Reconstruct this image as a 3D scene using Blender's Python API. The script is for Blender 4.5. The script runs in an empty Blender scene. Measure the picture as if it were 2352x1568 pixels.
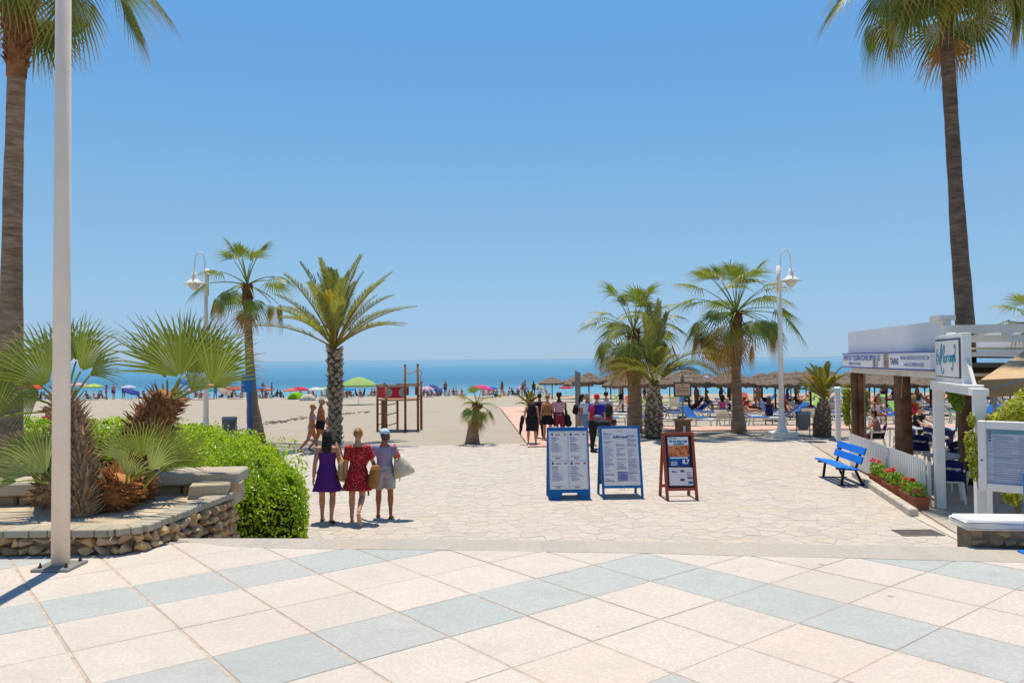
import bpy, bmesh, math, random
from math import sin, cos, pi, radians, sqrt, atan2, exp
from mathutils import Vector, Matrix, noise as mnoise

scn = bpy.context.scene
COL = scn.collection
# ------------------------------------------------------------------ camera
ZC = 2.95                      # lens height above the lower plaza (terrace is 1.30 above it)
ZT = 1.30
FPX = 1947.43 * 2352 / 2560    # focal length in pixels of a 2352 px wide picture
PIT, ROL = 0.022958, -0.008168
cam_d = bpy.data.cameras.new('camera')
cam = bpy.data.objects.new('camera', cam_d)
COL.objects.link(cam)
cam_d.sensor_width = 36.0
cam_d.lens = 27.386
cam_d.clip_start = 0.05
cam_d.clip_end = 90000
cam.matrix_world = Matrix.Translation((0, 0, ZC)) @ Matrix.Rotation(pi / 2 + PIT, 4, 'X') @ Matrix.Rotation(ROL, 4, 'Z')
scn.camera = cam
# ------------------------------------------------------------------ sky and sun
SUN_EL, SUN_AZ = radians(74), radians(-6)     # azimuth from +Y towards +X
world = bpy.data.worlds.new('World')
scn.world = world
world.use_nodes = True
wn = world.node_tree.nodes
wl = world.node_tree.links
wn.clear()
w_out = wn.new('ShaderNodeOutputWorld')
w_bg = wn.new('ShaderNodeBackground')
w_sky = wn.new('ShaderNodeTexSky')
w_sky.sky_type = 'NISHITA'
w_sky.sun_disc = False
w_sky.sun_elevation = SUN_EL
w_sky.sun_rotation = SUN_AZ
w_sky.altitude = 1000
w_sky.air_density = 1.0
w_sky.dust_density = 0.0
w_sky.ozone_density = 6.0
w_gam = wn.new('ShaderNodeGamma')             # softens the steep brightening towards the horizon
w_gam.inputs[1].default_value = 0.45
w_tc = wn.new('ShaderNodeTexCoord')
w_sep = wn.new('ShaderNodeSeparateXYZ')
w_rmp = wn.new('ShaderNodeValToRGB')          # milky sea air low down, clear blue above, all the way round
for k, (pos, c) in enumerate(((0.0, (0.158, 0.222, 0.318)), (0.023, (0.168, 0.229, 0.320)), (0.093, (0.181, 0.2555, 0.317)), (0.195, (0.170, 0.2650, 0.330)), (0.315, (0.1390, 0.2565, 0.3546)), (0.416, (0.1254, 0.2529, 0.3792)), (1.0, (0.060, 0.140, 0.235)))):
    e = w_rmp.color_ramp.elements[k] if k < 2 else w_rmp.color_ramp.elements.new(pos)
    e.position = pos
    e.color = (c[0] / 0.4, c[1] / 0.4, c[2] / 0.4, 1)
w_mul = wn.new('ShaderNodeVectorMath'); w_mul.operation = 'MULTIPLY'
w_scl = wn.new('ShaderNodeVectorMath'); w_scl.operation = 'SCALE'
w_scl.inputs['Scale'].default_value = 0.4 / 0.13 / 1.149
w_bg.inputs['Strength'].default_value = 0.13
wl.new(w_sky.outputs[0], w_gam.inputs[0])
wl.new(w_tc.outputs['Generated'], w_sep.inputs[0])
wl.new(w_sep.outputs['Z'], w_rmp.inputs[0])
wl.new(w_gam.outputs[0], w_mul.inputs[0])
wl.new(w_rmp.outputs[0], w_mul.inputs[1])
wl.new(w_mul.outputs[0], w_scl.inputs[0])
wl.new(w_scl.outputs[0], w_bg.inputs[0])
wl.new(w_bg.outputs[0], w_out.inputs[0])
sun_d = bpy.data.lights.new('sun', 'SUN')
sun_d.energy = 4.6
sun_d.angle = radians(0.53)
sun_d.color = (1.0, 0.905, 0.77)
sun = bpy.data.objects.new('sun', sun_d)
COL.objects.link(sun)
sdir = Vector((sin(SUN_AZ) * cos(SUN_EL), cos(SUN_AZ) * cos(SUN_EL), sin(SUN_EL)))
sun.rotation_euler = sdir.to_track_quat('Z', 'Y').to_euler()
sun.location = (0, 30, 60)
scn.view_settings.view_transform = 'Standard'
scn.view_settings.look = 'None'
scn.view_settings.exposure = 0.2
scn.view_settings.gamma = 1.0
scn.view_settings.use_curve_mapping = False
scn.render.engine = 'CYCLES'

# ------------------------------------------------------------------ pixel (2352 wide) -> place
def ray(px, py):
    u, v = px - 1176.0, py - 784.0
    c, s = cos(ROL), sin(ROL)
    a, b = c * u + s * v, -s * u + c * v
    zc = -b / FPX
    return Vector((a / FPX, cos(PIT) - zc * sin(PIT), sin(PIT) + zc * cos(PIT)))
def G(px, py, z=0.0):
    d = ray(px, py)
    t = (z - ZC) / d.z
    return Vector((d.x * t, d.y * t, z))
def AT(px, py, Y):
    d = ray(px, py)
    t = Y / d.y
    return Vector((d.x * t, Y, ZC + d.z * t))
SEA = -1.5
def sandz(y):
    if y < 29: return 0.0
    if y < 92: return -0.02 * (y - 29)
    return max(-9.0, -1.26 - 0.06 * (y - 92))
def S(px, py):
    y = 30.0
    for i in range(25):
        p = G(px, py, sandz(y))
        y = 0.5 * y + 0.5 * p.y
    return Vector((p.x, p.y, sandz(p.y)))
def SX(px, Y):
    """place on the sand at depth Y under column px"""
    p = AT(px, 900, Y)
    return Vector((p.x, Y, sandz(Y)))

# ------------------------------------------------------------------ tagging
def tag(o, label=None, cat=None, group=None, kind=None):
    if label: o['label'] = label
    if cat: o['category'] = cat
    if group: o['group'] = group
    if kind: o['kind'] = kind
    return o
def thing(name, loc=(0, 0, 0), rz=0.0, label=None, cat=None, group=None):
    o = bpy.data.objects.new(name, None)
    o.empty_display_size = 0.2
    COL.objects.link(o)
    o.location = loc
    o.rotation_euler = (0, 0, rz)
    return tag(o, label, cat, group)
def link(name, me, parent=None, loc=(0, 0, 0), rot=(0, 0, 0), scale=(1, 1, 1)):
    o = bpy.data.objects.new(name, me)
    COL.objects.link(o)
    o.parent = parent
    o.location = loc
    o.rotation_euler = rot
    o.scale = scale
    return o
def copy_tree(o, parent=None, loc=None, rz=None):
    c = o.copy()
    COL.objects.link(c)
    c.parent = parent
    if loc is not None: c.location = loc
    if rz is not None: c.rotation_euler = (0, 0, rz)
    for ch in list(o.children):
        copy_tree(ch, c)
    return c
def ordinal(n):
    names = ['first', 'second', 'third', 'fourth', 'fifth', 'sixth', 'seventh', 'eighth', 'ninth', 'tenth', 'eleventh', 'twelfth', 'thirteenth', 'fourteenth', 'fifteenth', 'sixteenth', 'seventeenth', 'eighteenth', 'nineteenth', 'twentieth']
    if n < 20: return names[n]
    return {20: 'twenty-first', 21: 'twenty-second', 22: 'twenty-third', 23: 'twenty-fourth', 24: 'twenty-fifth', 25: 'twenty-sixth', 26: 'twenty-seventh', 27: 'twenty-eighth', 28: 'twenty-ninth', 29: 'thirtieth'}.get(n, str(n + 1) + 'th')

# ------------------------------------------------------------------ mesh builder
class MB:
    def __init__(self):
        self.v, self.f, self.m, self.s = [], [], [], []
        self.t = []            # one float per vertex (leaf tip factor)
        self.mi, self.sm = 0, False
    def add(self, vs, fs, t=None):
        b = len(self.v)
        self.v += [tuple(p) for p in vs]
        self.t += (t if t is not None else [0.0] * len(vs))
        for f in fs:
            self.f.append(tuple(i + b for i in f)); self.m.append(self.mi); self.s.append(self.sm)
    def box(self, c, s, rot=None, taper=1.0):
        x, y, z = s[0] / 2, s[1] / 2, s[2] / 2
        vs = [Vector((a * x * (taper if k > 0 else 1), b * y * (taper if k > 0 else 1), k * z)) for k in (-1, 1) for b in (-1, 1) for a in (-1, 1)]
        if rot is not None: vs = [rot @ p for p in vs]
        c = Vector(c)
        self.add([p + c for p in vs], [(0, 2, 3, 1), (4, 5, 7, 6), (0, 1, 5, 4), (2, 6, 7, 3), (0, 4, 6, 2), (1, 3, 7, 5)])
    def bbox(self, c, s, bev=0.01, rot=None):
        """box with chamfered edges (24 verts)"""
        x, y, z = s[0] / 2, s[1] / 2, s[2] / 2
        b = min(bev, x * .9, y * .9, z * .9)
        bm = bmesh.new()
        bmesh.ops.create_cube(bm, size=1.0)
        for v in bm.verts: v.co = Vector((v.co.x * 2 * x, v.co.y * 2 * y, v.co.z * 2 * z))
        bmesh.ops.bevel(bm, geom=bm.edges[:], offset=b, segments=1, affect='EDGES', profile=0.5)
        self.addbm(bm, Matrix.Translation(c) @ (rot.to_4x4() if rot is not None else Matrix()))
    def addbm(self, bm, M=Matrix()):
        bm.verts.index_update()
        self.add([M @ v.co for v in bm.verts], [[v.index for v in f.verts] for f in bm.faces])
        bm.free()
    def bar(self, a, b, w, h=None, up=(0, 0, 1)):
        """rectangular bar from a to b"""
        h = h or w
        a, b = Vector(a), Vector(b)
        d = b - a
        L = d.length
        d.normalize()
        up = Vector(up)
        if abs(d.dot(up)) > 0.98: up = Vector((1, 0, 0))
        sx = d.cross(up).normalized()
        uz = sx.cross(d).normalized()
        R = Matrix((sx, d, uz)).transposed()
        self.box((a + b) / 2, (w, L, h), R)
    def tube(self, pts, rad, n=8, cap=True, ref=None):
        """rad: float | list of floats or (rx, ry)"""
        pts = [Vector(p) for p in pts]
        k = len(pts)
        if not isinstance(rad, (list, tuple)): rad = [rad] * k
        vs, fs = [], []
        prev = None
        for i, p in enumerate(pts):
            d = (pts[min(i + 1, k - 1)] - pts[max(i - 1, 0)])
            if d.length < 1e-9: d = Vector((0, 0, 1))
            d.normalize()
            r0 = Vector(ref) if ref is not None else (prev if prev is not None else Vector((1, 0, 0)))
            if abs(d.dot(r0)) > 0.97: r0 = Vector((0, 1, 0)) if abs(d.y) < .9 else Vector((1, 0, 0))
            sx = (r0 - d * d.dot(r0)).normalized()
            prev = sx
            sy = d.cross(sx)
            r = rad[i]
            rx, ry = (r if isinstance(r, (list, tuple)) else (r, r))
            for j in range(n):
                a = 2 * pi * j / n
                vs.append(p + sx * (cos(a) * rx) + sy * (sin(a) * ry))
        for i in range(k - 1):
            for j in range(n):
                fs.append((i * n + j, i * n + (j + 1) % n, (i + 1) * n + (j + 1) % n, (i + 1) * n + j))
        if cap:
            fs.append(tuple(range(n - 1, -1, -1)))
            fs.append(tuple((k - 1) * n + j for j in range(n)))
        self.add(vs, fs)
    def lathe(self, prof, n=16, c=(0, 0, 0), M=None, jag=None):
        vs, fs = [], []
        c = Vector(c)
        for i, (r, z) in enumerate(prof):
            for j in range(n):
                a = 2 * pi * j / n
                p = Vector((r * cos(a), r * sin(a), z))
                if jag: p = jag(p, i, j)
                vs.append((M @ p if M else p) + c)
        for i in range(len(prof) - 1):
            for j in range(n):
                fs.append((i * n + j, i * n + (j + 1) % n, (i + 1) * n + (j + 1) % n, (i + 1) * n + j))
        fs.append(tuple(range(n - 1, -1, -1)))
        fs.append(tuple((len(prof) - 1) * n + j for j in range(n)))
        self.add(vs, fs)
    def prism(self, poly, z0, z1, M=None):
        n = len(poly)
        vs = [Vector((p[0], p[1], z0)) for p in poly] + [Vector((p[0], p[1], z1)) for p in poly]
        if M: vs = [M @ p for p in vs]
        self.add(vs, [tuple(range(n - 1, -1, -1)), tuple(range(n, 2 * n))] + [(i, (i + 1) % n, n + (i + 1) % n, n + i) for i in range(n)])
    def ball(self, c, r, M=None, sub=2):
        bm = bmesh.new()
        bmesh.ops.create_icosphere(bm, subdivisions=sub, radius=1.0)
        r = r if isinstance(r, (list, tuple)) else (r, r, r)
        T = Matrix.Translation(c) @ (M.to_4x4() if M is not None else Matrix()) @ Matrix.Diagonal((r[0], r[1], r[2], 1))
        self.addbm(bm, T)
    def mesh(self, name, mats, smooth=None, tattr=False):
        me = bpy.data.meshes.new(name)
        me.from_pydata(self.v, [], self.f)
        for m in (mats if isinstance(mats, (list, tuple)) else [mats]): me.materials.append(m)
        if any(self.m): me.polygons.foreach_set('material_index', self.m)
        sm = self.s if smooth is None else [smooth] * len(self.f)
        me.polygons.foreach_set('use_smooth', sm)
        if tattr:
            at = me.attributes.new('tip', 'FLOAT', 'POINT')
            at.data.foreach_set('value', self.t)
        me.update()
        return me
    def build(self, name, mats, parent=None, loc=(0, 0, 0), rz=0.0, smooth=None, tattr=False):
        return link(name, self.mesh(name, mats, smooth, tattr), parent, loc, (0, 0, rz))

def remeshed(mb, name, mats, voxel=0.01, smooth_it=4):
    me = mb.mesh(name, mats)
    o = bpy.data.objects.new('tmp', me)
    COL.objects.link(o)
    r = o.modifiers.new('r', 'REMESH'); r.mode = 'VOXEL'; r.voxel_size = voxel; r.use_smooth_shade = True
    if smooth_it:
        s = o.modifiers.new('s', 'SMOOTH'); s.factor = 0.5; s.iterations = smooth_it
    dg = bpy.context.evaluated_depsgraph_get()
    dg.update()
    out = bpy.data.meshes.new_from_object(o.evaluated_get(dg))
    bpy.data.objects.remove(o)
    bpy.data.meshes.remove(me)
    out.name = name
    out.materials.clear()
    for m in (mats if isinstance(mats, (list, tuple)) else [mats]): out.materials.append(m)
    return out

# ------------------------------------------------------------------ materials
def lin(c):
    if isinstance(c, str):
        c = [int(c[i:i + 2], 16) / 255 for i in (0, 2, 4)]
        return tuple((x / 12.92 if x <= 0.04045 else ((x + 0.055) / 1.055) ** 2.4) for x in c)
    return tuple(c)
class NT:
    def __init__(self, name):
        self.mat = bpy.data.materials.new(name)
        self.mat.use_nodes = True
        self.n = self.mat.node_tree.nodes
        self.l = self.mat.node_tree.links
        self.n.clear()
        self.out = self.n.new('ShaderNodeOutputMaterial')
    def node(self, t, **kw):
        x = self.n.new(t)
        for k, v in kw.items():
            if k.startswith('i_'):
                x.inputs[k[2:].replace('_', ' ')].default_value = v
            else: setattr(x, k, v)
        return x
    def L(self, a, b): self.l.new(a, b)
    def math(self, op, a, b=None, clamp=False):
        x = self.n.new('ShaderNodeMath'); x.operation = op; x.use_clamp = clamp
        for i, q in enumerate((a, b)):
            if q is None: continue
            if isinstance(q, (int, float)): x.inputs[i].default_value = q
            else: self.l.new(q, x.inputs[i])
        return x.outputs[0]
    def mix(self, fac, a, b, mode='MIX'):
        x = self.n.new('ShaderNodeMix'); x.data_type = 'RGBA'; x.blend_type = mode
        for i, q in zip((0, 6, 7), (fac, a, b)):
            if isinstance(q, (int, float)): x.inputs[i].default_value = q
            elif isinstance(q, tuple): x.inputs[i].default_value = (*q[:3], 1)
            else: self.l.new(q, x.inputs[i])
        return x.outputs[2]
    def ramp(self, fac, stops):
        x = self.n.new('ShaderNodeValToRGB')
        e = x.color_ramp.elements
        while len(e) < len(stops): e.new(0.5)
        for i, (p, c) in enumerate(stops):
            e[i].position = p
            e[i].color = (*c[:3], 1) if isinstance(c, tuple) else (c, c, c, 1)
        self.l.new(fac, x.inputs[0])
        return x.outputs[0]
    def noise(self, vec, scale, detail=3.0, rough=0.55):
        x = self.n.new('ShaderNodeTexNoise')
        x.inputs['Scale'].default_value = scale; x.inputs['Detail'].default_value = detail; x.inputs['Roughness'].default_value = rough
        if vec is not None: self.l.new(vec, x.inputs['Vector'])
        return x.outputs[0]
    def bump(self, h, strength=0.3, dist=0.01):
        x = self.n.new('ShaderNodeBump'); x.inputs['Strength'].default_value = strength; x.inputs['Distance'].default_value = dist
        self.l.new(h, x.inputs['Height'])
        return x.outputs[0]
    def pbr(self, col, rough=0.7, spec=0.3, normal=None, metal=0.0):
        p = self.n.new('ShaderNodeBsdfPrincipled')
        if isinstance(col, tuple): p.inputs['Base Color'].default_value = (*col[:3], 1)
        else: self.l.new(col, p.inputs['Base Color'])
        if isinstance(rough, (int, float)): p.inputs['Roughness'].default_value = rough
        else: self.l.new(rough, p.inputs['Roughness'])
        p.inputs['Specular IOR Level'].default_value = spec
        p.inputs['Metallic'].default_value = metal
        if normal is not None: self.l.new(normal, p.inputs['Normal'])
        return p
    def done(self, sh):
        self.l.new(sh.outputs[0] if hasattr(sh, 'outputs') else sh, self.out.inputs[0])
        return self.mat
_mc = {}
def M_(name, col, rough=0.6, var=0.12, scale=6.0, bump=0.0, bscale=60.0, spec=0.3, metal=0.0, obj=0.0, coord='Object'):
    """plain paint/cloth/etc: base colour with soft uneven wear and fine relief"""
    key = (name,)
    if key in _mc: return _mc[key]
    t = NT(name)
    tc = t.node('ShaderNodeTexCoord').outputs[coord]
    c = lin(col)
    nz = t.noise(tc, scale, 4.0, 0.6)
    dark = tuple(x * (1 - var) for x in c)
    light = tuple(min(1, x * (1 + var * 0.7)) for x in c)
    cc = t.ramp(nz, [(0.3, dark), (0.7, light)])
    if obj:
        oi = t.node('ShaderNodeObjectInfo').outputs['Random']
        f = t.math('MULTIPLY_ADD', oi, 2 * obj); t.n[-1].inputs[2].default_value = 1 - obj
        cc = t.mix(1.0, cc, f, 'MULTIPLY')
    nrm = None
    if bump: nrm = t.bump(t.noise(tc, bscale, 3.0), bump, 0.01)
    _mc[key] = t.done(t.pbr(cc, rough, spec, nrm, metal))
    return _mc[key]
def leafmat(name, base, tip, tipfrom=0.75, transl=0.35, var=0.25, rough=0.45, dry=None):
    """leaf: green with dry ends given by the mesh's own tip attribute; lets light through"""
    t = NT(name)
    oi = t.node('ShaderNodeObjectInfo').outputs['Random']
    geo = t.node('ShaderNodeNewGeometry')
    isl = geo.outputs['Random Per Island']
    at = t.node('ShaderNodeAttribute', attribute_name='tip').outputs['Fac']
    a, b = lin(base), lin(tip)
    rr = t.math('FRACT', t.math('ADD', oi, isl))
    c0 = t.ramp(rr, [(0.0, tuple(x * (1 - var) for x in a)), (1.0, tuple(min(1, x * (1 + var)) for x in a))])
    f = t.ramp(at, [(tipfrom, 0.0), (min(1.0, tipfrom + 0.3), 1.0)])
    cc = t.mix(f, c0, b)
    p = t.pbr(cc, rough, 0.4)
    tr = t.node('ShaderNodeBsdfTranslucent')
    t.L(t.mix(1.0, cc, (1.5, 1.45, 0.75), 'MULTIPLY'), tr.inputs[0])
    mx = t.node('ShaderNodeMixShader'); mx.inputs[0].default_value = transl
    t.L(p.outputs[0], mx.inputs[1]); t.L(tr.outputs[0], mx.inputs[2])
    return t.done(mx)
# ================================================================== ground materials
def mat_sand():
    t = NT('beach_sand')
    tc = t.node('ShaderNodeTexCoord').outputs['Object']
    n1 = t.noise(tc, 0.35, 5, 0.6)
    n2 = t.noise(tc, 9.0, 5, 0.65)
    n3 = t.noise(tc, 90.0, 2, 0.5)
    c = t.mix(n1, lin('A09788'), lin('B5AB9B'))
    c = t.mix(t.ramp(n2, [(0.35, 0.35), (0.65, 0.0)]), c, lin('8D8373'))
    c = t.mix(t.ramp(n3, [(0.55, 0.0), (0.75, 0.5)]), c, lin('7C7265'))
    h = t.math('ADD', t.math('MULTIPLY', n2, 1.0), t.math('MULTIPLY', n3, 0.25))
    foot = t.node('ShaderNodeTexVoronoi', feature='SMOOTH_F1', i_Scale=2.3)
    t.L(tc, foot.inputs['Vector'])
    h = t.math('ADD', h, t.math('MULTIPLY', foot.outputs['Distance'], 0.9))
    return t.done(t.pbr(c, 0.95, 0.1, t.bump(h, 0.55, 0.06)))
def mat_sea():
    t = NT('sea_water')
    g = t.node('ShaderNodeNewGeometry')
    sp = t.node('ShaderNodeSeparateXYZ'); t.L(g.outputs['Position'], sp.inputs[0])
    yy = sp.outputs['Y']
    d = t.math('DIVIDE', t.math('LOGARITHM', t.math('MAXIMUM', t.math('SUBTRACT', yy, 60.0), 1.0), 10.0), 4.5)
    c = t.ramp(d, [(0.33, lin('5C9AA6')), (0.385, lin('5E98AC')), (0.42, lin('2A7490')), (0.455, lin('1C6C8C')), (0.50, lin('387C9A')), (0.56, lin('4A849E')), (0.64, lin('6C92A6')), (0.76, lin('7C98A8')), (1.0, lin('55768E'))])  # near stops follow depth; paler grey far stops put haze into the colour
    mp = t.node('ShaderNodeMapping'); mp.inputs['Scale'].default_value = (0.0025, 0.02, 1)
    t.L(g.outputs['Position'], mp.inputs['Vector'])
    bands = t.noise(mp.outputs[0], 1.0, 4, 0.6)
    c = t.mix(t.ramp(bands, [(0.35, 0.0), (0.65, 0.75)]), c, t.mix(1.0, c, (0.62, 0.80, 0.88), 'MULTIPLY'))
    w1 = t.node('ShaderNodeMapping'); w1.inputs['Scale'].default_value = (0.25, 0.9, 1)
    t.L(g.outputs['Position'], w1.inputs['Vector'])
    wv = t.noise(w1.outputs[0], 1.0, 6, 0.62)
    p = t.pbr(c, 0.28, 0.32, t.bump(wv, 0.9, 0.6))
    return t.done(p)
def mat_stone(name, base, var=0.14, scale=4.0, bump=0.25, rough=0.85, spots=0.0, hue=0.5):
    """paving / natural stone: every piece its own tone, with grain and fine relief"""
    t = NT(name)
    tc = t.node('ShaderNodeTexCoord').outputs['Object']
    g = t.node('ShaderNodeNewGeometry')
    r = t.math('FRACT', t.math('ADD', t.node('ShaderNodeObjectInfo').outputs['Random'], g.outputs['Random Per Island']))
    b = lin(base)
    warm = (b[0] * 1.05, b[1] * 0.985, b[2] * (0.90 - 0.08 * hue))
    cool = (b[0] * 0.955, b[1] * 0.965, b[2] * 0.985)
    c = t.ramp(r, [(0.0, tuple(x * (1 - var) for x in cool)), (0.35, b), (0.7, tuple(min(1, x * (1 + var * 0.4)) for x in b)), (1.0, tuple(x * (1 - var * 0.3) for x in warm))])
    pos = g.outputs['Position']
    n1 = t.noise(pos, scale, 5, 0.65)
    n2 = t.noise(pos, scale * 16, 3, 0.6)
    c = t.mix(t.ramp(n1, [(0.3, 0.28), (0.7, 0.0)]), c, tuple(x * 0.68 for x in b))
    c = t.mix(t.ramp(n2, [(0.45, 0.30), (0.6, 0.0)]), c, tuple(x * 0.62 for x in b))
    if spots:
        n5 = t.noise(pos, 150, 2, 0.7)
        c = t.mix(t.ramp(n5, [(0.36, 0.55), (0.46, 0.0)]), c, tuple(x * 0.5 for x in b))
    if spots:
        v = t.node('ShaderNodeTexVoronoi', i_Scale=1.7); t.L(pos, v.inputs['Vector'])
        c = t.mix(t.ramp(v.outputs['Distance'], [(0.034, spots), (0.046, 0.0)]), c, lin('6E665E'))
        n4 = t.noise(pos, 0.55, 4, 0.6)
        c = t.mix(t.ramp(n4, [(0.48, 0.0), (0.72, 0.45)]), c, tuple(x * 0.74 for x in b))
        n6 = t.noise(pos, 1.7, 6, 0.75)
        c = t.mix(t.ramp(n6, [(0.56, 0.0), (0.72, 0.4)]), c, tuple(x * 0.6 for x in warm))
    h = t.math('ADD', n1, t.math('MULTIPLY', n2, 0.5))
    return t.done(t.pbr(c, rough, 0.25, t.bump(h, bump, 0.012)))
m_sand = mat_sand()
m_sea = mat_sea()
m_tile_w = mat_stone('tile_cream', 'CFC5B8', 0.05, 3.0, 0.18, 0.8, 0.7, -0.9)
m_tile_b = mat_stone('tile_blue_grey', 'B5B9B4', 0.04, 3.0, 0.18, 0.8, 0.5, -0.9)
m_grout = M_('grout_brown', 'BAA896', 0.9, 0.25, 14, 0.2)
m_border = mat_stone('border_concrete', 'B9B1A5', 0.06, 2.2, 0.15, 0.85, 0.2, 0.0)
m_flag = mat_stone('flagstone', 'C3BAAE', 0.09, 3.0, 0.35, 0.85, 0.0, 0.1)
m_mortar = M_('plaza_mortar', 'ABA08F', 0.95, 0.16, 5, 0.3)
m_floor = M_('restaurant_concrete', 'B0A496', 0.9, 0.15, 1.5, 0.3)
m_deck = M_('boardwalk_pink', 'CFA895', 0.8, 0.12, 5, 0.2, obj=0.0)

# ------------------------------------------------------------------ sand, sea
mb = MB()
xs = [-700, -300, -160, -100, -70] + [-60 + 2.0 * i for i in range(61)] + [70, 100, 160, 300, 700]
ys = [-40, -10, 5, 15, 20] + [24 + 1.0 * i for i in range(80)] + [106, 110, 120, 150, 220]
for y in ys:
    for x in xs:
        z = sandz(y) - 0.015 if y >= 25 else -0.06
        if y > 40 and y < 100: z += 0.09 * (mnoise.noise(Vector((x * 0.18, y * 0.16, 3))) - 0.3) * min(1, (y - 40) / 8)
        mb.v.append((x, y, z)); mb.t.append(0)
nx = len(xs)
for j in range(len(ys) - 1):
    for i in range(nx - 1):
        mb.f.append((j * nx + i, j * nx + i + 1, (j + 1) * nx + i + 1, (j + 1) * nx + i)); mb.m.append(0); mb.s.append(True)
tag(mb.build('sand', m_sand), kind='structure')
mb = MB()
R_ = 60000
yv = [84, 100, 130, 200, 400, 1000, 4000, 15000, R_]
for y in yv:
    for x in (-1, 1):
        mb.v.append((x * (800 + y * 1.6), y, SEA)); mb.t.append(0)
for j in range(len(yv) - 1):
    mb.f.append((2 * j, 2 * j + 1, 2 * j + 3, 2 * j + 2)); mb.m.append(0); mb.s.append(True)
tag(mb.build('sea', m_sea), kind='structure')
# ------------------------------------------------------------------ plaza with flagstones
PL = [(-5.0, 8.8), (6.46, 8.8), (10.55, 28.7), (-16.0, 25.2)]
def clip(poly, a, b, c):
    """keep a*x+b*y<=c"""
    out = []
    n = len(poly)
    for i in range(n):
        p, q = poly[i], poly[(i + 1) % n]
        dp, dq = a * p[0] + b * p[1] - c, a * q[0] + b * q[1] - c
        if dp <= 0: out.append(p)
        if (dp < 0 < dq) or (dq < 0 < dp):
            k = dp / (dp - dq)
            out.append((p[0] + k * (q[0] - p[0]), p[1] + k * (q[1] - p[1])))
    return out
def inset(poly, d):
    n = len(poly)
    res = list(poly)
    for i in range(n):
        p, q = poly[i], poly[(i + 1) % n]
        nx_, ny_ = (q[1] - p[1]), -(q[0] - p[0])
        L = sqrt(nx_ * nx_ + ny_ * ny_)
        if L < 1e-6: continue
        nx_ /= L; ny_ /= L
        res = clip(res, nx_, ny_, nx_ * p[0] + ny_ * p[1] - d)
        if len(res) < 3: return []
    return res
plaza = MB()
plaza.prism(PL, -0.12, 0.007)
plaza_o = tag(plaza.build('plaza', m_mortar), kind='structure')
random.seed(11)
CS = 0.31
seeds = {}
for i in range(-56, 38):
    for j in range(26, 104):
        seeds[(i, j)] = (i * CS + random.uniform(-.46, .46) * CS, j * CS * 0.92 + random.uniform(-.46, .46) * CS)
edges = []
for i in range(4):
    p, q = PL[i], PL[(i + 1) % 4]
    nx_, ny_ = (q[1] - p[1]), -(q[0] - p[0])
    L = sqrt(nx_ ** 2 + ny_ ** 2); nx_ /= L; ny_ /= L
    edges.append((nx_, ny_, nx_ * p[0] + ny_ * p[1] - 0.03))
cells = []
for (i, j), (sx, sy) in seeds.items():
    if any(a * sx + b * sy > c + 0.35 for a, b, c in edges): continue
    poly = [(sx - 1, sy - 1), (sx + 1, sy - 1), (sx + 1, sy + 1), (sx - 1, sy + 1)]
    for di in range(-2, 3):
        for dj in range(-2, 3):
            if (di, dj) == (0, 0) or (i + di, j + dj) not in seeds: continue
            tx, ty = seeds[(i + di, j + dj)]
            a, b = tx - sx, ty - sy
            poly = clip(poly, a, b, (tx * tx + ty * ty - sx * sx - sy * sy) / 2)
            if len(poly) < 3: break
        if len(poly) < 3: break
    for a, b, c in edges:
        if len(poly) >= 3: poly = clip(poly, a, b, c)
    if len(poly) < 3: continue
    poly = inset(poly, random.uniform(0.004, 0.009))
    if len(poly) < 3: continue
    ar = abs(sum(poly[k][0] * poly[(k + 1) % len(poly)][1] - poly[(k + 1) % len(poly)][0] * poly[k][1] for k in range(len(poly)))) / 2
    if ar < 0.004: continue
    px = sx / sy
    seen = abs(px) < 0.665 and sy > 11.6 and not (sx < -3.3 and sy < 15)
    cells.append((ar / sy ** 3 if seen else 0, poly, (sx, sy)))
cells.sort(key=lambda c: -c[0])
def flag(mb, poly, off):
    h = 0.0105 + random.uniform(-.001, .0015)
    inn = inset(poly, 0.012)
    P = [(p[0] - off[0], p[1] - off[1]) for p in poly]
    if len(inn) == len(poly):
        I = [(p[0] - off[0], p[1] - off[1]) for p in inn]
        n = len(P)
        vs = [(p[0], p[1], -0.01) for p in P] + [(p[0], p[1], h - .002) for p in P] + [(p[0], p[1], h) for p in I]
        fs = [(k, (k + 1) % n, n + (k + 1) % n, n + k) for k in range(n)] + [(n + k, n + (k + 1) % n, 2 * n + (k + 1) % n, 2 * n + k) for k in range(n)] + [tuple(range(2 * n, 3 * n))]
        mb.add(vs, fs)
    else:
        mb.prism(P, -0.01, h)
rest = MB()
for k, (w, poly, c) in enumerate(cells):
    if k < 300 and w > 0:
        q = MB(); flag(q, poly, c)
        q.build('flagstone', m_flag, plaza_o, (c[0], c[1], 0))
    else:
        flag(rest, poly, (0, 0))
tag(rest.build('flagstones', m_flag, plaza_o), kind='stuff')
# restaurant floor and the paving beyond it
mb = MB()
mb.prism([(6.49, 8.8), (22, 8.8), (26, 29.3), (10.60, 28.7)], -0.12, 0.004)
tag(mb.build('restaurant_floor', m_floor), kind='structure')
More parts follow.
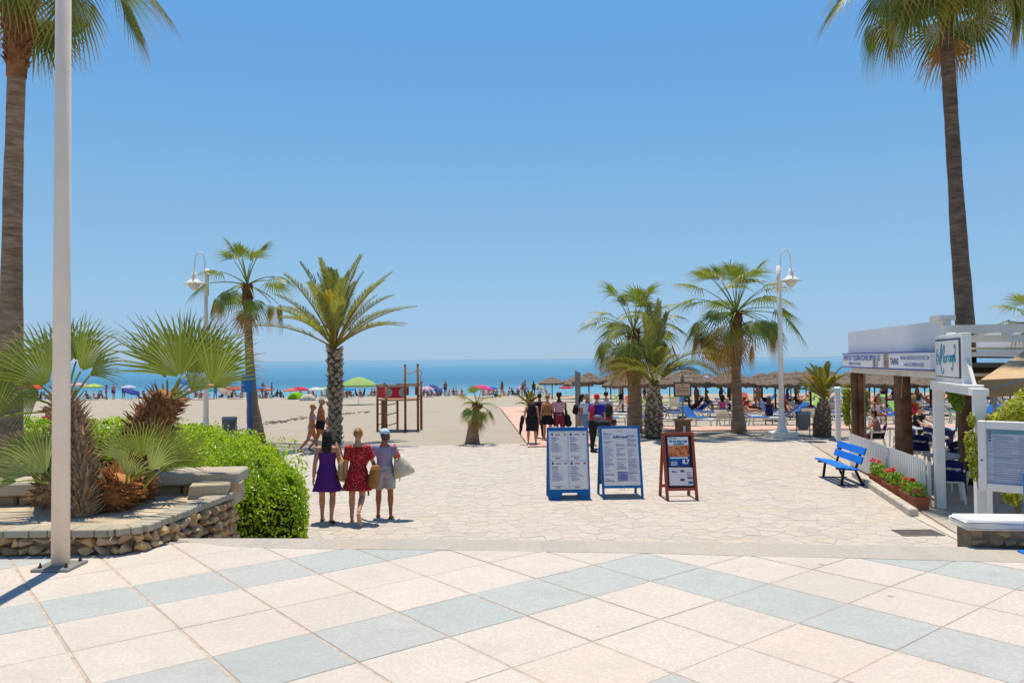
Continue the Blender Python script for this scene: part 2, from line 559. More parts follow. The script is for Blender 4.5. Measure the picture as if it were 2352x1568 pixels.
# ------------------------------------------------------------------ terrace, border, tiles, steps
OUT_E = [(390, 1236), (588, 1235.6), (880, 1237), (1176, 1239.4), (1476, 1243), (1764, 1248), (1989, 1252), (2239, 1256), (2352, 1262)]
INN_E = [(395, 1237.5), (513, 1253), (588, 1257), (796, 1260.6), (1013, 1262), (1176, 1265.6), (1473, 1269.4), (1764, 1277), (1949, 1280.6), (2214, 1288), (2352, 1291)]
oe = [G(x, y, ZT) for x, y in OUT_E]
ie = [G(x, y, ZT) for x, y in INN_E]
def yat(pl, x):
    if x <= pl[0].x: return pl[0].y + (x - pl[0].x) * 0.0
    for a, b in zip(pl, pl[1:]):
        if x <= b.x: return a.y + (b.y - a.y) * (x - a.x) / (b.x - a.x)
    return pl[-1].y + (x - pl[-1].x) * -0.12
xL, xR = oe[0].x, 9.0
mb = MB()
poly = [(-16, -14), (16, -14), (16, 6.0), (9, yat(oe, 9))] + [(p.x, p.y - .002) for p in reversed(oe)] + [(-3.35, oe[0].y), (-3.35, 8.5), (-16, 8.5)]
mb.prism(poly, -0.1, ZT - 0.012)
terrace = tag(mb.build('terrace', m_tile_w), kind='structure')
mb = MB()
mb.prism([(-8, 1.9), (8, 1.9), (8, 6.2), (6.5, 6.6)] + [(p.x, p.y - .004) for p in reversed(oe)] + [(-8, oe[0].y)], ZT - .0115, ZT - .004)
mb.build('grout_bed', m_grout, terrace)
mb = MB()   # pale concrete border along the edge
xb = [oe[0].x + i * (9 - oe[0].x) / 60 for i in range(61)]
for i in range(60):
    x0_, x1_ = xb[i], xb[i + 1]
    q = [(x0_, yat(ie, x0_)), (x1_, yat(ie, x1_)), (x1_, yat(oe, x1_)), (x0_, max(yat(oe, x0_), yat(ie, x0_) + .005))]
    mb.prism(q, ZT - 0.05, ZT + 0.001)
tag(mb.build('border', m_border, terrace))
TS, TY = 0.6, 0.677249
gx0, gy0 = -3.156562 * TS, 10.923671 * TS
def node(a, k):
    return (gx0 + TS * (a * cos(TY) + k * sin(TY)), gy0 + TS * (a * sin(TY) - k * cos(TY)))
def blue(i, j):
    for n in range(-3, 4):
        ci, cj = 3 + 3 * n, 3 - 3 * n
        if (j == cj and i <= ci) or (i == ci and j >= cj): return True
    return False
random.seed(3)
full = {}
for i in range(-16, 16):
    for j in range(-14, 22):
        c = node(i + .5, j + .5)
        if c[1] < 2.2 or c[1] > 8.2 or abs(c[0]) > 0.75 * c[1] + 0.8: continue
        g1, g2 = 0.009, 0.0035          # wide joint along one way, thin along the other
        e1, e2 = g1 / TS, g2 / TS
        poly = [node(i + e1, j + e2), node(i + e1, j + 1 - e2), node(i + 1 - e1, j + 1 - e2), node(i + 1 - e1, j + e2)]
        lim = [yat(ie, p[0]) for p in poly]
        cutit = any(p[1] > l for p, l in zip(poly, lim))
        if all(p[1] > l for p, l in zip(poly, lim)): continue
        if cutit:
            xa, xc = min(p[0] for p in poly), max(p[0] for p in poly)
            ya, yc = yat(ie, xa) - .004, yat(ie, xc) - .004
            a, b = -(yc - ya), (xc - xa)
            poly = clip(poly, a, b, a * xa + b * ya)
            if len(poly) < 3: continue
        bl = blue(i, j)
        key = (bl,) if not cutit else None
        me = full.get(key) if key else None
        if me is None:
            q = MB()
            P = [(p[0] - c[0], p[1] - c[1]) for p in poly]
            n = len(P)
            cx_, cy_ = sum(p[0] for p in P) / n, sum(p[1] for p in P) / n
            I = [(cx_ + (p[0] - cx_) * .988, cy_ + (p[1] - cy_) * .988) for p in P]
            vs = [(p[0], p[1], -.03) for p in P] + [(p[0], p[1], -.003) for p in P] + [(p[0], p[1], 0) for p in I]
            q.add(vs, [(k, (k + 1) % n, n + (k + 1) % n, n + k) for k in range(n)] + [(n + k, n + (k + 1) % n, 2 * n + (k + 1) % n, 2 * n + k) for k in range(n)] + [tuple(range(2 * n, 3 * n))])
            me = q.mesh('paving_tile', m_tile_b if bl else m_tile_w)
            # face order may be clockwise: make normals point up
            if me.polygons[-1].normal.z < 0: me.flip_normals()
            if key: full[key] = me
        link('paving_tile', me, terrace, (c[0], c[1], ZT + random.uniform(-.0012, .0012)))
steps = thing('steps', (0, 0, 0)); tag(steps, kind='structure')
for s in range(1, 8):
    mb = MB()
    zt = ZT - s * ZT / 8
    xx = [-3.02 + i * 6.9 / 12 for i in range(13)]
    for i in range(12):
        q = [(xx[i], yat(oe, xx[i]) + .3 * (s - 1) - .0), (xx[i + 1], yat(oe, xx[i + 1]) + .3 * (s - 1)), (xx[i + 1], yat(oe, xx[i + 1]) + .3 * s), (xx[i], yat(oe, xx[i]) + .3 * s)]
        mb.prism(q, 0.02, zt)
    mb.build('step', m_border, steps)
# ------------------------------------------------------------------ boardwalks
def boardwalk(name, a, b, w, pw=0.24):
    root = thing(name, (0, 0, 0)); tag(root, kind='structure')
    a, b = Vector((*a, 0)), Vector((*b, 0))
    d = b - a; L = d.length; d.normalize(); sd = Vector((d.y, -d.x, 0))
    mb = MB()
    n = int(L / pw)
    random.seed(8)
    for i in range(n):
        c = a + d * (i + .5) * pw
        z = sandz(c.y) + 0.035 + random.uniform(-.004, .004)
        R = Matrix((sd, d, Vector((0, 0, 1)))).transposed()
        mb.box((c.x, c.y, z), (w + random.uniform(-.03, .03), pw - .016, .05), R)
    tag(mb.build('planks', m_deck, root), kind='stuff')
    return root
p0, p1 = S(1213, 1023), S(1148, 936)
wd = 2.3
boardwalk('boardwalk', (p0.x + wd / 2, p0.y - .6), (p1.x + wd / 2, p1.y), wd)
q0, q1 = S(1540, 980), S(2330, 973)
boardwalk('boardwalk', (p0.x + 1.6, 32.85), (q1.x + 6, 33.6), 1.75)
# line of dark weed left on the sand by the tide
m_weed = M_('dry_weed', '7C7060', 0.95, 0.3, 30)
mb = MB(); random.seed(21)
for (xa, ya, xz, yz, n) in ((490, 985, 560, 988, 34), (600, 975, 705, 958, 70), (770, 952, 840, 945, 40)):
    a, b = S(xa, ya), S(xz, yz)
    for i in range(n):
        k = random.random()
        p = a.lerp(b, k) + Vector((random.gauss(0, .3), random.gauss(0, .45) + .5 * sin(k * 9), 0.0))
        p.z = sandz(p.y) + .0
        r = random.uniform(.03, .12)
        mb.box((p.x, p.y, p.z), (r * 2.2, r, .035), Matrix.Rotation(random.uniform(0, 3), 3, 'Z'))
tag(mb.build('tide_line_weed', m_weed), 'broken line of dark dry weed across the pale sand', 'seaweed', kind='stuff')
# ================================================================== plants: materials
m_fan = leafmat('fan_leaf', '7F8A3C', 'B39A63', 0.80, 0.35, 0.22)
m_fan_pale = leafmat('fan_leaf_pale', '98A264', 'C2AE7C', 0.80, 0.35, 0.2)
m_wash = leafmat('washingtonia_leaf', '6C7C2E', 'B09552', 0.70, 0.33, 0.28)
m_wash_old = leafmat('washingtonia_old_leaf', '7F7A2E', 'A9804A', 0.35, 0.35, 0.25)
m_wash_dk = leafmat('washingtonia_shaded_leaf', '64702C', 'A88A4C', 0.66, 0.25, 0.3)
m_dead = leafmat('dead_leaf', '9A7848', 'B08E5A', 0.6, 0.25, 0.25)
m_date = leafmat('date_leaf', '7A7F42', 'B3A75E', 0.80, 0.40, 0.25)
m_date_y = leafmat('date_leaf_yellow', '9A8A33', 'C0A04A', 0.6, 0.35, 0.2)
m_hedge = leafmat('hedge_leaf', '8CA81E', 'AABF36', 0.5, 0.5, 0.35, 0.35)
m_hedge_core = M_('hedge_inner_shade', '2C3312', 0.95, 0.4, 12)  # dark green carries the shade inside the hedge in its colour
m_trunk = None
def mat_trunk(name, a, b, rings=9.0):
    t = NT(name)
    tc = t.node('ShaderNodeTexCoord').outputs['Object']
    mp = t.node('ShaderNodeMapping'); mp.inputs['Scale'].default_value = (1.2, 1.2, rings)
    t.L(tc, mp.inputs['Vector'])
    n = t.noise(mp.outputs[0], 2.2, 5, 0.65)
    n2 = t.noise(tc, 2.0, 3, 0.6)
    c = t.mix(t.ramp(n, [(0.35, 0.0), (0.65, 1.0)]), lin(a), lin(b))
    c = t.mix(t.ramp(n2, [(0.4, 0.0), (0.75, 0.5)]), c, tuple(x * 0.6 for x in lin(a)))
    return t.done(t.pbr(c, 0.9, 0.15, t.bump(n, 0.8, 0.03)))
m_trunk = mat_trunk('palm_bark', '826750', 'B3957A', 7.0)
m_boot = M_('date_leaf_base', 'A8947A', .9, .3, 14, .5, 30)
m_trunk_r = mat_trunk('palm_bark_red', '6E4A33', '9A6C4A', 3.0)
m_trunk_d = mat_trunk('date_bark', '4E4238', '7A6A58', 2.0)
m_fibre = M_('palm_fibre', '8E6440', 0.95, 0.45, 30, obj=0.15)
m_fibre_g = M_('palm_fibre_grey', 'A08364', 0.95, 0.45, 30)
m_fibre_o = M_('palm_fibre_orange', 'B57B48', 0.95, 0.4, 30)
m_petiole = leafmat('petiole', '8C9443', 'A9A257', 0.9, 0.1, 0.2)

# ------------------------------------------------------------------ fronds
def fan_blade(mb, E, D, N, Yv, R, spread, nseg, grav=0.10, tipdrop=0.25, rnd=random, cup=0.10, split=0.5, costa=0.0, slim=1.0):
    E, D, N, Yv = Vector(E), Vector(D).normalized(), Vector(N).normalized(), Vector(Yv).normalized()
    dphi = 2 * radians(spread) / nseg
    for i in range(nseg):
        phi = -radians(spread) + (i + .5) * dphi
        d = D * cos(phi) + Yv * sin(phi)
        side = Yv * cos(phi) - D * sin(phi)
        Rs = R * (0.80 + 0.20 * cos(phi)) * rnd.uniform(0.9, 1.06)
        base = E - D * costa * R * 0 + D * (costa * R * max(0, cos(phi)))
        dr = tipdrop * rnd.uniform(0.6, 1.4)
        vs, ts = [], []
        secs = (0.04, 0.28, split, 0.78, 1.0)
        for s in secs:
            w = Rs * dphi * 0.5 * (s if s <= split else split * (1.02 - (s - split) / (1 - split)))
            w = max(w * (1 - (1 - slim) * min(1, s / split)), 0.002)
            p = base + d * (Rs * s) + N * (cup * R * (s * s) * (1 - cos(phi)) * -1.0 + cup * R * s * 0.5)
            p.z -= grav * R * s * s + dr * R * max(0, s - split) ** 2 * 2.0
            vs += [p - side * w, p + N * (w * 0.55), p + side * w]
            ts += [s, s, s]
        fs = []
        for k in range(len(secs) - 1):
            a, b = k * 3, k * 3 + 3
            fs += [(a, a + 1, b + 1, b), (a + 1, a + 2, b + 2, b + 1)]
        mb.add(vs, fs, ts)
def petiole(mb, a, b, sag, r0, r1, n=6):
    a, b = Vector(a), Vector(b)
    pts, rr = [], []
    for i in range(n + 1):
        k = i / n
        p = a.lerp(b, k)
        p.z += sag * 4 * k * (1 - k)
        pts.append(p); rr.append(r0 + (r1 - r0) * k)
    i0 = len(mb.v)
    mb.tube(pts, rr, 5)
    return (pts[-1] - pts[-2]).normalized()
def fan_frond_mesh(name, mats, el, Lp, R, bend=0.7, spread=110, nseg=26, grav=0.12, tipdrop=0.5, seed=0, split=.5, hang=0.25, slim=1.0):
    """a frond leaving the stem at elevation el (rad); x is outwards"""
    rnd = random.Random(seed)
    mb = MB()
    pts, rr = [Vector((0, 0, 0))], [0.028]
    a, n = el, 8
    for i in range(n):
        a -= bend / n
        pts.append(pts[-1] + Vector((cos(a), 0, sin(a))) * (Lp / n)); rr.append(0.028 - 0.016 * (i + 1) / n)
    mb.mi = 1
    mb.tube(pts, rr, 5)
    mb.mi = 0
    a -= hang
    D = Vector((cos(a), 0, sin(a))); N = Vector((-sin(a), 0, cos(a)))
    fan_blade(mb, pts[-1], D, N, (0, 1, 0), R, spread, nseg, grav, tipdrop, rnd, cup=0.18, split=split, costa=0.10, slim=slim)
    return mb.mesh(name, mats, smooth=False, tattr=True)
def pinnate_frond_mesh(name, mats, el, L, bend=1.2, n=46, lf=0.42, seed=0, vee=0.45, power=1.3, fwd=0.55):
    rnd = random.Random(seed)
    mb = MB()
    K = 16
    pts, dirs = [Vector((0, 0, 0))], []
    for i in range(K):
        s = (i + .5) / K
        a = el - bend * s ** power
        dirs.append(Vector((cos(a), 0, sin(a))))
        pts.append(pts[-1] + dirs[-1] * (L / K))
    rr = [0.035 * (1 - 0.9 * i / K) + .003 for i in range(K + 1)]
    mb.mi = 1
    mb.tube(pts, rr, 5, ref=(0, 1, 0))
    mb.mi = 0
    for i in range(n):
        s = 0.24 + 0.76 * (i + rnd.random() * .6) / n
        k = min(K - 1, int(s * K)); fr = s * K - k
        p = pts[k].lerp(pts[k + 1], fr); d = dirs[k]
        up = Vector((-d.z, 0, d.x))
        ll = lf * (0.22 + 0.78 * sin(pi * min(1, max(0, s - .2) * 1.08 + 0.10))) * rnd.uniform(.85, 1.1)
        for sg in (-1, 1):
            v_ = (Vector((0, sg, 0)) * 0.62 + d * (fwd + 0.5 * s) + up * (vee + rnd.uniform(-.18, .18))).normalized()
            wd = up.cross(v_).normalized() * 0.019
            q1 = p + v_ * ll * 0.5; q2 = p + v_ * ll
            q1.z -= 0.03 * ll; q2.z -= 0.20 * ll
            mb.add([p - wd * .5, p + wd * .5, q1 + wd, q1 - wd, q2], [(0, 1, 2, 3), (3, 2, 4)], [s * .4, s * .4, .5, .5, 1.0])
    return mb.mesh(name, mats, smooth=False, tattr=True)
def crown(palm, top, specs, meshes, rnd, name='frond', sc=(0.9, 1.08)):
    for az, key in specs:
        k = rnd.uniform(*sc)
        link(name, meshes[key], palm, top, (rnd.uniform(-.16, .16), rnd.uniform(-.2, .2), az), (k, k, k))
def tpath(base, pts):
    return [Vector(p) - Vector(base) for p in pts]
def trunk_mesh(name, path, rad, mat, n=14, wob=0.05, seed=1):
    rnd = random.Random(seed)
    P, Rr = [], []
    m = len(path) - 1
    K = 40
    for i in range(K + 1):
        s = i / K * m
        k = min(m - 1, int(s)); f = s - k
        g = f * f * (3 - 2 * f) if False else f
        p = Vector(path[k]).lerp(Vector(path[k + 1]), g)
        r = rad[k] + (rad[k + 1] - rad[k]) * f
        P.append(p); Rr.append(r * (1 + rnd.uniform(-wob, wob)))
    for _ in range(3):
        P = [P[0]] + [(P[i - 1] + P[i] * 2 + P[i + 1]) / 4 for i in range(1, K)] + [P[K]]
    mb = MB(); mb.sm = True
    mb.tube(P, Rr, n)
    return mb.mesh(name, mat), P, Rr
def spikes(mb, P, R, n, L, w, up=0.6, seed=1, s0=0.0, s1=1.0):
    """leaf-base stubs / fibres standing off a stem"""
    rnd = random.Random(seed)
    for i in range(n):
        s = s0 + (s1 - s0) * (i + rnd.random()) / n
        k = s * (len(P) - 1); a = min(len(P) - 2, int(k)); f = k - a
        p = P[a].lerp(P[a + 1], f); r = R[a] + (R[a + 1] - R[a]) * f
        ax = (P[a + 1] - P[a]).normalized()
        az = i * 2.39996 + rnd.uniform(-.3, .3)
        e = Vector((cos(az), sin(az), 0)); e = (e - ax * e.dot(ax)).normalized()
        sd = ax.cross(e)
        up_ = up + rnd.uniform(-.4, .4)
        d = (e + ax * up_).normalized()
        l = L * rnd.uniform(.6, 1.3)
        b = p + e * (r * .85)
        ww = w * rnd.uniform(.7, 1.3)
        th = ww * .45
        nrm = d.cross(sd)
        t_ = b + d * l
        mb.add([b - sd * ww - nrm * th, b + sd * ww - nrm * th, b + sd * ww + nrm * th, b - sd * ww + nrm * th, t_ - sd * ww * .35, t_ + sd * ww * .35, t_ + nrm * th * .6],
               [(0, 1, 5, 4), (1, 2, 6, 5), (2, 3, 6), (3, 0, 4, 6), (4, 5, 6)])
# ------------------------------------------------------------------ fan palms (tall)
def fan_palm(label, pts, rad, nfr, Lp, R, top_el=85, low_el=-45, dead=4, seed=1, boots=0.12, nseg=26, group=None, mat_t=None, red=0.0, name='fan_palm', skip=None, nold=2, bladesp=95, hang=.11, custom=(), cmat=None):
    rnd = random.Random(seed)
    base = Vector(pts[0])
    palm = thing(name, base, 0, label, 'palm tree', group)
    path = tpath(base, pts)
    me, P, Rr = trunk_mesh('trunk', path, rad, mat_t or m_trunk, 14, 0.04, seed)
    link('trunk', me, palm)
    if boots:
        mb = MB(); K = len(P)
        spikes(mb, P, Rr, int(110 * boots / .12), 0.16, 0.055, 1.3, seed + 1, 1 - boots, 1.0)
        mb.build('leaf_bases', m_trunk_r, palm)
        mb2 = MB(); mb2.sm = True
        k0 = int((1 - boots) * (K - 1))
        mb2.tube(P[k0:], [r * 1.12 for r in Rr[k0:]], 12)
        mb2.build('leaf_base_sheath', m_trunk_r, palm)
    meshes = {}
    nb = 8
    for b in range(nb):
        el = radians(top_el + (low_el - top_el) * b / (nb - 1))
        for v in range(2):
            old = b >= nb - nold + v
            young = 1.0 if b > 0 else 0.8
            meshes[(b, v)] = fan_frond_mesh('frond', [m_wash_old if old else m_wash, m_petiole], el, Lp * rnd.uniform(.9, 1.1) * young, R * young, 0.25 + 0.06 * b, bladesp if b > 1 else 70, nseg, 0.06, 0.40, seed * 31 + b * 2 + v, 0.45, 0.05 + hang * b)
    meshes['dead'] = fan_frond_mesh('frond', [m_dead, m_dead], radians(-35), Lp * .8, R * .8, 0.9, 60, 18, 0.1, 0.6, seed + 77)
    specs = []
    for i in range(nfr):
        b = min(nb - 1, int((i / nfr) ** 0.9 * nb))
        if skip and skip(i, b): continue
        specs.append((i * 2.39996 + rnd.uniform(-.25, .25), (b, rnd.randint(0, 1))))
    crown(palm, path[-1], specs, meshes, rnd)
    for i, (az, el, lp_, bd_, hg, R2) in enumerate(custom):
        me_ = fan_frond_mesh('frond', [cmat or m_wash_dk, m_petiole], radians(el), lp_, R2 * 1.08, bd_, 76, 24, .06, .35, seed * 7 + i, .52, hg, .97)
        link('frond', me_, palm, path[-1], (0, 0, radians(az)))
    crown(palm, path[-1] - Vector((0, 0, .12)), [(rnd.uniform(0, 6.28), 'dead') for i in range(dead)], meshes, rnd, 'dead_frond')
    return palm
def date_palm(label, pts, rad, nfr, L, el0=82, el1=5, bend=1.1, seed=1, group=None, lf=0.45, yellow=3, wedge=(0.13, 0.07), rows=90, azs=None, n=46, custom=None):
    rnd = random.Random(seed)
    base = Vector(pts[0])
    palm = thing('date_palm', base, 0, label, 'palm tree', group)
    path = tpath(base, pts)
    me, P, Rr = trunk_mesh('trunk', path, rad, m_trunk_d, 14, 0.03, seed)
    link('trunk', me, palm)
    mb = MB()
    spikes(mb, P, Rr, rows, wedge[0], wedge[1], 1.2, seed, 0.03, 1.0)
    tag(mb.build('leaf_bases', m_boot, palm), kind='stuff')
    meshes = {}
    nb = 6
    for b in range(nb):
        el = radians(el0 + (el1 - el0) * b / (nb - 1))
        for v in range(2):
            meshes[(b, v)] = pinnate_frond_mesh('frond', [m_date, m_date_y], el, L * (0.85 if b == 0 else 1) * rnd.uniform(.93, 1.05), bend * (0.45 + 0.12 * b), n, lf, seed * 17 + b * 2 + v)
    meshes['y'] = pinnate_frond_mesh('frond', [m_date_y, m_date_y], radians(el0 - 25), L * .75, bend * .6, 40, lf * .9, seed + 5)
    for i, (az, el_, bd_, L_) in enumerate(custom or ()):
        me_ = pinnate_frond_mesh('frond', [m_date, m_date_y], radians(el_), L_, bd_, n, lf, seed * 13 + i, power=1.2)
        link('frond', me_, palm, path[-1], (0, 0, az))
    for i in range(nfr):
        b = min(nb - 1, int(i / nfr * nb))
        az = i * 2.39996 + rnd.uniform(-.2, .2) if azs is None else azs[i % len(azs)]
        k = rnd.uniform(.92, 1.06)
        link('frond', meshes[(b, i % 2)], palm, path[-1], (rnd.uniform(-.06, .06), rnd.uniform(-.06, .06), az), (k, k, k))
    for i in range(yellow):
        link('yellow_frond', meshes['y'], palm, path[-1], (0, 0, rnd.uniform(0, 6.28)))
    return palm
# tall palm at the left edge, tall palm at the right edge
b0 = AT(24, 900, 15.2); b0.z = 0
fan_palm('tall fan palm with grey trunk and brown boot-covered top at the left picture edge',
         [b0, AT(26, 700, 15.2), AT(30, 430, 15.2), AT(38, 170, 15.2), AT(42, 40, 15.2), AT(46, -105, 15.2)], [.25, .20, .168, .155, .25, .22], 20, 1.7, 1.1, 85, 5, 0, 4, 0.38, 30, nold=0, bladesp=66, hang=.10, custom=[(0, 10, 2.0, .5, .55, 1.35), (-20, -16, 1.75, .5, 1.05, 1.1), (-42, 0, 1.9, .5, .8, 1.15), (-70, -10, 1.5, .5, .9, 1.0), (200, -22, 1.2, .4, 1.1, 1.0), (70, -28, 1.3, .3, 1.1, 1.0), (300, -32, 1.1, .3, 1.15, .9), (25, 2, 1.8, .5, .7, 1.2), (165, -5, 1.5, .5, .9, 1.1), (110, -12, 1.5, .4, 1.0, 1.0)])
b0 = AT(2222, 800, 18.0); b0.z = 0
fan_palm('tall fan palm with wavy dark trunk rising behind the restaurant',
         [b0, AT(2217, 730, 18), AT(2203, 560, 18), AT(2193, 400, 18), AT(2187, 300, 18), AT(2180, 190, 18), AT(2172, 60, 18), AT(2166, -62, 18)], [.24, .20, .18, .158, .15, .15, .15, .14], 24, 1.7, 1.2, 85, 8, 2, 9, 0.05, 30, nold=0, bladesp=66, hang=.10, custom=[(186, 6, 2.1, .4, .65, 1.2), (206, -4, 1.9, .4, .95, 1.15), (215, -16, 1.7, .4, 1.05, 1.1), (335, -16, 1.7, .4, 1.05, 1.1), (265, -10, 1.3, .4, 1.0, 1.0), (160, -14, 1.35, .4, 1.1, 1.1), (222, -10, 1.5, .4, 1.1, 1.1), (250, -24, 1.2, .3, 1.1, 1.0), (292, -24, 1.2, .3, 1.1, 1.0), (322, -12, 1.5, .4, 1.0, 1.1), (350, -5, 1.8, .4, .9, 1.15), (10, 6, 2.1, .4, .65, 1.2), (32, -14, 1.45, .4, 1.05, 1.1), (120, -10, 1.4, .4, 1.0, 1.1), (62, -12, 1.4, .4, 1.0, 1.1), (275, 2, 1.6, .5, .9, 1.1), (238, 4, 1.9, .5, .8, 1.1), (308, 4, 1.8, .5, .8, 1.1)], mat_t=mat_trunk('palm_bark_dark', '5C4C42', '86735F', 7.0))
# mid-distance palms
q = S(590, 1020)
fan_palm('slender fan palm with curved trunk behind the blue sign post', [q, AT(580, 930, q.y), AT(573, 820, q.y), AT(569, 730, q.y), AT(568, 655, q.y)], [.34, .2, .15, .14, .12], 22, 1.25, .9, 84, -16, 1, 15, .16, 20, bladesp=80, skip=lambda i, b: b in (2, 3) and i % 2 == 0)
q = S(1085, 1019)
fan_palm('small young fan palm with thick short trunk alone on the sand', [q, AT(1086, 990, q.y), AT(1091, 960, q.y), AT(1096, 932, q.y)], [.27, .2, .13, .08], 13, .5, .5, 85, -40, 3, 23, .1, 22)
q = G(1458, 986)
fan_palm('shaggy fan palm standing left of the pineapple-trunked date palm', [q, AT(1458, 920, q.y), AT(1456, 850, q.y), AT(1455, 762, q.y)], [.33, .30, .26, .22], 34, 1.5, 1.1, 84, -16, 4, 31, .35, 22, bladesp=80)
q = G(1697, 991)
fan_palm('broad fan palm beside the white street lamp on the right', [q, AT(1694, 930, q.y), AT(1690, 860, q.y), AT(1692, 790, q.y), AT(1691, 718, q.y)], [.32, .21, .19, .22, .17], 36, 1.65, 1.2, 84, -14, 4, 37, .22, 22, bladesp=80)
# crown peeping over the restaurant at the far right
b0 = AT(2375, 900, 22); b0.z = 0
fan_palm('fan palm whose crown shows above the pergola at the right edge', [b0, AT(2375, 800, 22), AT(2375, 752, 22)], [.3, .25, .2], 16, .7, .75, 85, 10, 0, 41, .1, 24)
q = S(768, 1016)
date_palm('date palm with diamond-patterned trunk behind the two sunbathers', [q, AT(769, 960, q.y), AT(770, 880, q.y), AT(768, 800, q.y)], [.24, .21, .24, .24], 30, 3.35, 88, 34, .75, 51, None, .52, 4, (.19, .10), 120, n=54)
q = G(1500, 1005)
date_palm('date palm with pineapple-shaped trunk and arching fronds beside the menu boards', [q, AT(1501, 965, q.y), AT(1502, 925, q.y), AT(1502, 890, q.y)], [.30, .33, .30, .17], 7, 2.0, 84, 45, 1.6, 57, None, .55, 1, (.16, .09), 110, n=62, custom=[(0.3, 88, .1, 3.3), (1.9, 86, .12, 3.2), (3.4, 87, .15, 3.1), (5.0, 85, .2, 3.2), (.8, 80, .35, 3.0), (4.2, 80, .4, 2.9), (-.15, 66, 1.75, 3.3), (.25, 60, 1.9, 3.0), (-.5, 58, 1.8, 2.8), (3.3, 68, 1.9, 2.6), (2.8, 62, 1.9, 2.4), (3.7, 58, 2.0, 2.3), (4.6, 60, 1.9, 2.3)])
q = G(1888, 1003)
date_palm('small date palm with stout trunk between the bin and the white panel', [q, AT(1888, 975, q.y), AT(1890, 945, q.y), AT(1892, 915, q.y)], [.32, .33, .27, .13], 16, 1.5, 86, 30, .8, 63, None, .3, 4, (.1, .06), 90)
q = S(1215, 946)
date_palm('little bushy palm beside the boardwalk behind the walking group', [q, q + Vector((0, 0, .25)), q + Vector((0, 0, .4))], [.2, .18, .1], 12, 1.1, 80, 15, 1.0, 67, None, .3, 5, (.1, .05), 30)

# ------------------------------------------------------------------ planter with rubble walls
m_rub = [mat_stone('rubble_' + str(i), c, .22, 9, .6, .9) for i, c in enumerate(('C09E74', 'CFAE80', 'AF967A', 'C2A686', 'D6AE78', 'A5876A'))]
m_soil = M_('planter_soil', 'B8A88F', 0.95, 0.22, 3, 0.5, 30)
m_cop = mat_stone('coping_block', 'B2A995', .12, 6, .5, .9)
m_slab = mat_stone('bench_slab', 'BDB19C', .06, 4, .45, .9)
m_core = M_('wall_mortar', '82735F', 0.95, 0.25, 10, .4)
planter = thing('raised_planter', (-3.2, 6.7, ZT), 0, 'low rubble-walled planter bed with pale coping around the fan palms', 'planter')
def P_(v): return Vector(v) - Vector((-3.2, 6.7, ZT))
c0, c1 = Vector((-7.6, 6.70, 0)), Vector((-3.42, 6.70, 0))
c2, c3 = Vector((-3.21, 6.86, 0)), Vector((-3.07, 8.58, 0))
wpath = [c0, c1, Vector((-3.30, 6.76, 0)), c2, c3]
mb = MB()
bed = [(-7.6, 6.80), (-3.46, 6.80), (-3.33, 6.9), (-3.17, 8.5), (-3.3, 9.6), (-7.6, 9.6)]
mb.prism([tuple(P_((x, y, 0)))[:2] for x, y in bed], -0.02, 0.195)
mb.build('soil_bed', m_soil, planter)
mb = MB()   # mortar heart of the wall
hw = [(-7.6, 6.77), (-3.46, 6.77), (-3.30, 6.88), (-3.15, 8.5), (-3.4, 8.5), (-3.52, 7.0), (-7.6, 7.0)]
mb.prism([tuple(P_((x, y, 0)))[:2] for x, y in hw], -1.28, 0.165)
mb.build('wall_core', m_core, planter)
def stone_mesh(seed, w, h, d):
    """an angular field stone: the hull of a few scattered points, edges knocked off"""
    rnd = random.Random(seed)
    bm = bmesh.new()
    for i in range(13):
        v = Vector((rnd.gauss(0, 1), rnd.gauss(0, 1), rnd.gauss(0, 1))).normalized()
        m = max(abs(v.x), abs(v.y), abs(v.z))
        k = .5 * (.35 + .65 / m) * rnd.uniform(.86, 1.05)
        bm.verts.new(Vector((max(-.52, min(.52, v.x * k * 1.05)) * w, max(-.5, min(.5, v.y * k)) * d, max(-.52, min(.52, v.z * k * 1.05)) * h)))
    r_ = bmesh.ops.convex_hull(bm, input=bm.verts[:])
    bmesh.ops.delete(bm, geom=[g for g in r_['geom_interior'] if isinstance(g, bmesh.types.BMVert)], context='VERTS')
    bmesh.ops.dissolve_limit(bm, angle_limit=.25, verts=bm.verts[:], edges=bm.edges[:])
    bmesh.ops.bevel(bm, geom=bm.edges[:], offset=.045, segments=1, affect='EDGES')
    bmesh.ops.recalc_face_normals(bm, faces=bm.faces[:])
    mb = MB(); mb.addbm(bm)
    return mb
rnd = random.Random(7)
stones = [stone_mesh(i, 1, 1, 1).mesh('stone', m_rub[i % len(m_rub)], smooth=False) for i in range(18)]
def lay(parent, off, a, b, z0, z1, rh, rw, nrm, depth=0.12):
    L = (b - a).length
    d = (b - a).normalized()
    z = z0
    while z < z1 - 0.02:
        h = min(rnd.uniform(*rh), z1 - z)
        if z1 - z - h < 0.03: h = z1 - z
        x = -rnd.uniform(0, .05)
        while x < L:
            w = rnd.uniform(*rw)
            c = a + d * (x + w / 2) + nrm * rnd.uniform(-.022, .016)
            hh = h * rnd.uniform(.8, 1.2)
            link('stone', stones[rnd.randrange(18)], parent, (c.x - off.x, c.y - off.y, z + h / 2 + rnd.uniform(-.006, .006) - off.z), (rnd.uniform(-.15, .15), rnd.uniform(-.3, .3), atan2(d.y, d.x) + (pi if rnd.random() < .5 else 0)), (w * 1.12, depth * 1.15, hh * 1.15))
            x += w
        z += h
OFFP = Vector((-3.2, 6.7, ZT))
lay(planter, OFFP, Vector((-5.6, 6.745, 0)), Vector((-3.40, 6.745, 0)), ZT, ZT + .165, (.07, .10), (.07, .21), Vector((0, -1, 0)))
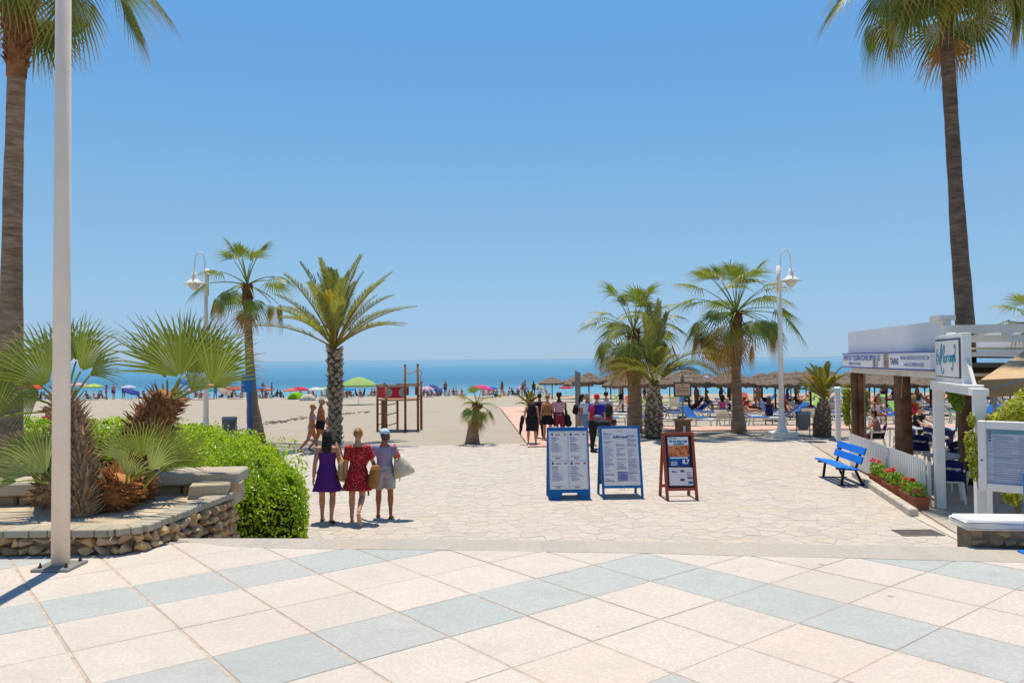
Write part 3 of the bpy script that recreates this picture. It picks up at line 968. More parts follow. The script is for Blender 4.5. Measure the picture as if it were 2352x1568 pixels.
lay(planter, OFFP, Vector((-3.40, 6.75, 0)), Vector((-3.255, 6.88, 0)), ZT, ZT + .165, (.075, .095), (.08, .14), Vector((.6, -.6, 0)))
lay(planter, OFFP, Vector((-3.245, 6.9, 0)), Vector((-3.19, 7.28, 0)), ZT, ZT + .165, (.06, .09), (.07, .12), Vector((1, 0, 0)))
lay(planter, OFFP, Vector((-3.19, 7.29, 0)), Vector((-3.09, 8.56, 0)), ZT - .42, ZT + .165, (.08, .13), (.08, .15), Vector((1, 0, 0)))
# coping blocks
cp = []
def cope(a, b, w0, w1, inn):
    L = (b - a).length; d = (b - a).normalized(); x = 0
    while x < L - .03:
        w = min(rnd.uniform(w0, w1), L - x)
        c = a + d * (x + w / 2) + inn * 0.09
        q = MB(); q.bbox((0, 0, 0), (w - .008, .22, .065), .008)
        q.build('coping_block', m_cop, planter, (c.x + 3.2, c.y - 6.7, .195 + rnd.uniform(-.003, .003)), atan2(d.y, d.x))
        x += w
cope(Vector((-5.7, 6.70, 0)), Vector((-3.42, 6.70, 0)), .11, .22, Vector((0, 1, 0)))
cope(Vector((-3.41, 6.705, 0)), Vector((-3.225, 6.86, 0)), .10, .14, Vector((-.64, .77, 0)))
cope(Vector((-3.222, 6.87, 0)), Vector((-3.06, 8.58, 0)), .07, .12, Vector((-1, .09, 0)))
# bench slabs on stone footing behind the bed
bench = thing('stone_bench', (-4.2, 8.4, ZT + .2), 0, 'weathered stone seat slab on rubble footing behind the planter palms', 'bench')
OB = Vector((-4.2, 8.4, ZT + .2))
def slab(a, b, w, label=None):
    a, b = Vector(a), Vector(b)
    q = MB(); d = (b - a).normalized(); n = Vector((-d.y, d.x, 0))
    L = (b - a).length
    bm = bmesh.new(); bmesh.ops.create_grid(bm, x_segments=14, y_segments=5, size=.5); bm.free()
    c = (a + b) / 2 + n * (w / 2)
    q.bbox((0, 0, 0), (L, w, .135), .02)
    q.build('seat_slab', m_slab, bench, (c.x - OB.x, c.y - OB.y, 1.665 - OB.z), atan2(d.y, d.x))
slab((-6.6, 7.80, 0), (-4.35, 8.05, 0), .5)
slab((-4.15, 8.50, 0), (-3.03, 8.62, 0), .52)
for (a, b) in (((-6.5, 7.90), (-4.5, 8.13)), ((-4.1, 8.60), (-3.12, 8.70))):
    x, L = 0, (Vector(b) - Vector(a)).length
    d = (Vector(b) - Vector(a)).normalized()
    while x < L - .1:
        w = min(rnd.uniform(.28, .42), L - x)
        q = MB(); q.bbox((0, 0, 0), (w - .02, .3, .16), .025)
        q.build('footing_stone', m_rub[rnd.randrange(6)], bench, (a[0] + d.x * (x + w / 2) - OB.x, a[1] + d.y * (x + w / 2) + .15 - OB.y, 1.515 - OB.z + .0), atan2(d.y, d.x))
        x += w
bk = G(470, 1143, 1.50)
mb = MB()
bm = bmesh.new(); bmesh.ops.create_cube(bm, size=1)
bmesh.ops.subdivide_edges(bm, edges=bm.edges[:], cuts=3, use_grid_fill=True)
for v in bm.verts:
    v.co += Vector((1, 1, 1)) * 0.05 * mnoise.noise(v.co * 2.2 + Vector((4, 1, 0)))
    v.co = Vector((v.co.x * .40 + .03 * v.co.z, v.co.y * .3, v.co.z * .15))
bmesh.ops.bevel(bm, geom=[e for e in bm.edges if e.calc_face_angle(0) > .9], offset=.012, segments=1, affect='EDGES')
mb.addbm(bm)
tag(mb.build('loose_stone', m_slab, None, (bk.x, bk.y + .14, 1.50 + .065), .25), 'loose pale stone block lying on the planter soil', 'stone')

# ------------------------------------------------------------------ bushy fan palms in the planter, frond by frond
def hero_palm(label, base, trunkpts, rad, fronds, fib, nfib, fl, seed, extra=None):
    rnd = random.Random(seed)
    base = Vector(base)
    palm = thing('dwarf_fan_palm', base, 0, label, 'palm')
    path = tpath(base, trunkpts)
    me, P, Rr = trunk_mesh('trunk', path, rad, fib, 10, .08, seed)
    link('trunk', me, palm)
    mb = MB()
    spikes(mb, P, Rr, nfib, fl, .016, .7, seed, 0.0, 1.0)
    tag(mb.build('leaf_stubs', fib, palm), kind='stuff')
    for fr in fronds:
        (rx, ry, rY), (hx, hy, hY), ang, Rpx, spread, tilt = fr[:6]
        mat = fr[6] if len(fr) > 6 else m_fan
        a = AT(rx, ry, rY) - base; h = AT(hx, hy, hY) - base
        R = Rpx / FPX * hY
        q = MB()
        q.mi = 1; petiole(q, a, h, .02, .013, .009); q.mi = 0
        th = radians(ang)
        D = Vector((cos(th), sin(radians(tilt)) * .6, sin(th))).normalized()
        Nn = Vector((0, -1, .35)); Nn = (Nn - D * Nn.dot(D)).normalized()
        Yv = Nn.cross(D)
        fan_blade(q, h, D, Nn, Yv, R, spread, max(12, int(spread / 2.7)), .04, .22, rnd, cup=.08, split=.46, slim=.9)
        q.build('frond', [mat, m_petiole], palm, tattr=True, smooth=False)
    return palm
TB = (385, 915, 8.6)
def soil(px, py): return G(px, py, 1.49)
bB = soil(300, 1122)
hero_palm('large bushy dwarf palm with brown shaggy trunk and wide grey-green fans', bB, [bB, AT(318, 1040, 8.75), AT(350, 975, 8.65), AT(388, 908, 8.6)], [.16, .2, .22, .13],
          [((392, 915, 8.6), (414, 866, 8.5), 108, 185, 62, -10), ((400, 915, 8.6), (488, 888, 8.3), 66, 165, 52, -20), ((385, 912, 8.6), (384, 872, 8.6), 122, 195, 16, 0),
           ((395, 910, 8.7), (452, 862, 8.9), 75, 175, 50, 10), ((400, 912, 8.7), (478, 868, 8.95), 60, 155, 44, 15), ((392, 910, 8.75), (425, 850, 9.0), 92, 165, 50, 20),
           ((400, 918, 8.55), (490, 888, 8.4), 16, 80, 24, -10), ((388, 905, 8.75), (432, 860, 9.1), 62, 165, 42, 20), ((398, 905, 8.7), (440, 900, 8.5), 62, 90, 50, 0)], m_fibre, 420, .13, 3)
bA = soil(190, 1184)
hero_palm('bushy dwarf palm behind the white pole with long shaggy trunk', bA, [bA, AT(188, 1100, 7.5), AT(176, 1010, 7.6), AT(150, 930, 7.7)], [.13, .11, .10, .08],
          [((150, 935, 7.7), (112, 885, 7.6), 128, 175, 48, -10), ((152, 930, 7.7), (186, 852, 7.7), 62, 155, 46, -10), ((155, 940, 7.7), (206, 862, 7.6), 32, 92, 42, 0),
           ((145, 935, 7.7), (62, 860, 7.6), 152, 120, 50, 0), ((150, 930, 7.8), (150, 840, 8.0), 92, 140, 50, 10), ((148, 940, 7.7), (92, 902, 7.5), 198, 95, 60, 0),
           ((145, 940, 7.7), (30, 905, 7.5), 150, 120, 60, 0), ((150, 930, 7.8), (120, 850, 8.1), 112, 150, 45, 15), ((150, 930, 7.8), (175, 830, 8.0), 78, 130, 40, 15), ((140, 945, 7.7), (-12, 960, 7.4), 100, 120, 70, 0)], m_fibre_g, 460, .14, 5)
bC = soil(258, 1166)
hero_palm('low spreading dwarf palm with orange-brown stump in front of the stone bench', bC, [bC, AT(262, 1130, 7.7), AT(285, 1098, 7.7)], [.15, .15, .10],
          [((300, 1100, 7.7), (326, 1052, 7.6), 98, 112, 55, -10), ((300, 1100, 7.7), (372, 1058, 7.5), 42, 125, 38, -10), ((292, 1100, 7.7), (292, 1060, 7.6), 118, 105, 42, 0, m_fan_pale),
           ((300, 1105, 7.6), (345, 1082, 7.4), 62, 95, 40, -10, m_fan_pale), ((292, 1105, 7.6), (290, 1092, 7.5), 72, 78, 50, -15, m_fan_pale), ((305, 1100, 7.8), (350, 1050, 8.0), 75, 110, 45, 10), ((330, 1120, 7.7), (392, 1062, 7.7), 22, 100, 32, 0)], m_fibre_o, 300, .14, 8)
bC2 = soil(318, 1142)
hero_palm('small dwarf palm stump with short fronds beside the orange-brown stump', bC2, [bC2, AT(322, 1120, 7.95), AT(332, 1100, 7.95)], [.1, .1, .07],
          [((332, 1100, 7.95), (352, 1070, 7.95), 70, 80, 40, 0, m_fan_pale), ((334, 1104, 7.95), (362, 1085, 7.9), 35, 90, 28, 0)], m_fibre, 120, .11, 11)
bD = soil(105, 1150)
hero_palm('dwarf palm with pale fan leaves left of the white pole', bD, [bD, AT(112, 1125, 7.5), AT(116, 1100, 7.4)], [.1, .1, .07],
          [((116, 1100, 7.4), (106, 1086, 7.3), 128, 132, 52, -10, m_fan_pale), ((114, 1105, 7.4), (70, 1090, 7.2), 163, 95, 34, -10, m_fan_pale), ((118, 1095, 7.4), (116, 1058, 7.5), 101, 98, 24, 0),
           ((112, 1104, 7.4), (55, 1060, 7.5), 140, 100, 45, 0), ((112, 1104, 7.4), (92, 1070, 7.6), 112, 120, 40, 0), ((110, 1110, 7.3), (40, 1105, 7.1), 178, 70, 26, 0)], m_fibre_g, 120, .1, 13)

# ------------------------------------------------------------------ hedge
hp = [((-3.35, 10.35), 1.48, .60), ((-3.55, 10.9), 1.66, .70), ((-4.0, 11.6), 1.75, .78), ((-5.4, 13.7), 1.74, .85), ((-7.2, 16.2), 1.70, .9), ((-9.5, 17.1), 1.70, .9), ((-14.5, 17.4), 1.66, .9)]
hedge = thing('clipped_hedge', (-4, 11, 0), 0, 'bright green clipped hedge curving round behind the planter', 'hedge')
def hsec(s):
    k = min(len(hp) - 2, int(s)); f = s - k
    a, b = hp[k], hp[k + 1]
    return Vector((a[0][0] + (b[0][0] - a[0][0]) * f, a[0][1] + (b[0][1] - a[0][1]) * f, 0)), a[1] + (b[1] - a[1]) * f, a[2] + (b[2] - a[2]) * f
lens = [(Vector(b[0]) - Vector(a[0])).length for a, b in zip(hp, hp[1:])]
tot = sum(lens)
def s_of(l):
    for k, L in enumerate(lens):
        if l <= L: return k + l / L
        l -= L
    return len(lens) - .001
rnd = random.Random(17)
mb = MB(); core = MB(); core.sm = True
NL = 62000
off = Vector((-4, 11, 0))
for i in range(NL):
    l = tot * (rnd.random() ** 1.7)
    c, H, W = hsec(s_of(l))
    c2_, _, _ = hsec(min(len(hp) - 1.001, s_of(l) + .05))
    d = (c2_ - c).normalized(); sd = Vector((d.y, -d.x, 0))
    a = rnd.uniform(-pi * .0, pi)            # round the section: 0 right side .. pi left side
    e = 0.55
    ex = math.copysign(abs(cos(a)) ** e, cos(a)); ez = abs(sin(a)) ** e
    rr = 1 - abs(rnd.gauss(0, .09)) + 0.10 * mnoise.noise(Vector((c.x * 1.6 + ex * 2, c.y * 1.6, ez * 3.0)))
    zz = H * ez * rr
    if ez < .98 and rnd.random() < .25: zz = H * rnd.random()
    p = c + sd * (ex * W * rr) + Vector((0, 0, max(.05, zz)))
    if rnd.random() < .05:                   # rounded near end
        b = rnd.uniform(-pi / 2, pi / 2)
        c, H, W = hsec(0.0)
        d0 = (hsec(.5)[0] - c).normalized(); s0 = Vector((d0.y, -d0.x, 0))
        u = rnd.random()
        ez = (1 - u ** 3) if rnd.random() < .75 else rnd.random()
        kk = sqrt(max(0, 1 - (ez ** 3.0))) ** .6
        rr = 1 - abs(rnd.gauss(0, .09)) + .1 * mnoise.noise(Vector((b * 2, ez * 4, 1)))
        p = c + (s0 * (sin(b) * W) - d0 * (cos(b) * .6)) * (kk * rr) + Vector((0, 0, max(.04, H * ez * rr)))
    if p.z < .6 * H and mnoise.noise(Vector((p.x * 2.2, p.y * 2.2, p.z * 2.6))) > .08 and rnd.random() < .8: continue
    n_ = (Vector((p.x, p.y, 0)) - c).normalized() * .7 + Vector((0, 0, .6)) + Vector((rnd.gauss(0, .6), rnd.gauss(0, .6), rnd.gauss(0, .6)))
    n_.normalize()
    t1 = n_.orthogonal().normalized(); t1 = Matrix.Rotation(rnd.uniform(0, 6.28), 3, n_) @ t1
    t2 = n_.cross(t1)
    far = max(1.0, c.y / 12.5)
    Ls = rnd.uniform(.022, .036) * far; ws = Ls * .48
    p -= off
    tt = min(1, max(0, rnd.gauss(.45, .3)))
    mb.add([p - t1 * Ls, p + t2 * ws, p + t1 * Ls + n_ * .006, p - t2 * ws], [(0, 1, 2, 3)], [tt] * 4)
tag(mb.build('leaves', m_hedge, hedge, tattr=True, smooth=False), kind='stuff')
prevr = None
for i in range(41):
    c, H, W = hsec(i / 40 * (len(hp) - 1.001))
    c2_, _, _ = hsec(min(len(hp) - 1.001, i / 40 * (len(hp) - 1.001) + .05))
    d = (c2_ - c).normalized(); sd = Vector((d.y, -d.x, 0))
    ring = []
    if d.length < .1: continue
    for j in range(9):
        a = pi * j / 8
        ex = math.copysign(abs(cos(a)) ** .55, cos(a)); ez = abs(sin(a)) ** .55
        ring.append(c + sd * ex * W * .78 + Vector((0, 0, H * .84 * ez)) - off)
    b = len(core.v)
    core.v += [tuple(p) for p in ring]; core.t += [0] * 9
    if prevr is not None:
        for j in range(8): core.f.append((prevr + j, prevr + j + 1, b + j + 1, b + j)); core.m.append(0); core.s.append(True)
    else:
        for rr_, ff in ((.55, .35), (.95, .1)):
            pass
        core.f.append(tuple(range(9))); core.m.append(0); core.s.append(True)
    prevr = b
core.build('shade_core', m_hedge_core, hedge)  # solid dark body added under the leaves to block light shining through
# ================================================================== lamps, signs, bins, playground
m_white = M_('white_paint', 'E6E1D8', 0.55, 0.05, 5, 0.05)
m_white2 = M_('white_lacquer', 'E8E5DF', 0.45, 0.04, 3)
m_pole = M_('pole_paint', 'ECD9C4', 0.6, 0.09, 1.6, 0.1)
m_metal = M_('galvanised', '8C8B88', 0.5, 0.15, 8, metal=0.4)
m_dark = M_('dark_metal', '3A3735', 0.6, 0.2, 10)
m_glass = M_('opal_glass', 'D9D2C2', 0.25, 0.04, 3)
m_blue = M_('blue_enamel', '1F6FA8', 0.4, 0.06, 3)
m_bluep = M_('blue_post', '1C56A0', 0.45, 0.08, 3)
m_bin = M_('bin_grey_green', '5E6663', 0.55, 0.12, 6)
m_wood_p = M_('play_wood', '8A6238', 0.75, 0.22, 9, .3)
m_wood_g = M_('grey_plank', '958E84', 0.85, 0.16, 5, .3)
m_red = M_('red_panel', 'B5262C', 0.5, 0.1, 4)
m_greyw = M_('grey_disc', '9A9A92', 0.7, 0.12, 8)
m_rope = M_('rope', 'B8776A', 0.8, 0.2, 20)

# foreground pole (only its shaft is in the picture)
b = G(139, 1302, ZT)
post = thing('lamp_post', b, 0, 'tall plain white lamp pole standing in front of the planter', 'lamp post')
mb = MB(); mb.sm = True
mb.tube([(0, 0, .02), (0, 0, 2.45), (0, 0, 2.46), (0, 0, 9.0)], [.068, .064, .0625, .05], 24)
mb.build('shaft', m_pole, post)
mb = MB(); mb.bbox((0, -.01, .012), (.30, .30, .024), .006)
mb.build('base_plate', m_metal, post)
for i in range(4):
    a = pi / 4 + i * pi / 2
    mb = MB(); mb.lathe([(.016, .024), (.016, .04), (.008, .042), (.008, .06)], 6, (cos(a) * .145, sin(a) * .145, 0))
    mb.build('bolt', m_dark, post)
mb = MB(); mb.tube([(0, 0, 8.9), (0, -.1, 9.3), (.3, -.3, 9.5), (.6, -.4, 9.4)], .03, 8)
mb.build('arm', m_pole, post)
mb = MB(); mb.lathe([(.03, 9.4), (.1, 9.32), (.3, 9.2), (.31, 9.17), (.16, 9.15), (.1, 9.05), (.02, 9.0)], 18, (.6, -.4, 0))
mb.build('lamp_head', m_white, post)

def street_lamp(base, H, side, label, plinth):
    """white post with a shepherd's-crook arm and a bell lantern hanging to one side"""
    L = thing('street_lamp', base, 0, label, 'street lamp', 'white crook-armed street lamps')
    z0 = .22 if plinth else 0
    if plinth:
        mb = MB(); mb.bbox((0, 0, .1), (.9, .9, .24), .03); mb.build('plinth', m_white, L)
    mb = MB(); mb.lathe([(.21, z0), (.20, z0 + .06), (.15, z0 + .2), (.115, z0 + .45), (.10, z0 + .9)], 16)
    mb.build('foot', m_white, L)
    mb = MB(); mb.sm = True
    mb.tube([(0, 0, z0 + .85), (0, 0, H * .62), (0, 0, H * .63), (0, 0, H - .65)], [.095, .082, .075, .068], 16)
    mb.build('post', m_white, L)
    mb = MB(); mb.sm = True
    mb.tube([(-side * .02, 0, H - 1.6), (-side * .02, 0, H - .62)], .082, 14); mb.build('sleeve', m_white, L)
    pts = [(side * .03, 0, H - 1.0), (side * .04, 0, H - .55)]
    for k in range(9):
        a = pi - pi * k / 8
        pts.append((side * (.04 + .19 + .19 * cos(a)), 0, H - .42 + .40 * sin(a)))
    pts.append((side * .43, 0, H - .75))
    mb = MB(); mb.sm = True; mb.tube(pts, .022, 8); mb.build('arm', m_white, L)
    x = side * .43
    mb = MB(); mb.sm = True
    mb.lathe([(.02, H - .72), (.07, H - .74), (.08, H - .86), (.11, H - .90), (.12, H - .98), (.2, H - 1.07), (.38, H - 1.16), (.385, H - 1.19), (.2, H - 1.19)], 24, (x, 0, 0))
    h = mb.build('lantern_hood', m_white, L)
    mb = MB(); mb.sm = True
    mb.lathe([(.2, H - 1.185), (.19, H - 1.26), (.12, H - 1.37), (.03, H - 1.42)], 20, (x, 0, 0))
    mb.build('lantern_bowl', m_glass, L)
    return L
q = AT(473, 1000, 28.2)
street_lamp((q.x, 28.2, sandz(28.2)), 6.95, -1, 'white crook-armed street lamp rising behind the hedge on the left', False)
q = G(1796, 1004)
street_lamp((q.x, q.y, 0), 6.95, 1, 'white crook-armed street lamp on a square plinth on the right', True)

# blue sign on a post
q = S(575, 1023)
sg = thing('sign_post', q, 0, 'blank blue rounded sign on a blue post before the slender palm', 'sign')
hz = AT(570, 900, q.y).z - q.z; ht = AT(570, 859, q.y).z - q.z
mb = MB(); mb.bbox((0, 0, (hz + .1) / 2), (.115, .09, hz + .1), .008); mb.build('post', m_bluep, sg)
mb = MB()
pl = []
w, h, r = .43, ht - hz, .05
for cx_, cz_, a0 in ((w / 2 - r, h / 2 - r, 0), (-w / 2 + r, h / 2 - r, pi / 2), (-w / 2 + r, -h / 2 + r, pi), (w / 2 - r, -h / 2 + r, 1.5 * pi)):
    for k in range(5): pl.append((cx_ + r * cos(a0 + k * pi / 8), cz_ + r * sin(a0 + k * pi / 8)))
mb.prism(pl, -.02, .02, Matrix.Translation((-.07, -.08, (hz + ht) / 2)) @ Matrix.Rotation(pi / 2, 4, 'X'))
mb.build('sign_panel', m_blue, sg)

def litter_bin(base, rz, label):
    t = thing('litter_bin', base, rz, label, 'litter bin', 'grey litter bins in tube frames')
    mb = MB(); mb.lathe([(.17, .34), (.20, .38), (.215, .86), (.20, .87), (.185, .84), (.17, .45), (.02, .42)], 18, M=Matrix.Diagonal((1.05, .8, 1, 1)))
    mb.build('bucket', m_bin, t)
    mb = MB(); mb.bbox((0, 0, .9), (.46, .34, .09), .02); mb.build('hood', M_('bin_hood', '6E7C86', .5, .1, 5), t)
    for s in (-1, 1):
        mb = MB(); mb.tube([(s * .25, 0, 0), (s * .25, 0, .96)], .018, 8); mb.build('frame_leg', m_dark, t)
    mb = MB(); mb.tube([(-.25, 0, .31), (.25, 0, .31)], .015, 8); mb.build('crossbar', m_dark, t)
    mb = MB(); mb.tube([(-.25, 0, .96), (.25, 0, .96)], .015, 8); mb.build('top_bar', m_dark, t)
    return t
litter_bin(S(527, 1019), 0, 'grey litter bin in a tube frame on the sand behind the hedge')
q = G(1845, 1006)
litter_bin(q, 0.1, 'grey litter bin in a tube frame beside the street lamp plinth')

# climbing frame on the sand
q = S(915, 990)
O = Vector((q.x, q.y, q.z))
play = thing('playground_climber', O, 0, 'wooden playground climbing frame with red panels on the beach', 'climbing frame')
def pz(px, py, Y): return AT(px, py, Y) - O
def ppost(px, top, Y, r=.052):
    p = AT(px, 950, Y); p.z = sandz(Y)
    a = p - O; zt = AT(px, top, Y).z - O.z
    mb = MB(); mb.sm = True; mb.tube([(a.x, a.y, a.z - .1), (a.x, a.y, zt - .03)], r, 10)
    o = mb.build('post', m_wood_p, play)
    mb = MB(); mb.lathe([(r * 1.02, zt - .03), (r * 1.02, zt), (r * .6, zt + .025)], 10, (a.x, a.y, 0)); mb.build('cap', m_dark, o)
    return Vector((a.x, a.y, zt))
Yf, Yb = O.y - .1, O.y + 1.7
A1 = ppost(867, 884, Yf + .5); A2 = ppost(887, 884, Yf); A3 = ppost(883, 880, Yb, .06); A4 = ppost(913, 882, Yb)
A5 = ppost(931, 838, Yf); A6 = ppost(960, 837, Yf + .35); A7 = ppost(968, 877, Yb - .3)
zd = AT(900, 918, Yf).z - O.z
zt_ = AT(900, 888, Yf).z - O.z
zb_ = AT(900, 914, Yf).z - O.z
def pan(name, a, b, z0, z1, mat, th=.02, off=-.07):
    a, b = Vector((a.x, a.y, 0)), Vector((b.x, b.y, 0))
    mb = MB(); mb.bar((a.x, a.y + off, (z0 + z1) / 2), (b.x, b.y + off, (z0 + z1) / 2), th, z1 - z0)
    return mb.build(name, mat, play)
rp = pan('red_panel', A2, A5, zb_, zt_, m_red, .025, 0)
for cx_ in (A2.x + .06, A5.x - .06):       # grey half discs standing proud of the red panel
    mb = MB(); pl = []
    r = (zt_ - zb_) * .42
    sgn = 1 if cx_ < (A2.x + A5.x) / 2 else -1
    for k in range(13):
        a = -pi / 2 + pi * k / 12
        pl.append((sgn * r * cos(a) * 1.05, r * sin(a)))
    if sgn < 0: pl.reverse()
    mb.prism(pl, -.006, .006, Matrix.Translation((cx_, A2.y - .022, (zt_ + zb_) / 2)) @ Matrix.Rotation(pi / 2, 4, 'X'))
    mb.build('grey_disc', m_greyw, rp)
pan('red_panel', A1, A2, zb_, zt_, m_red, .025, 0)
pan('red_panel', A5, A6 + (A5 - A6) * .72, zb_ + .12, zt_, m_red, .025, 0)
pan('red_panel', A6 + (A5 - A6) * .22, A6, zb_ + .12, zt_, m_red, .025, 0)
for a, b in ((A1, A2), (A2, A5), (A5, A6), (A4, A7), (A1, A3)):
    mb = MB(); mb.bar((a.x, a.y, zt_ + .05), (b.x, b.y, zt_ + .05), .05, .08); mb.build('top_rail', M_('pale_wood', 'B99C78', .8, .2, 9), play)
mb = MB()
mb.prism([(A1.x, A1.y), (A2.x, A2.y), (A5.x, A5.y), (A6.x, A6.y), (A7.x, A7.y), (A4.x, A4.y), (A3.x, A3.y)], zd - .05, zd)
mb.build('platform', M_('platform_wood', '8C6A4C', .8, .2, 6), play)
for k, zz in enumerate((.25, .75, 1.2)):
    z = zd * (zz / 1.45)
    mb = MB(); mb.tube([(A2.x, A2.y, z), (A4.x, A4.y, z)], .022, 6); mb.build('rung', m_wood_p, play)
    mb = MB(); mb.tube([(A1.x, A1.y, z), (A3.x, A3.y, z)], .022, 6); mb.build('rung', m_wood_p, play)
mb = MB(); c = A1.lerp(A2, .6); mb.bar((c.x, c.y + .05, .05), (c.x, c.y + .05, zd), .14, .05, (0, 1, 0)); mb.build('back_board', m_wood_p, play)
zr = AT(940, 858, Yf).z - O.z
mb = MB(); mb.tube([(A5.x, A5.y, zr), (A5.x * .5 + A6.x * .5, A5.y, zr + .02), (A6.x - .1, A6.y, zr + .1), (A6.x + .12, A6.y, zr + .14), (A6.x + .2, A6.y, zr + .02), (A6.x + .12, A6.y, zr - .1), (A6.x + .1, A6.y, zr - .8), (A6.x + .1, A6.y, .1)], .018, 6); mb.build('slide_pole', m_rope, play)

# information board on a brick pedestal, wooden plank totem
m_brick = mat_stone('brick', 'A5714C', .2, 14, .4, .9)
m_bm = M_('brick_mortar', '9C8A76', .95, .15, 9)
q = G(1569, 1004)
info = thing('information_board', q, 0, 'framed cream notice board on a post above a brick pedestal', 'notice board')
mb = MB(); mb.box((0, 0, .31), (.5, .4, .62)); mb.build('pedestal_core', m_bm, info)
bme = MB(); bme.bbox((0, 0, 0), (.155, .06, .06), .006); bme = bme.mesh('brick', m_brick)
for r in range(9):
    for k in range(3):
        x = -.165 + .165 * k + (.0 if r % 2 else .0)
        link('brick', bme, info, (x, -.182, .04 + r * .068), (0, 0, 0))
    for s in (-1, 1):
        for k in range(2): link('brick', bme, info, (s * .232, -.08 + .165 * k, .04 + r * .068), (0, 0, pi / 2))
mb = MB(); mb.bbox((0, 0, .65), (.60, .50, .07), .012); mb.build('pedestal_cap', mat_stone('brick_cap', 'B08A68', .1, 8, .3), info)
mb = MB(); mb.box((0, -.218, .27), (.09, .012, .34)); mb.build('notice_strip', m_white, info)
zb, ztp = AT(1569, 911, q.y).z, AT(1569, 877, q.y).z
mb = MB(); mb.tube([(0, 0, .68), (0, 0, zb + .1)], .035, 10); mb.build('post', m_metal, info)
mb = MB(); mb.bbox((0, 0, (zb + ztp) / 2), (.66, .06, ztp - zb), .01); mb.build('frame', M_('frame_grey_brown', '6B645C', .7, .15, 6), info)
pan_o = MB(); pan_o.box((0, -.036, (zb + ztp) / 2), (.54, .012, ztp - zb - .12)); pan_o = pan_o.build('panel', M_('cream_panel', 'D3AE90', .6, .06, 3), info)
mb = MB(); mb.lathe([(.03, ztp), (.09, ztp + .03), (.06, ztp + .12), (.085, ztp + .16), (.02, ztp + .26)], 10); mb.build('finial', m_metal, info)
mb = MB()
random.seed(4)
for r, (n, z) in enumerate(((7, .06), (9, -.03), (8, -.08))):
    for k in range(n):
        mb.box((-.2 + .4 * (k + .5) / n, -.043, (zb + ztp) / 2 + z), (.4 / n * .7, .003, .028))
mb.box((0, -.043, (zb + ztp) / 2 + .15), (.05, .003, .05))
tag(mb.build('print', M_('brown_print', '7A4A34', .7, .1, 9), pan_o), kind='stuff')
q = G(1328, 988); zt2 = AT(1328, 850, q.y).z
mb = MB()
mb.prism([(-.11, 0), (.11, 0), (.11, zt2 - .12), (-.11, zt2)], -.05, .05, Matrix.Rotation(pi / 2, 4, 'X'))
tag(mb.build('wooden_totem', m_wood_g, None, q), 'tall grey slanted-top wooden plank post behind the walking group', 'post')
# ================================================================== lettering and A-boards
def text_mesh(s, size, mat, shear=0.0, align='CENTER', ext=0.0008, bold=0.0, sx=1.0):
    cu = bpy.data.curves.new('txt', 'FONT')
    cu.body = s; cu.size = size; cu.align_x = align; cu.align_y = 'CENTER'; cu.shear = shear; cu.extrude = ext; cu.offset = bold
    o = bpy.data.objects.new('tmp', cu); COL.objects.link(o)
    dg = bpy.context.evaluated_depsgraph_get(); dg.update()
    me = bpy.data.meshes.new_from_object(o.evaluated_get(dg))
    bpy.data.objects.remove(o); bpy.data.curves.remove(cu)
    if sx != 1.0:
        for v in me.vertices: v.co.x *= sx
    me.materials.clear(); me.materials.append(mat)
    return me
def text_on(parent, s, size, M, mat, name='lettering', **kw):
    me = text_mesh(s, size, mat, **kw)
    me.transform(M)
    me.name = name
    return link(name, me, parent)
m_inkb = M_('ink_blue', '4A4C9A', .7, .05, 4)
m_inkl = M_('ink_lavender', '8C8CB8', .7, .05, 4)
m_inkr = M_('ink_red', 'C2453A', .7, .05, 4)
m_inkt = M_('ink_teal', '1F86A8', .6, .05, 4)
m_ink_w = M_('ink_white', 'EDEBE6', .6, .03, 4)
m_paper = M_('poster_paper', 'E8E2DC', .55, .05, 2.5)
m_pblue = M_('poster_blue', '16429A', .5, .05, 3)
m_bfr = M_('board_blue', '1468A8', .5, .1, 6)
m_rfr = M_('board_red_wood', 'A34A36', .6, .14, 8, .1)
m_black = M_('black_board', '23211F', .6, .2, 6)
m_hard = M_('hardboard', '8E6F52', .85, .1, 6)
FACE = lambda M: M @ Matrix.Rotation(pi / 2, 4, 'X')      # text plane -> panel (u right, v up, facing -y)
def bars(mb, u, v, w, h, y=-.004): mb.box((u + w / 2, y, v), (w, .0016, h))
def put(mb, M):
    mb.v = [tuple(M @ Vector(p)) for p in mb.v]
def a_board(base, rz, label, w, h, dep, build):
    t = thing('menu_board', base, rz, label, 'menu board', 'folding menu boards on the plaza')
    tilt = math.atan2(dep / 2, h)
    Mf = Matrix.Translation((0, -dep / 2, 0)) @ Matrix.Rotation(-tilt, 4, 'X')
    Mr = Matrix.Translation((0, dep / 2, 0)) @ Matrix.Rotation(tilt, 4, 'X')
    build(t, Mf, Mr, w, h / cos(tilt))
    return t
def add(t, mb, M, name, mat, parent=None):
    put(mb, M)
    return mb.build(name, mat, parent or t)
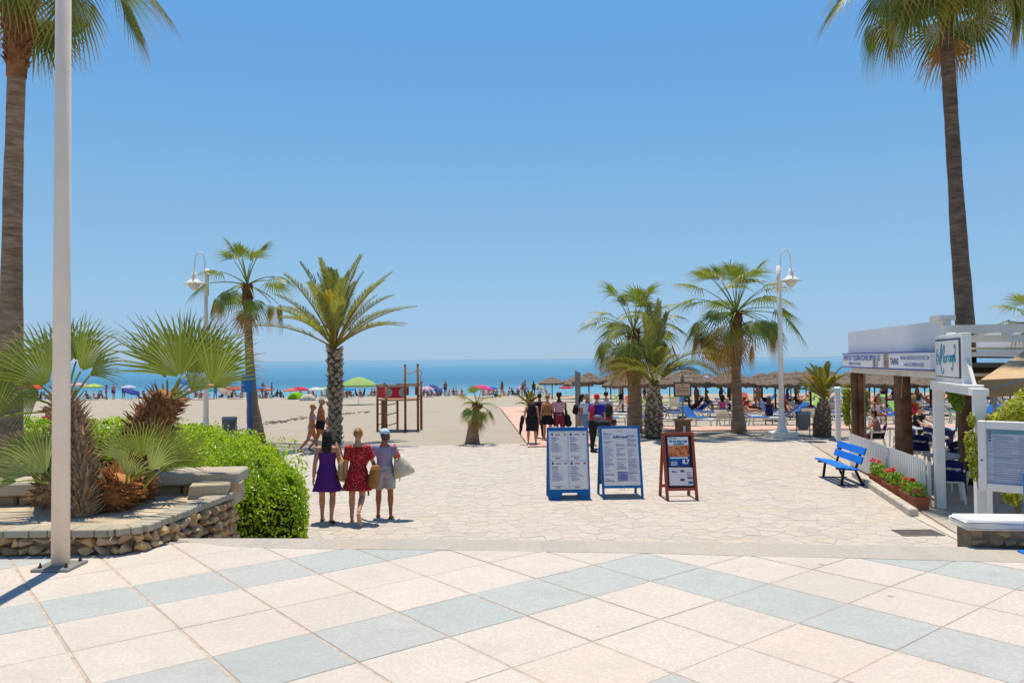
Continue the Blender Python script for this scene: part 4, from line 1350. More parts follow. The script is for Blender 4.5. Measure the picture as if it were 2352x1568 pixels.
def board_one(t, Mf, Mr, w, L):
    for M, nm in ((Mf, 'front_leaf'), (Mr, 'rear_leaf')):
        mb = MB()
        pl = [(-w / 2, 0), (-w * .24, 0), (-w * .16, .15), (w * .20, .15), (w * .28, 0), (w / 2, 0), (w / 2, L), (-w / 2, L)]
        mb.prism(pl, -.02, .02, Matrix.Rotation(pi / 2, 4, 'X'))
        add(t, mb, M, nm, m_bfr)
    mb = MB(); mb.box((0, -.026, .83), (w - .07, .012, 1.22)); sheet = add(t, mb, Mf, 'poster', m_paper)
    for s in (-1, 1):
        mb = MB(); mb.box((s * .28, 0, L + .008), (.12, .10, .03)); add(t, mb, Mf, 'hinge', m_white)
    sw, sh = (w - .12) / 2, .59
    rr = random.Random(6)
    lav, blu, red, grn, yel, blk = MB(), MB(), MB(), MB(), MB(), MB()
    yy = -.0335
    for ix in range(2):
        for iy in range(2):
            u0 = -w / 2 + .05 + ix * (sw + .02); v1 = 1.42 - iy * (sh + .02)
            for (a, b, c, d) in ((0, 0, sw, .004), (0, -sh, sw, .004)): bars(lav, u0 + a, v1 + b, c, d, yy)
            for a in (0, sw): lav.box((u0 + a, yy, v1 - sh / 2), (.004, .0016, sh))
            bars(blu, u0 + .035, v1 - .055, .045, .04, yy); blu.box((u0 + .0575, yy, v1 - .025), (.018, .0016, .03))
            bars(red, u0 + .12, v1 - .055, .11, .022, yy)
            fx = u0 + sw - .075
            if (ix, iy) == (0, 0): bars(red, fx, v1 - .05, .045, .04, yy); bars(yel, fx, v1 - .05, .045, .02, yy - .001)
            elif (ix, iy) == (1, 0): bars(blu, fx, v1 - .05, .045, .03, yy); bars(red, fx, v1 - .05, .045, .012, yy - .001); red.box((fx + .022, yy - .001, v1 - .05), (.012, .0016, .03))
            elif (ix, iy) == (0, 1): bars(blu, fx, v1 - .05, .018, .035, yy); bars(red, fx + .036, v1 - .05, .018, .035, yy)
            else: bars(blk, fx, v1 - .038, .045, .013, yy); bars(red, fx, v1 - .051, .045, .013, yy); bars(yel, fx, v1 - .064, .045, .013, yy)
            v = v1 - .12
            bars(blu, u0 + .03, v, rr.uniform(.11, .16), .014, yy); v -= .03
            for k in range(4): bars(lav, u0 + .035, v, rr.uniform(.08, .18), .011, yy); v -= .024
            v -= .012; bars(blu, u0 + .03, v, rr.uniform(.13, .18), .014, yy); v -= .03
            for k in range(6): bars(lav, u0 + .035, v, rr.uniform(.1, .26), .011, yy); v -= .024
            bars(lav, u0 + .05, v1 - sh + .075, .2, .011, yy)
            bars(red, u0 + .11, v1 - sh + .04, .1, .02, yy)
    for m_, mt in ((lav, m_inkl), (blu, m_inkb), (red, m_inkr), (yel, M_('ink_yellow', 'D8A92C', .7, .05, 4)), (blk, m_black)):
        tag(add(t, m_, Mf, 'print', mt, sheet), kind='stuff')
def frame4(t, M, w, L, mat, fw=.05, th=.035, z0=.0, zr=.26):
    for s in (-1, 1):
        mb = MB(); mb.box((s * (w / 2 - fw / 2), 0, L / 2), (fw, th, L)); add(t, mb, M, 'leg', mat)
    for z in (zr, L - fw / 2):
        mb = MB(); mb.box((0, 0, z), (w - 2 * fw - .002, th - .004, fw)); add(t, mb, M, 'rail', mat)
def board_two(t, Mf, Mr, w, L):
    frame4(t, Mf, w, L, m_bfr); frame4(t, Mr, w, L, m_bfr)
    mb = MB(); mb.box((0, .004, (L + .26) / 2), (w - .09, .012, L - .30)); add(t, mb, Mr, 'rear_panel', m_hard)
    mb = MB(); mb.box((0, -.004, (L + .26) / 2), (w - .09, .016, L - .30)); sheet = add(t, mb, Mf, 'poster', m_paper)
    rr = random.Random(2); lav, blu, red = MB(), MB(), MB(); yy = -.0135
    for c, u0 in enumerate((-.36, -.1, .14)):
        v = 1.40 if c != 1 else 1.17
        while v > .36:
            if rr.random() < .16:
                bars(blu, u0 + .0, v, .2, .012, yy); v -= .028
            elif rr.random() < .12: v -= .03
            else:
                bars(lav, u0 + .01, v, rr.uniform(.06, .2), .008, yy); v -= .022
    lav.box((0.02, yy - .001, .46), (.22, .0016, .16)); bars(blu, -.09, .56, .22, .02, yy - .002)
    for k in range(4): bars(blu, -.04, .50 - k * .03, .12, .008, yy - .002)
    bars(red, -.05, 1.43, .1, .014, yy)
    for m_, mt in ((lav, m_inkl), (blu, m_inkb), (red, M_('ink_orange', 'D0803A', .7, .05, 4))): tag(add(t, m_, Mf, 'print', mt, sheet), kind='stuff')
    text_on(sheet, 'laMoraga', .085, FACE(Mf @ Matrix.Translation((0, -.0145, 1.31))), m_inkb, shear=.3, bold=.0025)
    mb = MB(); mb.tube([(-.05, 0, .24), (-.03, 0, .205), (.03, 0, .20), (.05, 0, .24)], .004, 6); add(t, mb, Mf, 'chain', m_metal)
def mat_food():
    t = NT('food_photo_print')
    tc = t.node('ShaderNodeTexCoord').outputs['Object']
    n = t.noise(tc, 16, 4, .6); n2 = t.noise(tc, 34, 2, .5)
    c = t.ramp(n, [(.3, lin('6A2F18')), (.42, lin('C85A24')), (.52, lin('E0A070')), (.6, lin('D98A22')), (.7, lin('B8B02C')), (.8, lin('E8D8C0'))])
    c = t.mix(t.ramp(n2, [(.5, 0.0), (.65, .6)]), c, lin('C8402A'))
    return t.done(t.pbr(c, .5, .3))
def board_three(t, Mf, Mr, w, L):
    frame4(t, Mf, w, L, m_rfr, .06, .04, 0, .24); frame4(t, Mr, w, L, m_rfr, .06, .04, 0, .24)
    mb = MB(); mb.box((0, .006, (L + .24) / 2), (w - .11, .014, L - .28)); bk = add(t, mb, Mf, 'chalk_panel', m_black)
    mb = MB(); mb.box((-.005, -.006, 1.02), (.44, .004, .60)); ps = add(t, mb, Mf, 'poster', m_ink_w)
    mb = MB(); mb.box((-.005, -.0105, 1.03), (.437, .003, .23)); add(t, mb, Mf, 'food_photo', mat_food(), ps)
    mb = MB(); mb.box((-.005, -.0105, .812), (.437, .003, .2)); add(t, mb, Mf, 'blue_band', m_pblue, ps)
    text_on(ps, 'laMoraga', .05, FACE(Mf @ Matrix.Translation((-.13, -.0125, 1.29))), m_inkb, shear=.3)
    text_on(ps, 'Menú Especial', .066, FACE(Mf @ Matrix.Translation((0, -.0125, 1.225))), m_inkt, bold=.003)
    text_on(ps, '8,7', .12, FACE(Mf @ Matrix.Translation((.13, -.0135, .80))), m_ink_w, bold=.004)
    mb = MB(); rr = random.Random(3)
    bars(mb, -.2, .885, .38, .028, -.013)
    for k in range(3): bars(mb, -.19, .80 - k * .03, rr.uniform(.12, .17), .014, -.013)
    tag(add(t, mb, Mf, 'print', m_ink_w, ps), kind='stuff')
    mb = MB(); bars(mb, -.1, 1.17, .22, .03, -.013); bars(mb, -.19, .845, .2, .016, -.013); tag(add(t, mb, Mf, 'print', m_inkt, ps), kind='stuff')
    mb = MB(); mb.box((.01, -.004, .50), (.50, .004, .37), Matrix.Rotation(.02, 3, 'Y')); s2 = add(t, mb, Mf, 'leaflet', M_('leaflet_paper', 'E8DCDC', .6, .06, 5))
    mb = MB(); rr = random.Random(5)
    for (u, v, a, b) in ((-.18, .60, .07, .03), (-.1, .59, .03, .02), (.0, .61, .08, .045), (-.01, .43, .09, .05), (.14, .46, .12, .03)): bars(mb, u, v, a, b, -.008)
    for k in range(4): bars(mb, .13, .58 - k * .03, .1, .01, -.008)
    tag(add(t, mb, Mf, 'print', M_('ink_purple', '6A4A84', .7, .1, 6), s2), kind='stuff')
    mb = MB(); bars(mb, .15, .37, .1, .06, -.008); add(t, mb, Mf, 'print', m_inkt, s2)
b1 = G(1307, 1148); b2 = G(1429, 1146); b3 = G(1565, 1150)
a_board(b1 + Vector((0, .30, 0)), 0.03, 'blue-framed menu board with four white menus, leftmost of three', .88, 1.49, .62, board_one)
a_board(b2 + Vector((0, .33, 0)), 0.05, 'blue-framed menu board with one large white poster, middle of three', .87, 1.50, .72, board_two)
a_board(b3 + Vector((0, .30, 0)), 0.07, 'red wooden menu board with food poster, rightmost of three', .68, 1.38, .6, board_three)
# ================================================================== beach restaurant on the right
m_wall_w = M_('white_render', 'DADADA', .8, .05, 1.5, .1)
m_log = mat_trunk('log_wood', '5E4330', '8E6A50', 1.2)
m_beam = M_('white_beam', 'E2DCD0', .6, .06, 3)
m_cream = M_('cream_canvas', 'D9C49E', .8, .06, 3)
m_awn = M_('beige_awning', 'C0A27C', .85, .07, 3, .1)
m_sgn = M_('sign_white', 'E6E4E2', .5, .04, 3)
m_sgb = M_('sign_blue', '3A48A4', .5, .05, 3)
m_pvc = M_('white_plastic', 'E6E2DA', .4, .04, 3)
m_navy = M_('navy_cover', '12205E', .7, .12, 10)
m_table = M_('table_top_grey', 'A7A9B4', .5, .08, 4)
m_terra = M_('terracotta', 'B0674A', .85, .12, 6, .2)
m_kerb = mat_stone('kerb_stone', 'C9BFAF', .12, 5, .5, .9)
m_bench = M_('bench_blue', '0A74D8', .5, .07, 5)
m_iron = M_('cast_iron', '24252C', .6, .15, 9)
m_plant = leafmat('box_plant_leaf', '6F8F2E', '9FB74A', .5, .4, .3)
m_plant_y = leafmat('climber_leaf', '8C9A2A', 'C2BE4A', .5, .4, .3)
m_petal_r = leafmat('petal_red', 'D01822', 'E0303A', .5, .3, .15)
m_petal_p = leafmat('petal_pink', 'D8187A', 'E84A9A', .5, .3, .15)
m_petal_s = leafmat('petal_salmon', 'E0605A', 'EE8078', .5, .3, .15)
fa, fb = Vector((9.42, 22.0, 0)), Vector((8.3, 15.4, 0))
fd = (fb - fa).normalized(); fn = Vector((fd.y, -fd.x, 0))      # fn points to the plaza (-x)
if fn.x > 0: fn = -fn
inn = -fn
pav = thing('restaurant', fa, 0, 'open-fronted beach restaurant with white parapet on log posts', 'restaurant')
FR = Matrix((fd, inn, Vector((0, 0, 1)))).transposed().to_4x4()   # local x along the front, y inwards
def rb(parent, name, mat, x0, x1, y0, y1, z0, z1, bev=0.0):
    mb = MB()
    c, s = ((x0 + x1) / 2, (y0 + y1) / 2, (z0 + z1) / 2), (x1 - x0, y1 - y0, z1 - z0)
    if bev: mb.bbox(c, s, bev)
    else: mb.box(c, s)
    mb.v = [tuple(FR @ Vector(p)) for p in mb.v]
    return mb.build(name, mat, parent)
Lf = (fb - fa).length
rb(pav, 'parapet', m_wall_w, -.2, Lf + .25, .12, .27, 3.00, 3.64)
rb(pav, 'parapet', m_wall_w, -.2, -.05, .271, 6.0, 3.00, 3.64)
rb(pav, 'parapet_cap', m_beam, Lf - .25, Lf + .3, .05, .34, 3.642, 3.74)
rb(pav, 'roof_slab', m_beam, -.2, Lf + .25, .28, 6.0, 2.93, 3.02)
rb(pav, 'edge_beam', m_beam, -.15, Lf + .2, .16, .32, 2.50, 2.64)
rb(pav, 'ceiling_board', m_cream, -.15, Lf + .2, .33, 5.9, 2.55, 2.60)
rb(pav, 'spout', m_beam, -.34, -.21, .15, .3, 3.02, 3.22)
def log(x, y, r, z1, w=.04, sd=1):
    p = FR @ Vector((x, y, 0))
    me, P, R_ = trunk_mesh('log_post', [(p.x, p.y, 0), (p.x + .02, p.y, z1 * .5), (p.x, p.y, z1)], [r * 1.05, r, r * .95], m_log, 14, w, sd)
    link('log_post', me, pav)
q = AT(1961, 900, 21.95) - fa; q2 = AT(1976, 900, 21.9) - fa; q3 = AT(2072, 900, 18.0) - fa
for qq, r, sd in ((q, .10, 1), (q2, .09, 2), (q3, .185, 3)):
    l = FR.inverted() @ Vector((qq.x, qq.y, 0)); log(max(-.1, l.x), max(.2, l.y), r, 2.50, .03, sd)
rb(pav, 'down_pipe', m_metal, .62, .66, .30, .34, .02, 2.55)
mb = MB(); a = FR @ Vector((4.35, .16, 2.5)); b_ = FR @ Vector((4.0, .15, 1.6)); mb.tube([a, (a + b_) / 2 + Vector((.03, 0, -.05)), b_], .012, 6); mb.build('rope', M_('straw_rope', 'A08C6E', .9, .2, 20), pav)
# dark wall added at the back; the interior's shade is put into its brown
rb(pav, 'shade_wall', M_('interior_shade_brown', '5A4636', .9, .2, 2), Lf + .8, Lf + .95, 3.4, 11, 0.004, 2.9)
# printed fascia boards hanging from the front
def fascia(x0, x1, label):
    p0 = fa + FR @ Vector((x0, 0, 0))
    t = thing('fascia_sign', p0, 0, label, 'sign', 'fascia signs on the restaurant front')
    w = x1 - x0
    def rr(name, mat, a, b, y0, y1, z0, z1, par=None): return rb(par or t, name, mat, a, b, y0, y1, z0, z1)
    pn = rr('panel', m_sgn, .0, w, -.05, .04, 2.68, 3.02)
    rr('blue_edge', m_sgb, 0, w, -.055, .045, 3.021, 3.045); rr('blue_edge', m_sgb, 0, w, -.055, .045, 2.655, 2.679)
    return t, pn, w
def ftext(pn, s, x, z, size, mat, sx=1.0, bold=.0):
    M = FR @ Matrix.Translation((x, -.052, z)) @ Matrix.Rotation(pi / 2, 4, 'X')
    return text_on(pn, s, size, M, mat, align='LEFT', sx=sx, bold=bold)
def mat_pic(name, cols):
    t = NT(name); tc = t.node('ShaderNodeTexCoord').outputs['Object']
    c = t.ramp(t.noise(tc, 6, 3, .6), [(.3 + .4 * i / (len(cols) - 1), lin(x)) for i, x in enumerate(cols)])
    return t.done(t.pbr(c, .5, .3))
t1, pn, w = fascia(-.15, 3.55, 'white fascia board reading EVENTOS Y CELEBRACIONES ESPECIALES')
ftext(pn, 'EVENTOS Y CELEBRACIONES ESPECIALES', .12, 2.91, .175, m_sgb, 1.08, .004)
ftext(pn, 'RESERVE ESTE ESPACIO', .7, 2.76, .105, m_sgb, 1.1)
rb(t1, 'picture', mat_pic('bottles_print', ['5A4038', '8C8A96', 'C8C4C4', '6A3A34']), w - .75, w - .3, -.0545, -.051, 2.69, 2.93)
t2, pn, w = fascia(3.6, 6.75, 'white fascia board reading TAPAS beside a food picture')
rb(t2, 'picture', mat_pic('tapas_print', ['3A2A22', 'C08A70', '6A7A5A', 'D8B09A']), .1, .48, -.0545, -.051, 2.69, 3.01)
ftext(pn, 'TAPAS', .6, 2.83, .20, M_('ink_navy', '2A2E60', .6, .05, 4), 1.0, .006)
ftext(pn, 'PRUEBE NUESTROS PLATOS DEL DIA', 1.3, 2.91, .11, m_sgb)
ftext(pn, 'HAGA SU RESERVA AQUI', 1.55, 2.77, .11, m_sgb)
# entrance arch with the script sign
ar0, ar1 = Vector((8.2, 15.2, 0)), Vector((7.44, 12.6, 0))
ad = (ar1 - ar0).normalized(); an = Vector((-ad.y, ad.x, 0))
if an.x < 0: an = -an                                            # inwards
AR = Matrix((ad, an, Vector((0, 0, 1)))).transposed().to_4x4()
La = (ar1 - ar0).length
arch = thing('entrance_arch', ar0, 0, 'white square-post entrance arch carrying a boxed sign with blue script', 'arch')
def ab(parent, name, mat, x0, x1, y0, y1, z0, z1, bev=.008):
    mb = MB(); mb.bbox(((x0 + x1) / 2, (y0 + y1) / 2, (z0 + z1) / 2), (x1 - x0, y1 - y0, z1 - z0), bev)
    mb.v = [tuple(AR @ Vector(p)) for p in mb.v]
    return mb.build(name, mat, parent)
ab(arch, 'post', m_white2, -.09, .09, -.0, .17, 0, 2.30)
ab(arch, 'post', m_white2, La - .09, La + .09, -.0, .17, 0, 2.30)
ab(arch, 'beam', m_white2, -.12, La + .12, -.03, .20, 2.302, 2.42)
ab(arch, 'ledge', m_white2, .05, La - .2, -.05, .22, 2.422, 2.47)
sb = ab(arch, 'sign_box', m_white2, .15, 2.05, .02, .16, 2.472, 3.34)
ab(sb, 'dark_reveal', M_('sign_reveal', '4A5570', .6, .1, 4), .25, 1.95, -.002, .018, 2.56, 3.26, .003)
sp = ab(sb, 'sign_face', M_('sign_face', 'DAD8D2', .45, .04, 3), .27, 1.93, -.014, -.003, 2.58, 3.22, .002)
ab(sb, 'ball_finial', m_white2, .9, 1.2, .04, .14, 3.342, 3.37, .01)
for x in (.02, La - .55):
    mb = MB(); s_ = -1 if x < 1 else 1
    a = Vector((.15 if s_ < 0 else 2.05, .09, 2.9)); b_ = Vector((-.05 if s_ < 0 else 2.5, .09, 2.425))
    mb.bar(a, b_, .05, .04); mb.v = [tuple(AR @ Vector(p)) for p in mb.v]; mb.build('strut', m_white2, arch)
# script lettering drawn as strokes: tall looped M and a tail on the last letter
def stroke(pts, r0, parent, mat):
    P = []
    n = len(pts)
    for i in range(n - 1):
        p0, p1, p2, p3 = pts[max(i - 1, 0)], pts[i], pts[i + 1], pts[min(i + 2, n - 1)]
        for k in range(6):
            t_ = k / 6
            P.append(tuple(.5 * ((2 * p1[j]) + (-p0[j] + p2[j]) * t_ + (2 * p0[j] - 5 * p1[j] + 4 * p2[j] - p3[j]) * t_ ** 2 + (-p0[j] + 3 * p1[j] - 3 * p2[j] + p3[j]) * t_ ** 3) for j in (0, 1)))
    P.append(pts[-1])
    mb = MB(); vs, fs = [], []
    m = len(P)
    for i, p in enumerate(P):
        d = Vector((P[min(i + 1, m - 1)][0] - P[max(i - 1, 0)][0], P[min(i + 1, m - 1)][1] - P[max(i - 1, 0)][1]))
        d.normalize(); nn = Vector((-d.y, d.x))
        r = r0 * (.55 + .75 * abs(d.y))
        for s_ in (-1, 1):
            vs.append(AR @ Vector((p[0] + nn.x * r * s_, -.0165, p[1] + nn.y * r * s_)))
    for i in range(m - 1): fs.append((2 * i, 2 * i + 1, 2 * i + 3, 2 * i + 2))
    mb.add(vs, fs)
    return mb.build('script_letter', mat, parent)
for pts in ([(.50, 3.08), (.42, 3.0), (.40, 2.86), (.42, 2.80), (.50, 2.80)],
            [(.44, 2.95), (.52, 2.97), (.55, 2.90), (.50, 2.86), (.56, 2.84)],
            [(.60, 2.78), (.64, 2.9), (.72, 3.08), (.80, 3.17), (.80, 3.08), (.72, 2.92), (.72, 2.78), (.78, 2.66), (.88, 2.64), (.95, 2.72)],
            [(.72, 2.86), (.84, 3.0), (.98, 3.14), (1.0, 3.06), (.90, 2.92), (.92, 2.84), (.98, 2.86)],
            [(1.06, 2.94), (1.0, 2.92), (1.0, 2.85), (1.07, 2.84), (1.11, 2.90), (1.06, 2.94)],
            [(1.16, 2.84), (1.17, 2.95), (1.22, 2.94), (1.26, 2.96)],
            [(1.40, 2.94), (1.32, 2.94), (1.31, 2.86), (1.39, 2.86), (1.42, 2.96), (1.42, 2.85)],
            [(1.56, 2.94), (1.49, 2.94), (1.48, 2.87), (1.55, 2.87), (1.58, 2.96), (1.57, 2.76), (1.50, 2.70), (1.47, 2.75)],
            [(1.66, 2.90), (1.63, 2.94), (1.66, 2.97), (1.72, 2.94), (1.73, 2.86), (1.66, 2.87), (1.72, 3.0), (1.76, 3.1), (1.70, 3.14), (1.66, 3.09)]):
    stroke(pts, .022, sp, m_inkt)
# picket fence in two panels
pf0, pf1 = Vector((9.05, 21.0, 0)), Vector((8.12, 15.35, 0))
fence = thing('picket_fence', pf0, 0, 'low white picket fence along the restaurant front', 'fence')
pd = (pf1 - pf0); Lp_ = pd.length; pd.normalize()
pk = MB(); pk.prism([(-.037, 0), (.037, 0), (.037, .80), (.02, .845), (-.02, .845), (-.037, .80)], -.012, .012, Matrix.Rotation(pi / 2, 4, 'X')); pk = pk.mesh('picket', m_white2)
n = int(Lp_ / .132)
ang = atan2(pd.y, pd.x)
for i in range(n):
    if i in (int(n * .56), int(n * .56) + 1): continue
    c = pd * (i + .5) * .132
    link('picket', pk, fence, (c.x, c.y, .06), (0, 0, ang))
for (a, b_) in ((0, .55), (.60, 1)):
    for z in (.25, .65):
        mb = MB(); mb.bar((pd.x * Lp_ * a + .03, pd.y * Lp_ * a, z), (pd.x * Lp_ * b_ + .03, pd.y * Lp_ * b_, z), .03, .06); mb.build('rail', m_white2, fence)
for a in (0, .56, .60, 1):
    mb = MB(); mb.bbox((pd.x * Lp_ * a + .045, pd.y * Lp_ * a, .44), (.06, .06, .88), .006); mb.build('fence_post', m_white2, fence)
# kerb stones
k0, k1 = G(2100, 1188), G(1962, 1094)
kerb = thing('kerb', k0, 0, 'row of pale kerb stones in front of the flower boxes', 'kerb')
kd = (k1 - k0); KL = kd.length; kd.normalize(); x = 0
rnd = random.Random(5)
while x < KL - .1:
    w = rnd.uniform(.42, .56)
    mb = MB(); mb.bbox((0, 0, 0), (w - .02, .16, .17), .025)
    c = kd * (x + w / 2)
    mb.build('kerb_stone', m_kerb, kerb, (c.x, c.y, .075), atan2(kd.y, kd.x) + rnd.uniform(-.02, .02)); x += w
# pale edging strip where the paving meets the restaurant floor
mb = MB(); a, b_ = k0 + Vector((.05, -.05, 0)), G(2228, 1252)
mb.bar((a.x, a.y, .012), (b_.x, b_.y, .012), .16, .03); tag(mb.build('edging_strip', m_kerb), 'flat pale edging strip between the paving and the restaurant floor', 'edging')
mb = MB(); gq = G(2108, 1225)
gr = thing('drain_grate', (gq.x, gq.y, .016), 0, 'rectangular metal drain grate set in the paving near the steps', 'drain')
for s in (-1, 1):
    mb = MB(); mb.box((0, s * .21, .004), (.68, .02, .012)); mb.build('frame_bar', m_metal, gr)
for k in range(17):
    mb = MB(); mb.box((-.33 + .04125 * k, 0, .003), (.024, .40, .01)); mb.build('grate_bar', M_('grate_iron', '6A625E', .7, .2, 9), gr)
# plants
def leaf_blob(mb, c, r, n, ls, rnd, flat=1.0, shell=.35):
    c = Vector(c)
    for i in range(n):
        v = Vector((rnd.gauss(0, 1), rnd.gauss(0, 1), rnd.gauss(0, 1))).normalized()
        k = (1 - shell * rnd.random()) * (1 + .25 * mnoise.noise(v * 2 + c))
        p = c + Vector((v.x * r[0] * k, v.y * r[1] * k, v.z * r[2] * k))
        nn = (v + Vector((rnd.gauss(0, .6), rnd.gauss(0, .6), rnd.gauss(.3, .6)))).normalized()
        t1_ = Matrix.Rotation(rnd.uniform(0, 6.28), 3, nn) @ nn.orthogonal().normalized(); t2_ = nn.cross(t1_)
        L = ls * rnd.uniform(.7, 1.3)
        mb.add([p - t1_ * L, p + t2_ * L * .55, p + t1_ * L, p - t2_ * L * .55], [(0, 1, 2, 3)], [rnd.random()] * 4)
def flower_box(c, L, ang, label, flowers, seed):
    t = thing('flower_box', c, ang, label, 'flower box', 'flower boxes before the picket fence')
    mb = MB()
    pr = []
    w0, w1, hh = .11, .14, .24
    mb.add([(-L / 2 + .02, -w0, 0), (L / 2 - .02, -w0, 0), (L / 2 - .02, w0, 0), (-L / 2 + .02, w0, 0), (-L / 2, -w1, hh), (L / 2, -w1, hh), (L / 2, w1, hh), (-L / 2, w1, hh),
            (-L / 2 + .03, -w1 + .025, hh), (L / 2 - .03, -w1 + .025, hh), (L / 2 - .03, w1 - .025, hh), (-L / 2 + .03, w1 - .025, hh)],
           [(3, 2, 1, 0), (0, 1, 5, 4), (1, 2, 6, 5), (2, 3, 7, 6), (3, 0, 4, 7), (4, 5, 9, 8), (5, 6, 10, 9), (6, 7, 11, 10), (7, 4, 8, 11)])
    mb.build('box', m_terra, t)
    mb = MB(); mb.box((0, 0, hh - .03), (L - .05, .22, .02)); mb.build('soil', m_core, t)
    rnd = random.Random(seed)
    mb = MB()
    for k in range(4): leaf_blob(mb, ((-.375 + .25 * k) * L, rnd.uniform(-.03, .03), hh + .12), (.17, .16, .15), 190, .032, rnd)
    tag(mb.build('foliage', m_plant, t, tattr=True, smooth=False), kind='stuff')
    for (u, z, mat, r) in flowers:
        mb = MB(); leaf_blob(mb, (u * L, -.06, hh + z), (r, r, r * .8), 60, .025, rnd, shell=.6); mb.build('bloom', mat, t, tattr=True, smooth=False)
    return t
fang = atan2(pd.y, pd.x)
def along(px, py): return G(px, py, 0)
c1, c2_, c3 = along(2092, 1163), along(2045, 1136), along(2012, 1116)
flower_box(c1 + Vector((.12, .1, 0)), .95, fang, 'terracotta flower box with magenta bloom, nearest the entrance arch', [(.40, .12, m_petal_p, .09), (.1, .28, m_petal_r, .06), (-.3, .24, m_petal_s, .06), (-.42, .12, m_petal_s, .05)], 3)
flower_box(c2_ + Vector((.12, .1, 0)), .8, fang, 'terracotta flower box with salmon and red blooms, middle of three', [(.2, .3, m_petal_r, .07), (-.2, .22, m_petal_s, .07), (-.4, .15, m_petal_s, .06)], 4)
flower_box(c3 + Vector((.12, .1, 0)), .7, fang, 'terracotta flower box with magenta bloom, farthest from the arch', [(-.35, .3, m_petal_p, .09), (.35, .34, m_petal_s, .06)], 5)
cc = along(1992, 1085)
gp = thing('potted_geranium', cc + Vector((.25, .0, 0)), 0, 'round bushy geranium with red blooms behind the blue bench', 'plant')
rnd = random.Random(9); mb = MB(); leaf_blob(mb, (0, 0, .28), (.3, .3, .28), 700, .035, rnd); leaf_blob(mb, (.1, .6, .5), (.22, .3, .2), 350, .035, rnd)
tag(mb.build('foliage', m_plant, gp, tattr=True, smooth=False), kind='stuff')
for (x_, y_, z_, mt, r) in ((-.1, -.2, .58, m_petal_r, .07), (.05, .1, .66, m_petal_r, .06), (-.15, .9, .75, m_petal_s, .09), (.1, .8, .8, m_petal_s, .06)):
    mb = MB(); leaf_blob(mb, (x_, y_, z_), (r, r, r), 60, .025, rnd, shell=.6); mb.build('bloom', mt, gp, tattr=True, smooth=False)
# blue bench, facing the plaza
bn, bf = G(1962, 1118), G(1907, 1094)
bc = (bn + bf) / 2 + Vector((.14, 0, 0)); bd = (bf - bn).normalized()
bench_b = thing('park_bench', bc, atan2(bd.y, bd.x) - pi / 2, 'bright blue slatted bench with black legs facing the plaza', 'bench')
# local: y along the bench, -x is the front
for k, x in enumerate((-.42, -.28, -.14)):
    mb = MB(); mb.bbox((x, 0, .44 - .02 * k), (.125, 1.75, .035), .008); mb.build('seat_slat', m_bench, bench_b)
for k, (x, z) in enumerate(((.02, .60), (.09, .80))):
    mb = MB(); mb.bbox((0, 0, 0), (.035, 1.75, .17), .008, Matrix.Rotation(.32, 3, 'Y')); mb.build('back_slat', m_bench, bench_b, (x, 0, z))
for s in (-1, 1):
    y = s * .62
    mb = MB(); mb.bar((-.36, y, 0), (-.30, y, .42), .05, .05, (0, 1, 0)); mb.build('leg', m_iron, bench_b)
    mb = MB(); mb.bar((.12, y, 0), (-.06, y, .40), .05, .05, (0, 1, 0)); mb.build('leg', m_iron, bench_b)
    mb = MB(); mb.bar((-.48, y, .395), (-.03, y, .36), .04, .05, (0, 1, 0)); mb.bar((-.04, y, .37), (.12, y, .88), .04, .05, (0, 1, 0)); mb.build('bracket', m_iron, bench_b)
    mb = MB(); mb.bar((-.46, y, .012), (.2, y, .012), .06, .024); mb.build('foot_bar', m_iron, bench_b)
# slim white panel on two thin legs
wp = AT(1925, 1000, 24.2)
pnl = thing('panel_sign', (wp.x, 24.2, 0.004), -.36, 'slim white upright panel sign on thin legs beyond the fence', 'sign')
mb = MB(); mb.bbox((0, 0, 1.17), (.13, .9, 1.6), .015); mb.build('panel', m_wall_w, pnl)
mb = MB(); mb.bbox((.0, 0, 1.985), (.17, .94, .03), .008); mb.build('top_cap', m_white2, pnl)
for s in (-.35, .35):
    mb = MB(); mb.tube([(0, s, 0), (0, s, .4)], .02, 8); mb.build('leg', m_dark, pnl)
# menu case on legs
mc = AT(2247, 1000, 12.25); mc2 = AT(2385, 1000, 11.75)
cd = Vector((mc2.x - mc.x, mc2.y - mc.y, 0)); cw = cd.length + .25; cd.normalize()
case = thing('menu_case', (mc.x, mc.y, 0.004), atan2(cd.y, cd.x), 'white-framed glazed menu case with blue menu beside the arch', 'menu case')
z0, z1 = .85, 1.93
for nm, (a, b_, c, d) in (('frame_left', (0, .11, z0, z1)), ('frame_right', (cw - .11, cw, z0, z1))):
    mb = MB(); mb.bbox(((a + b_) / 2, 0, (c + d) / 2), (b_ - a, .12, d - c), .01); mb.build('frame_stile', m_white2, case)
for (c, d) in ((z0, z0 + .12), (z1 - .12, z1)):
    mb = MB(); mb.bbox((cw / 2, 0, (c + d) / 2), (cw - .222, .116, d - c), .008); mb.build('frame_rail', m_white2, case)
mb = MB(); mb.box((cw / 2, .03, (z0 + z1) / 2), (cw - .2, .03, z1 - z0 - .22)); back = mb.build('back_panel', m_white, case)
def mat_menu():
    t = NT('blue_menu_print'); tc = t.node('ShaderNodeTexCoord').outputs['Object']
    mp = t.node('ShaderNodeMapping'); mp.inputs['Scale'].default_value = (1.2, 1, 16); t.L(tc, mp.inputs['Vector'])
    n = t.noise(mp.outputs[0], 1.6, 4, .6)
    c = t.ramp(n, [(.3, lin('7AA2C6')), (.5, lin('AEBDD4')), (.7, lin('CED0DC'))])
    return t.done(t.pbr(c, .35, .5))
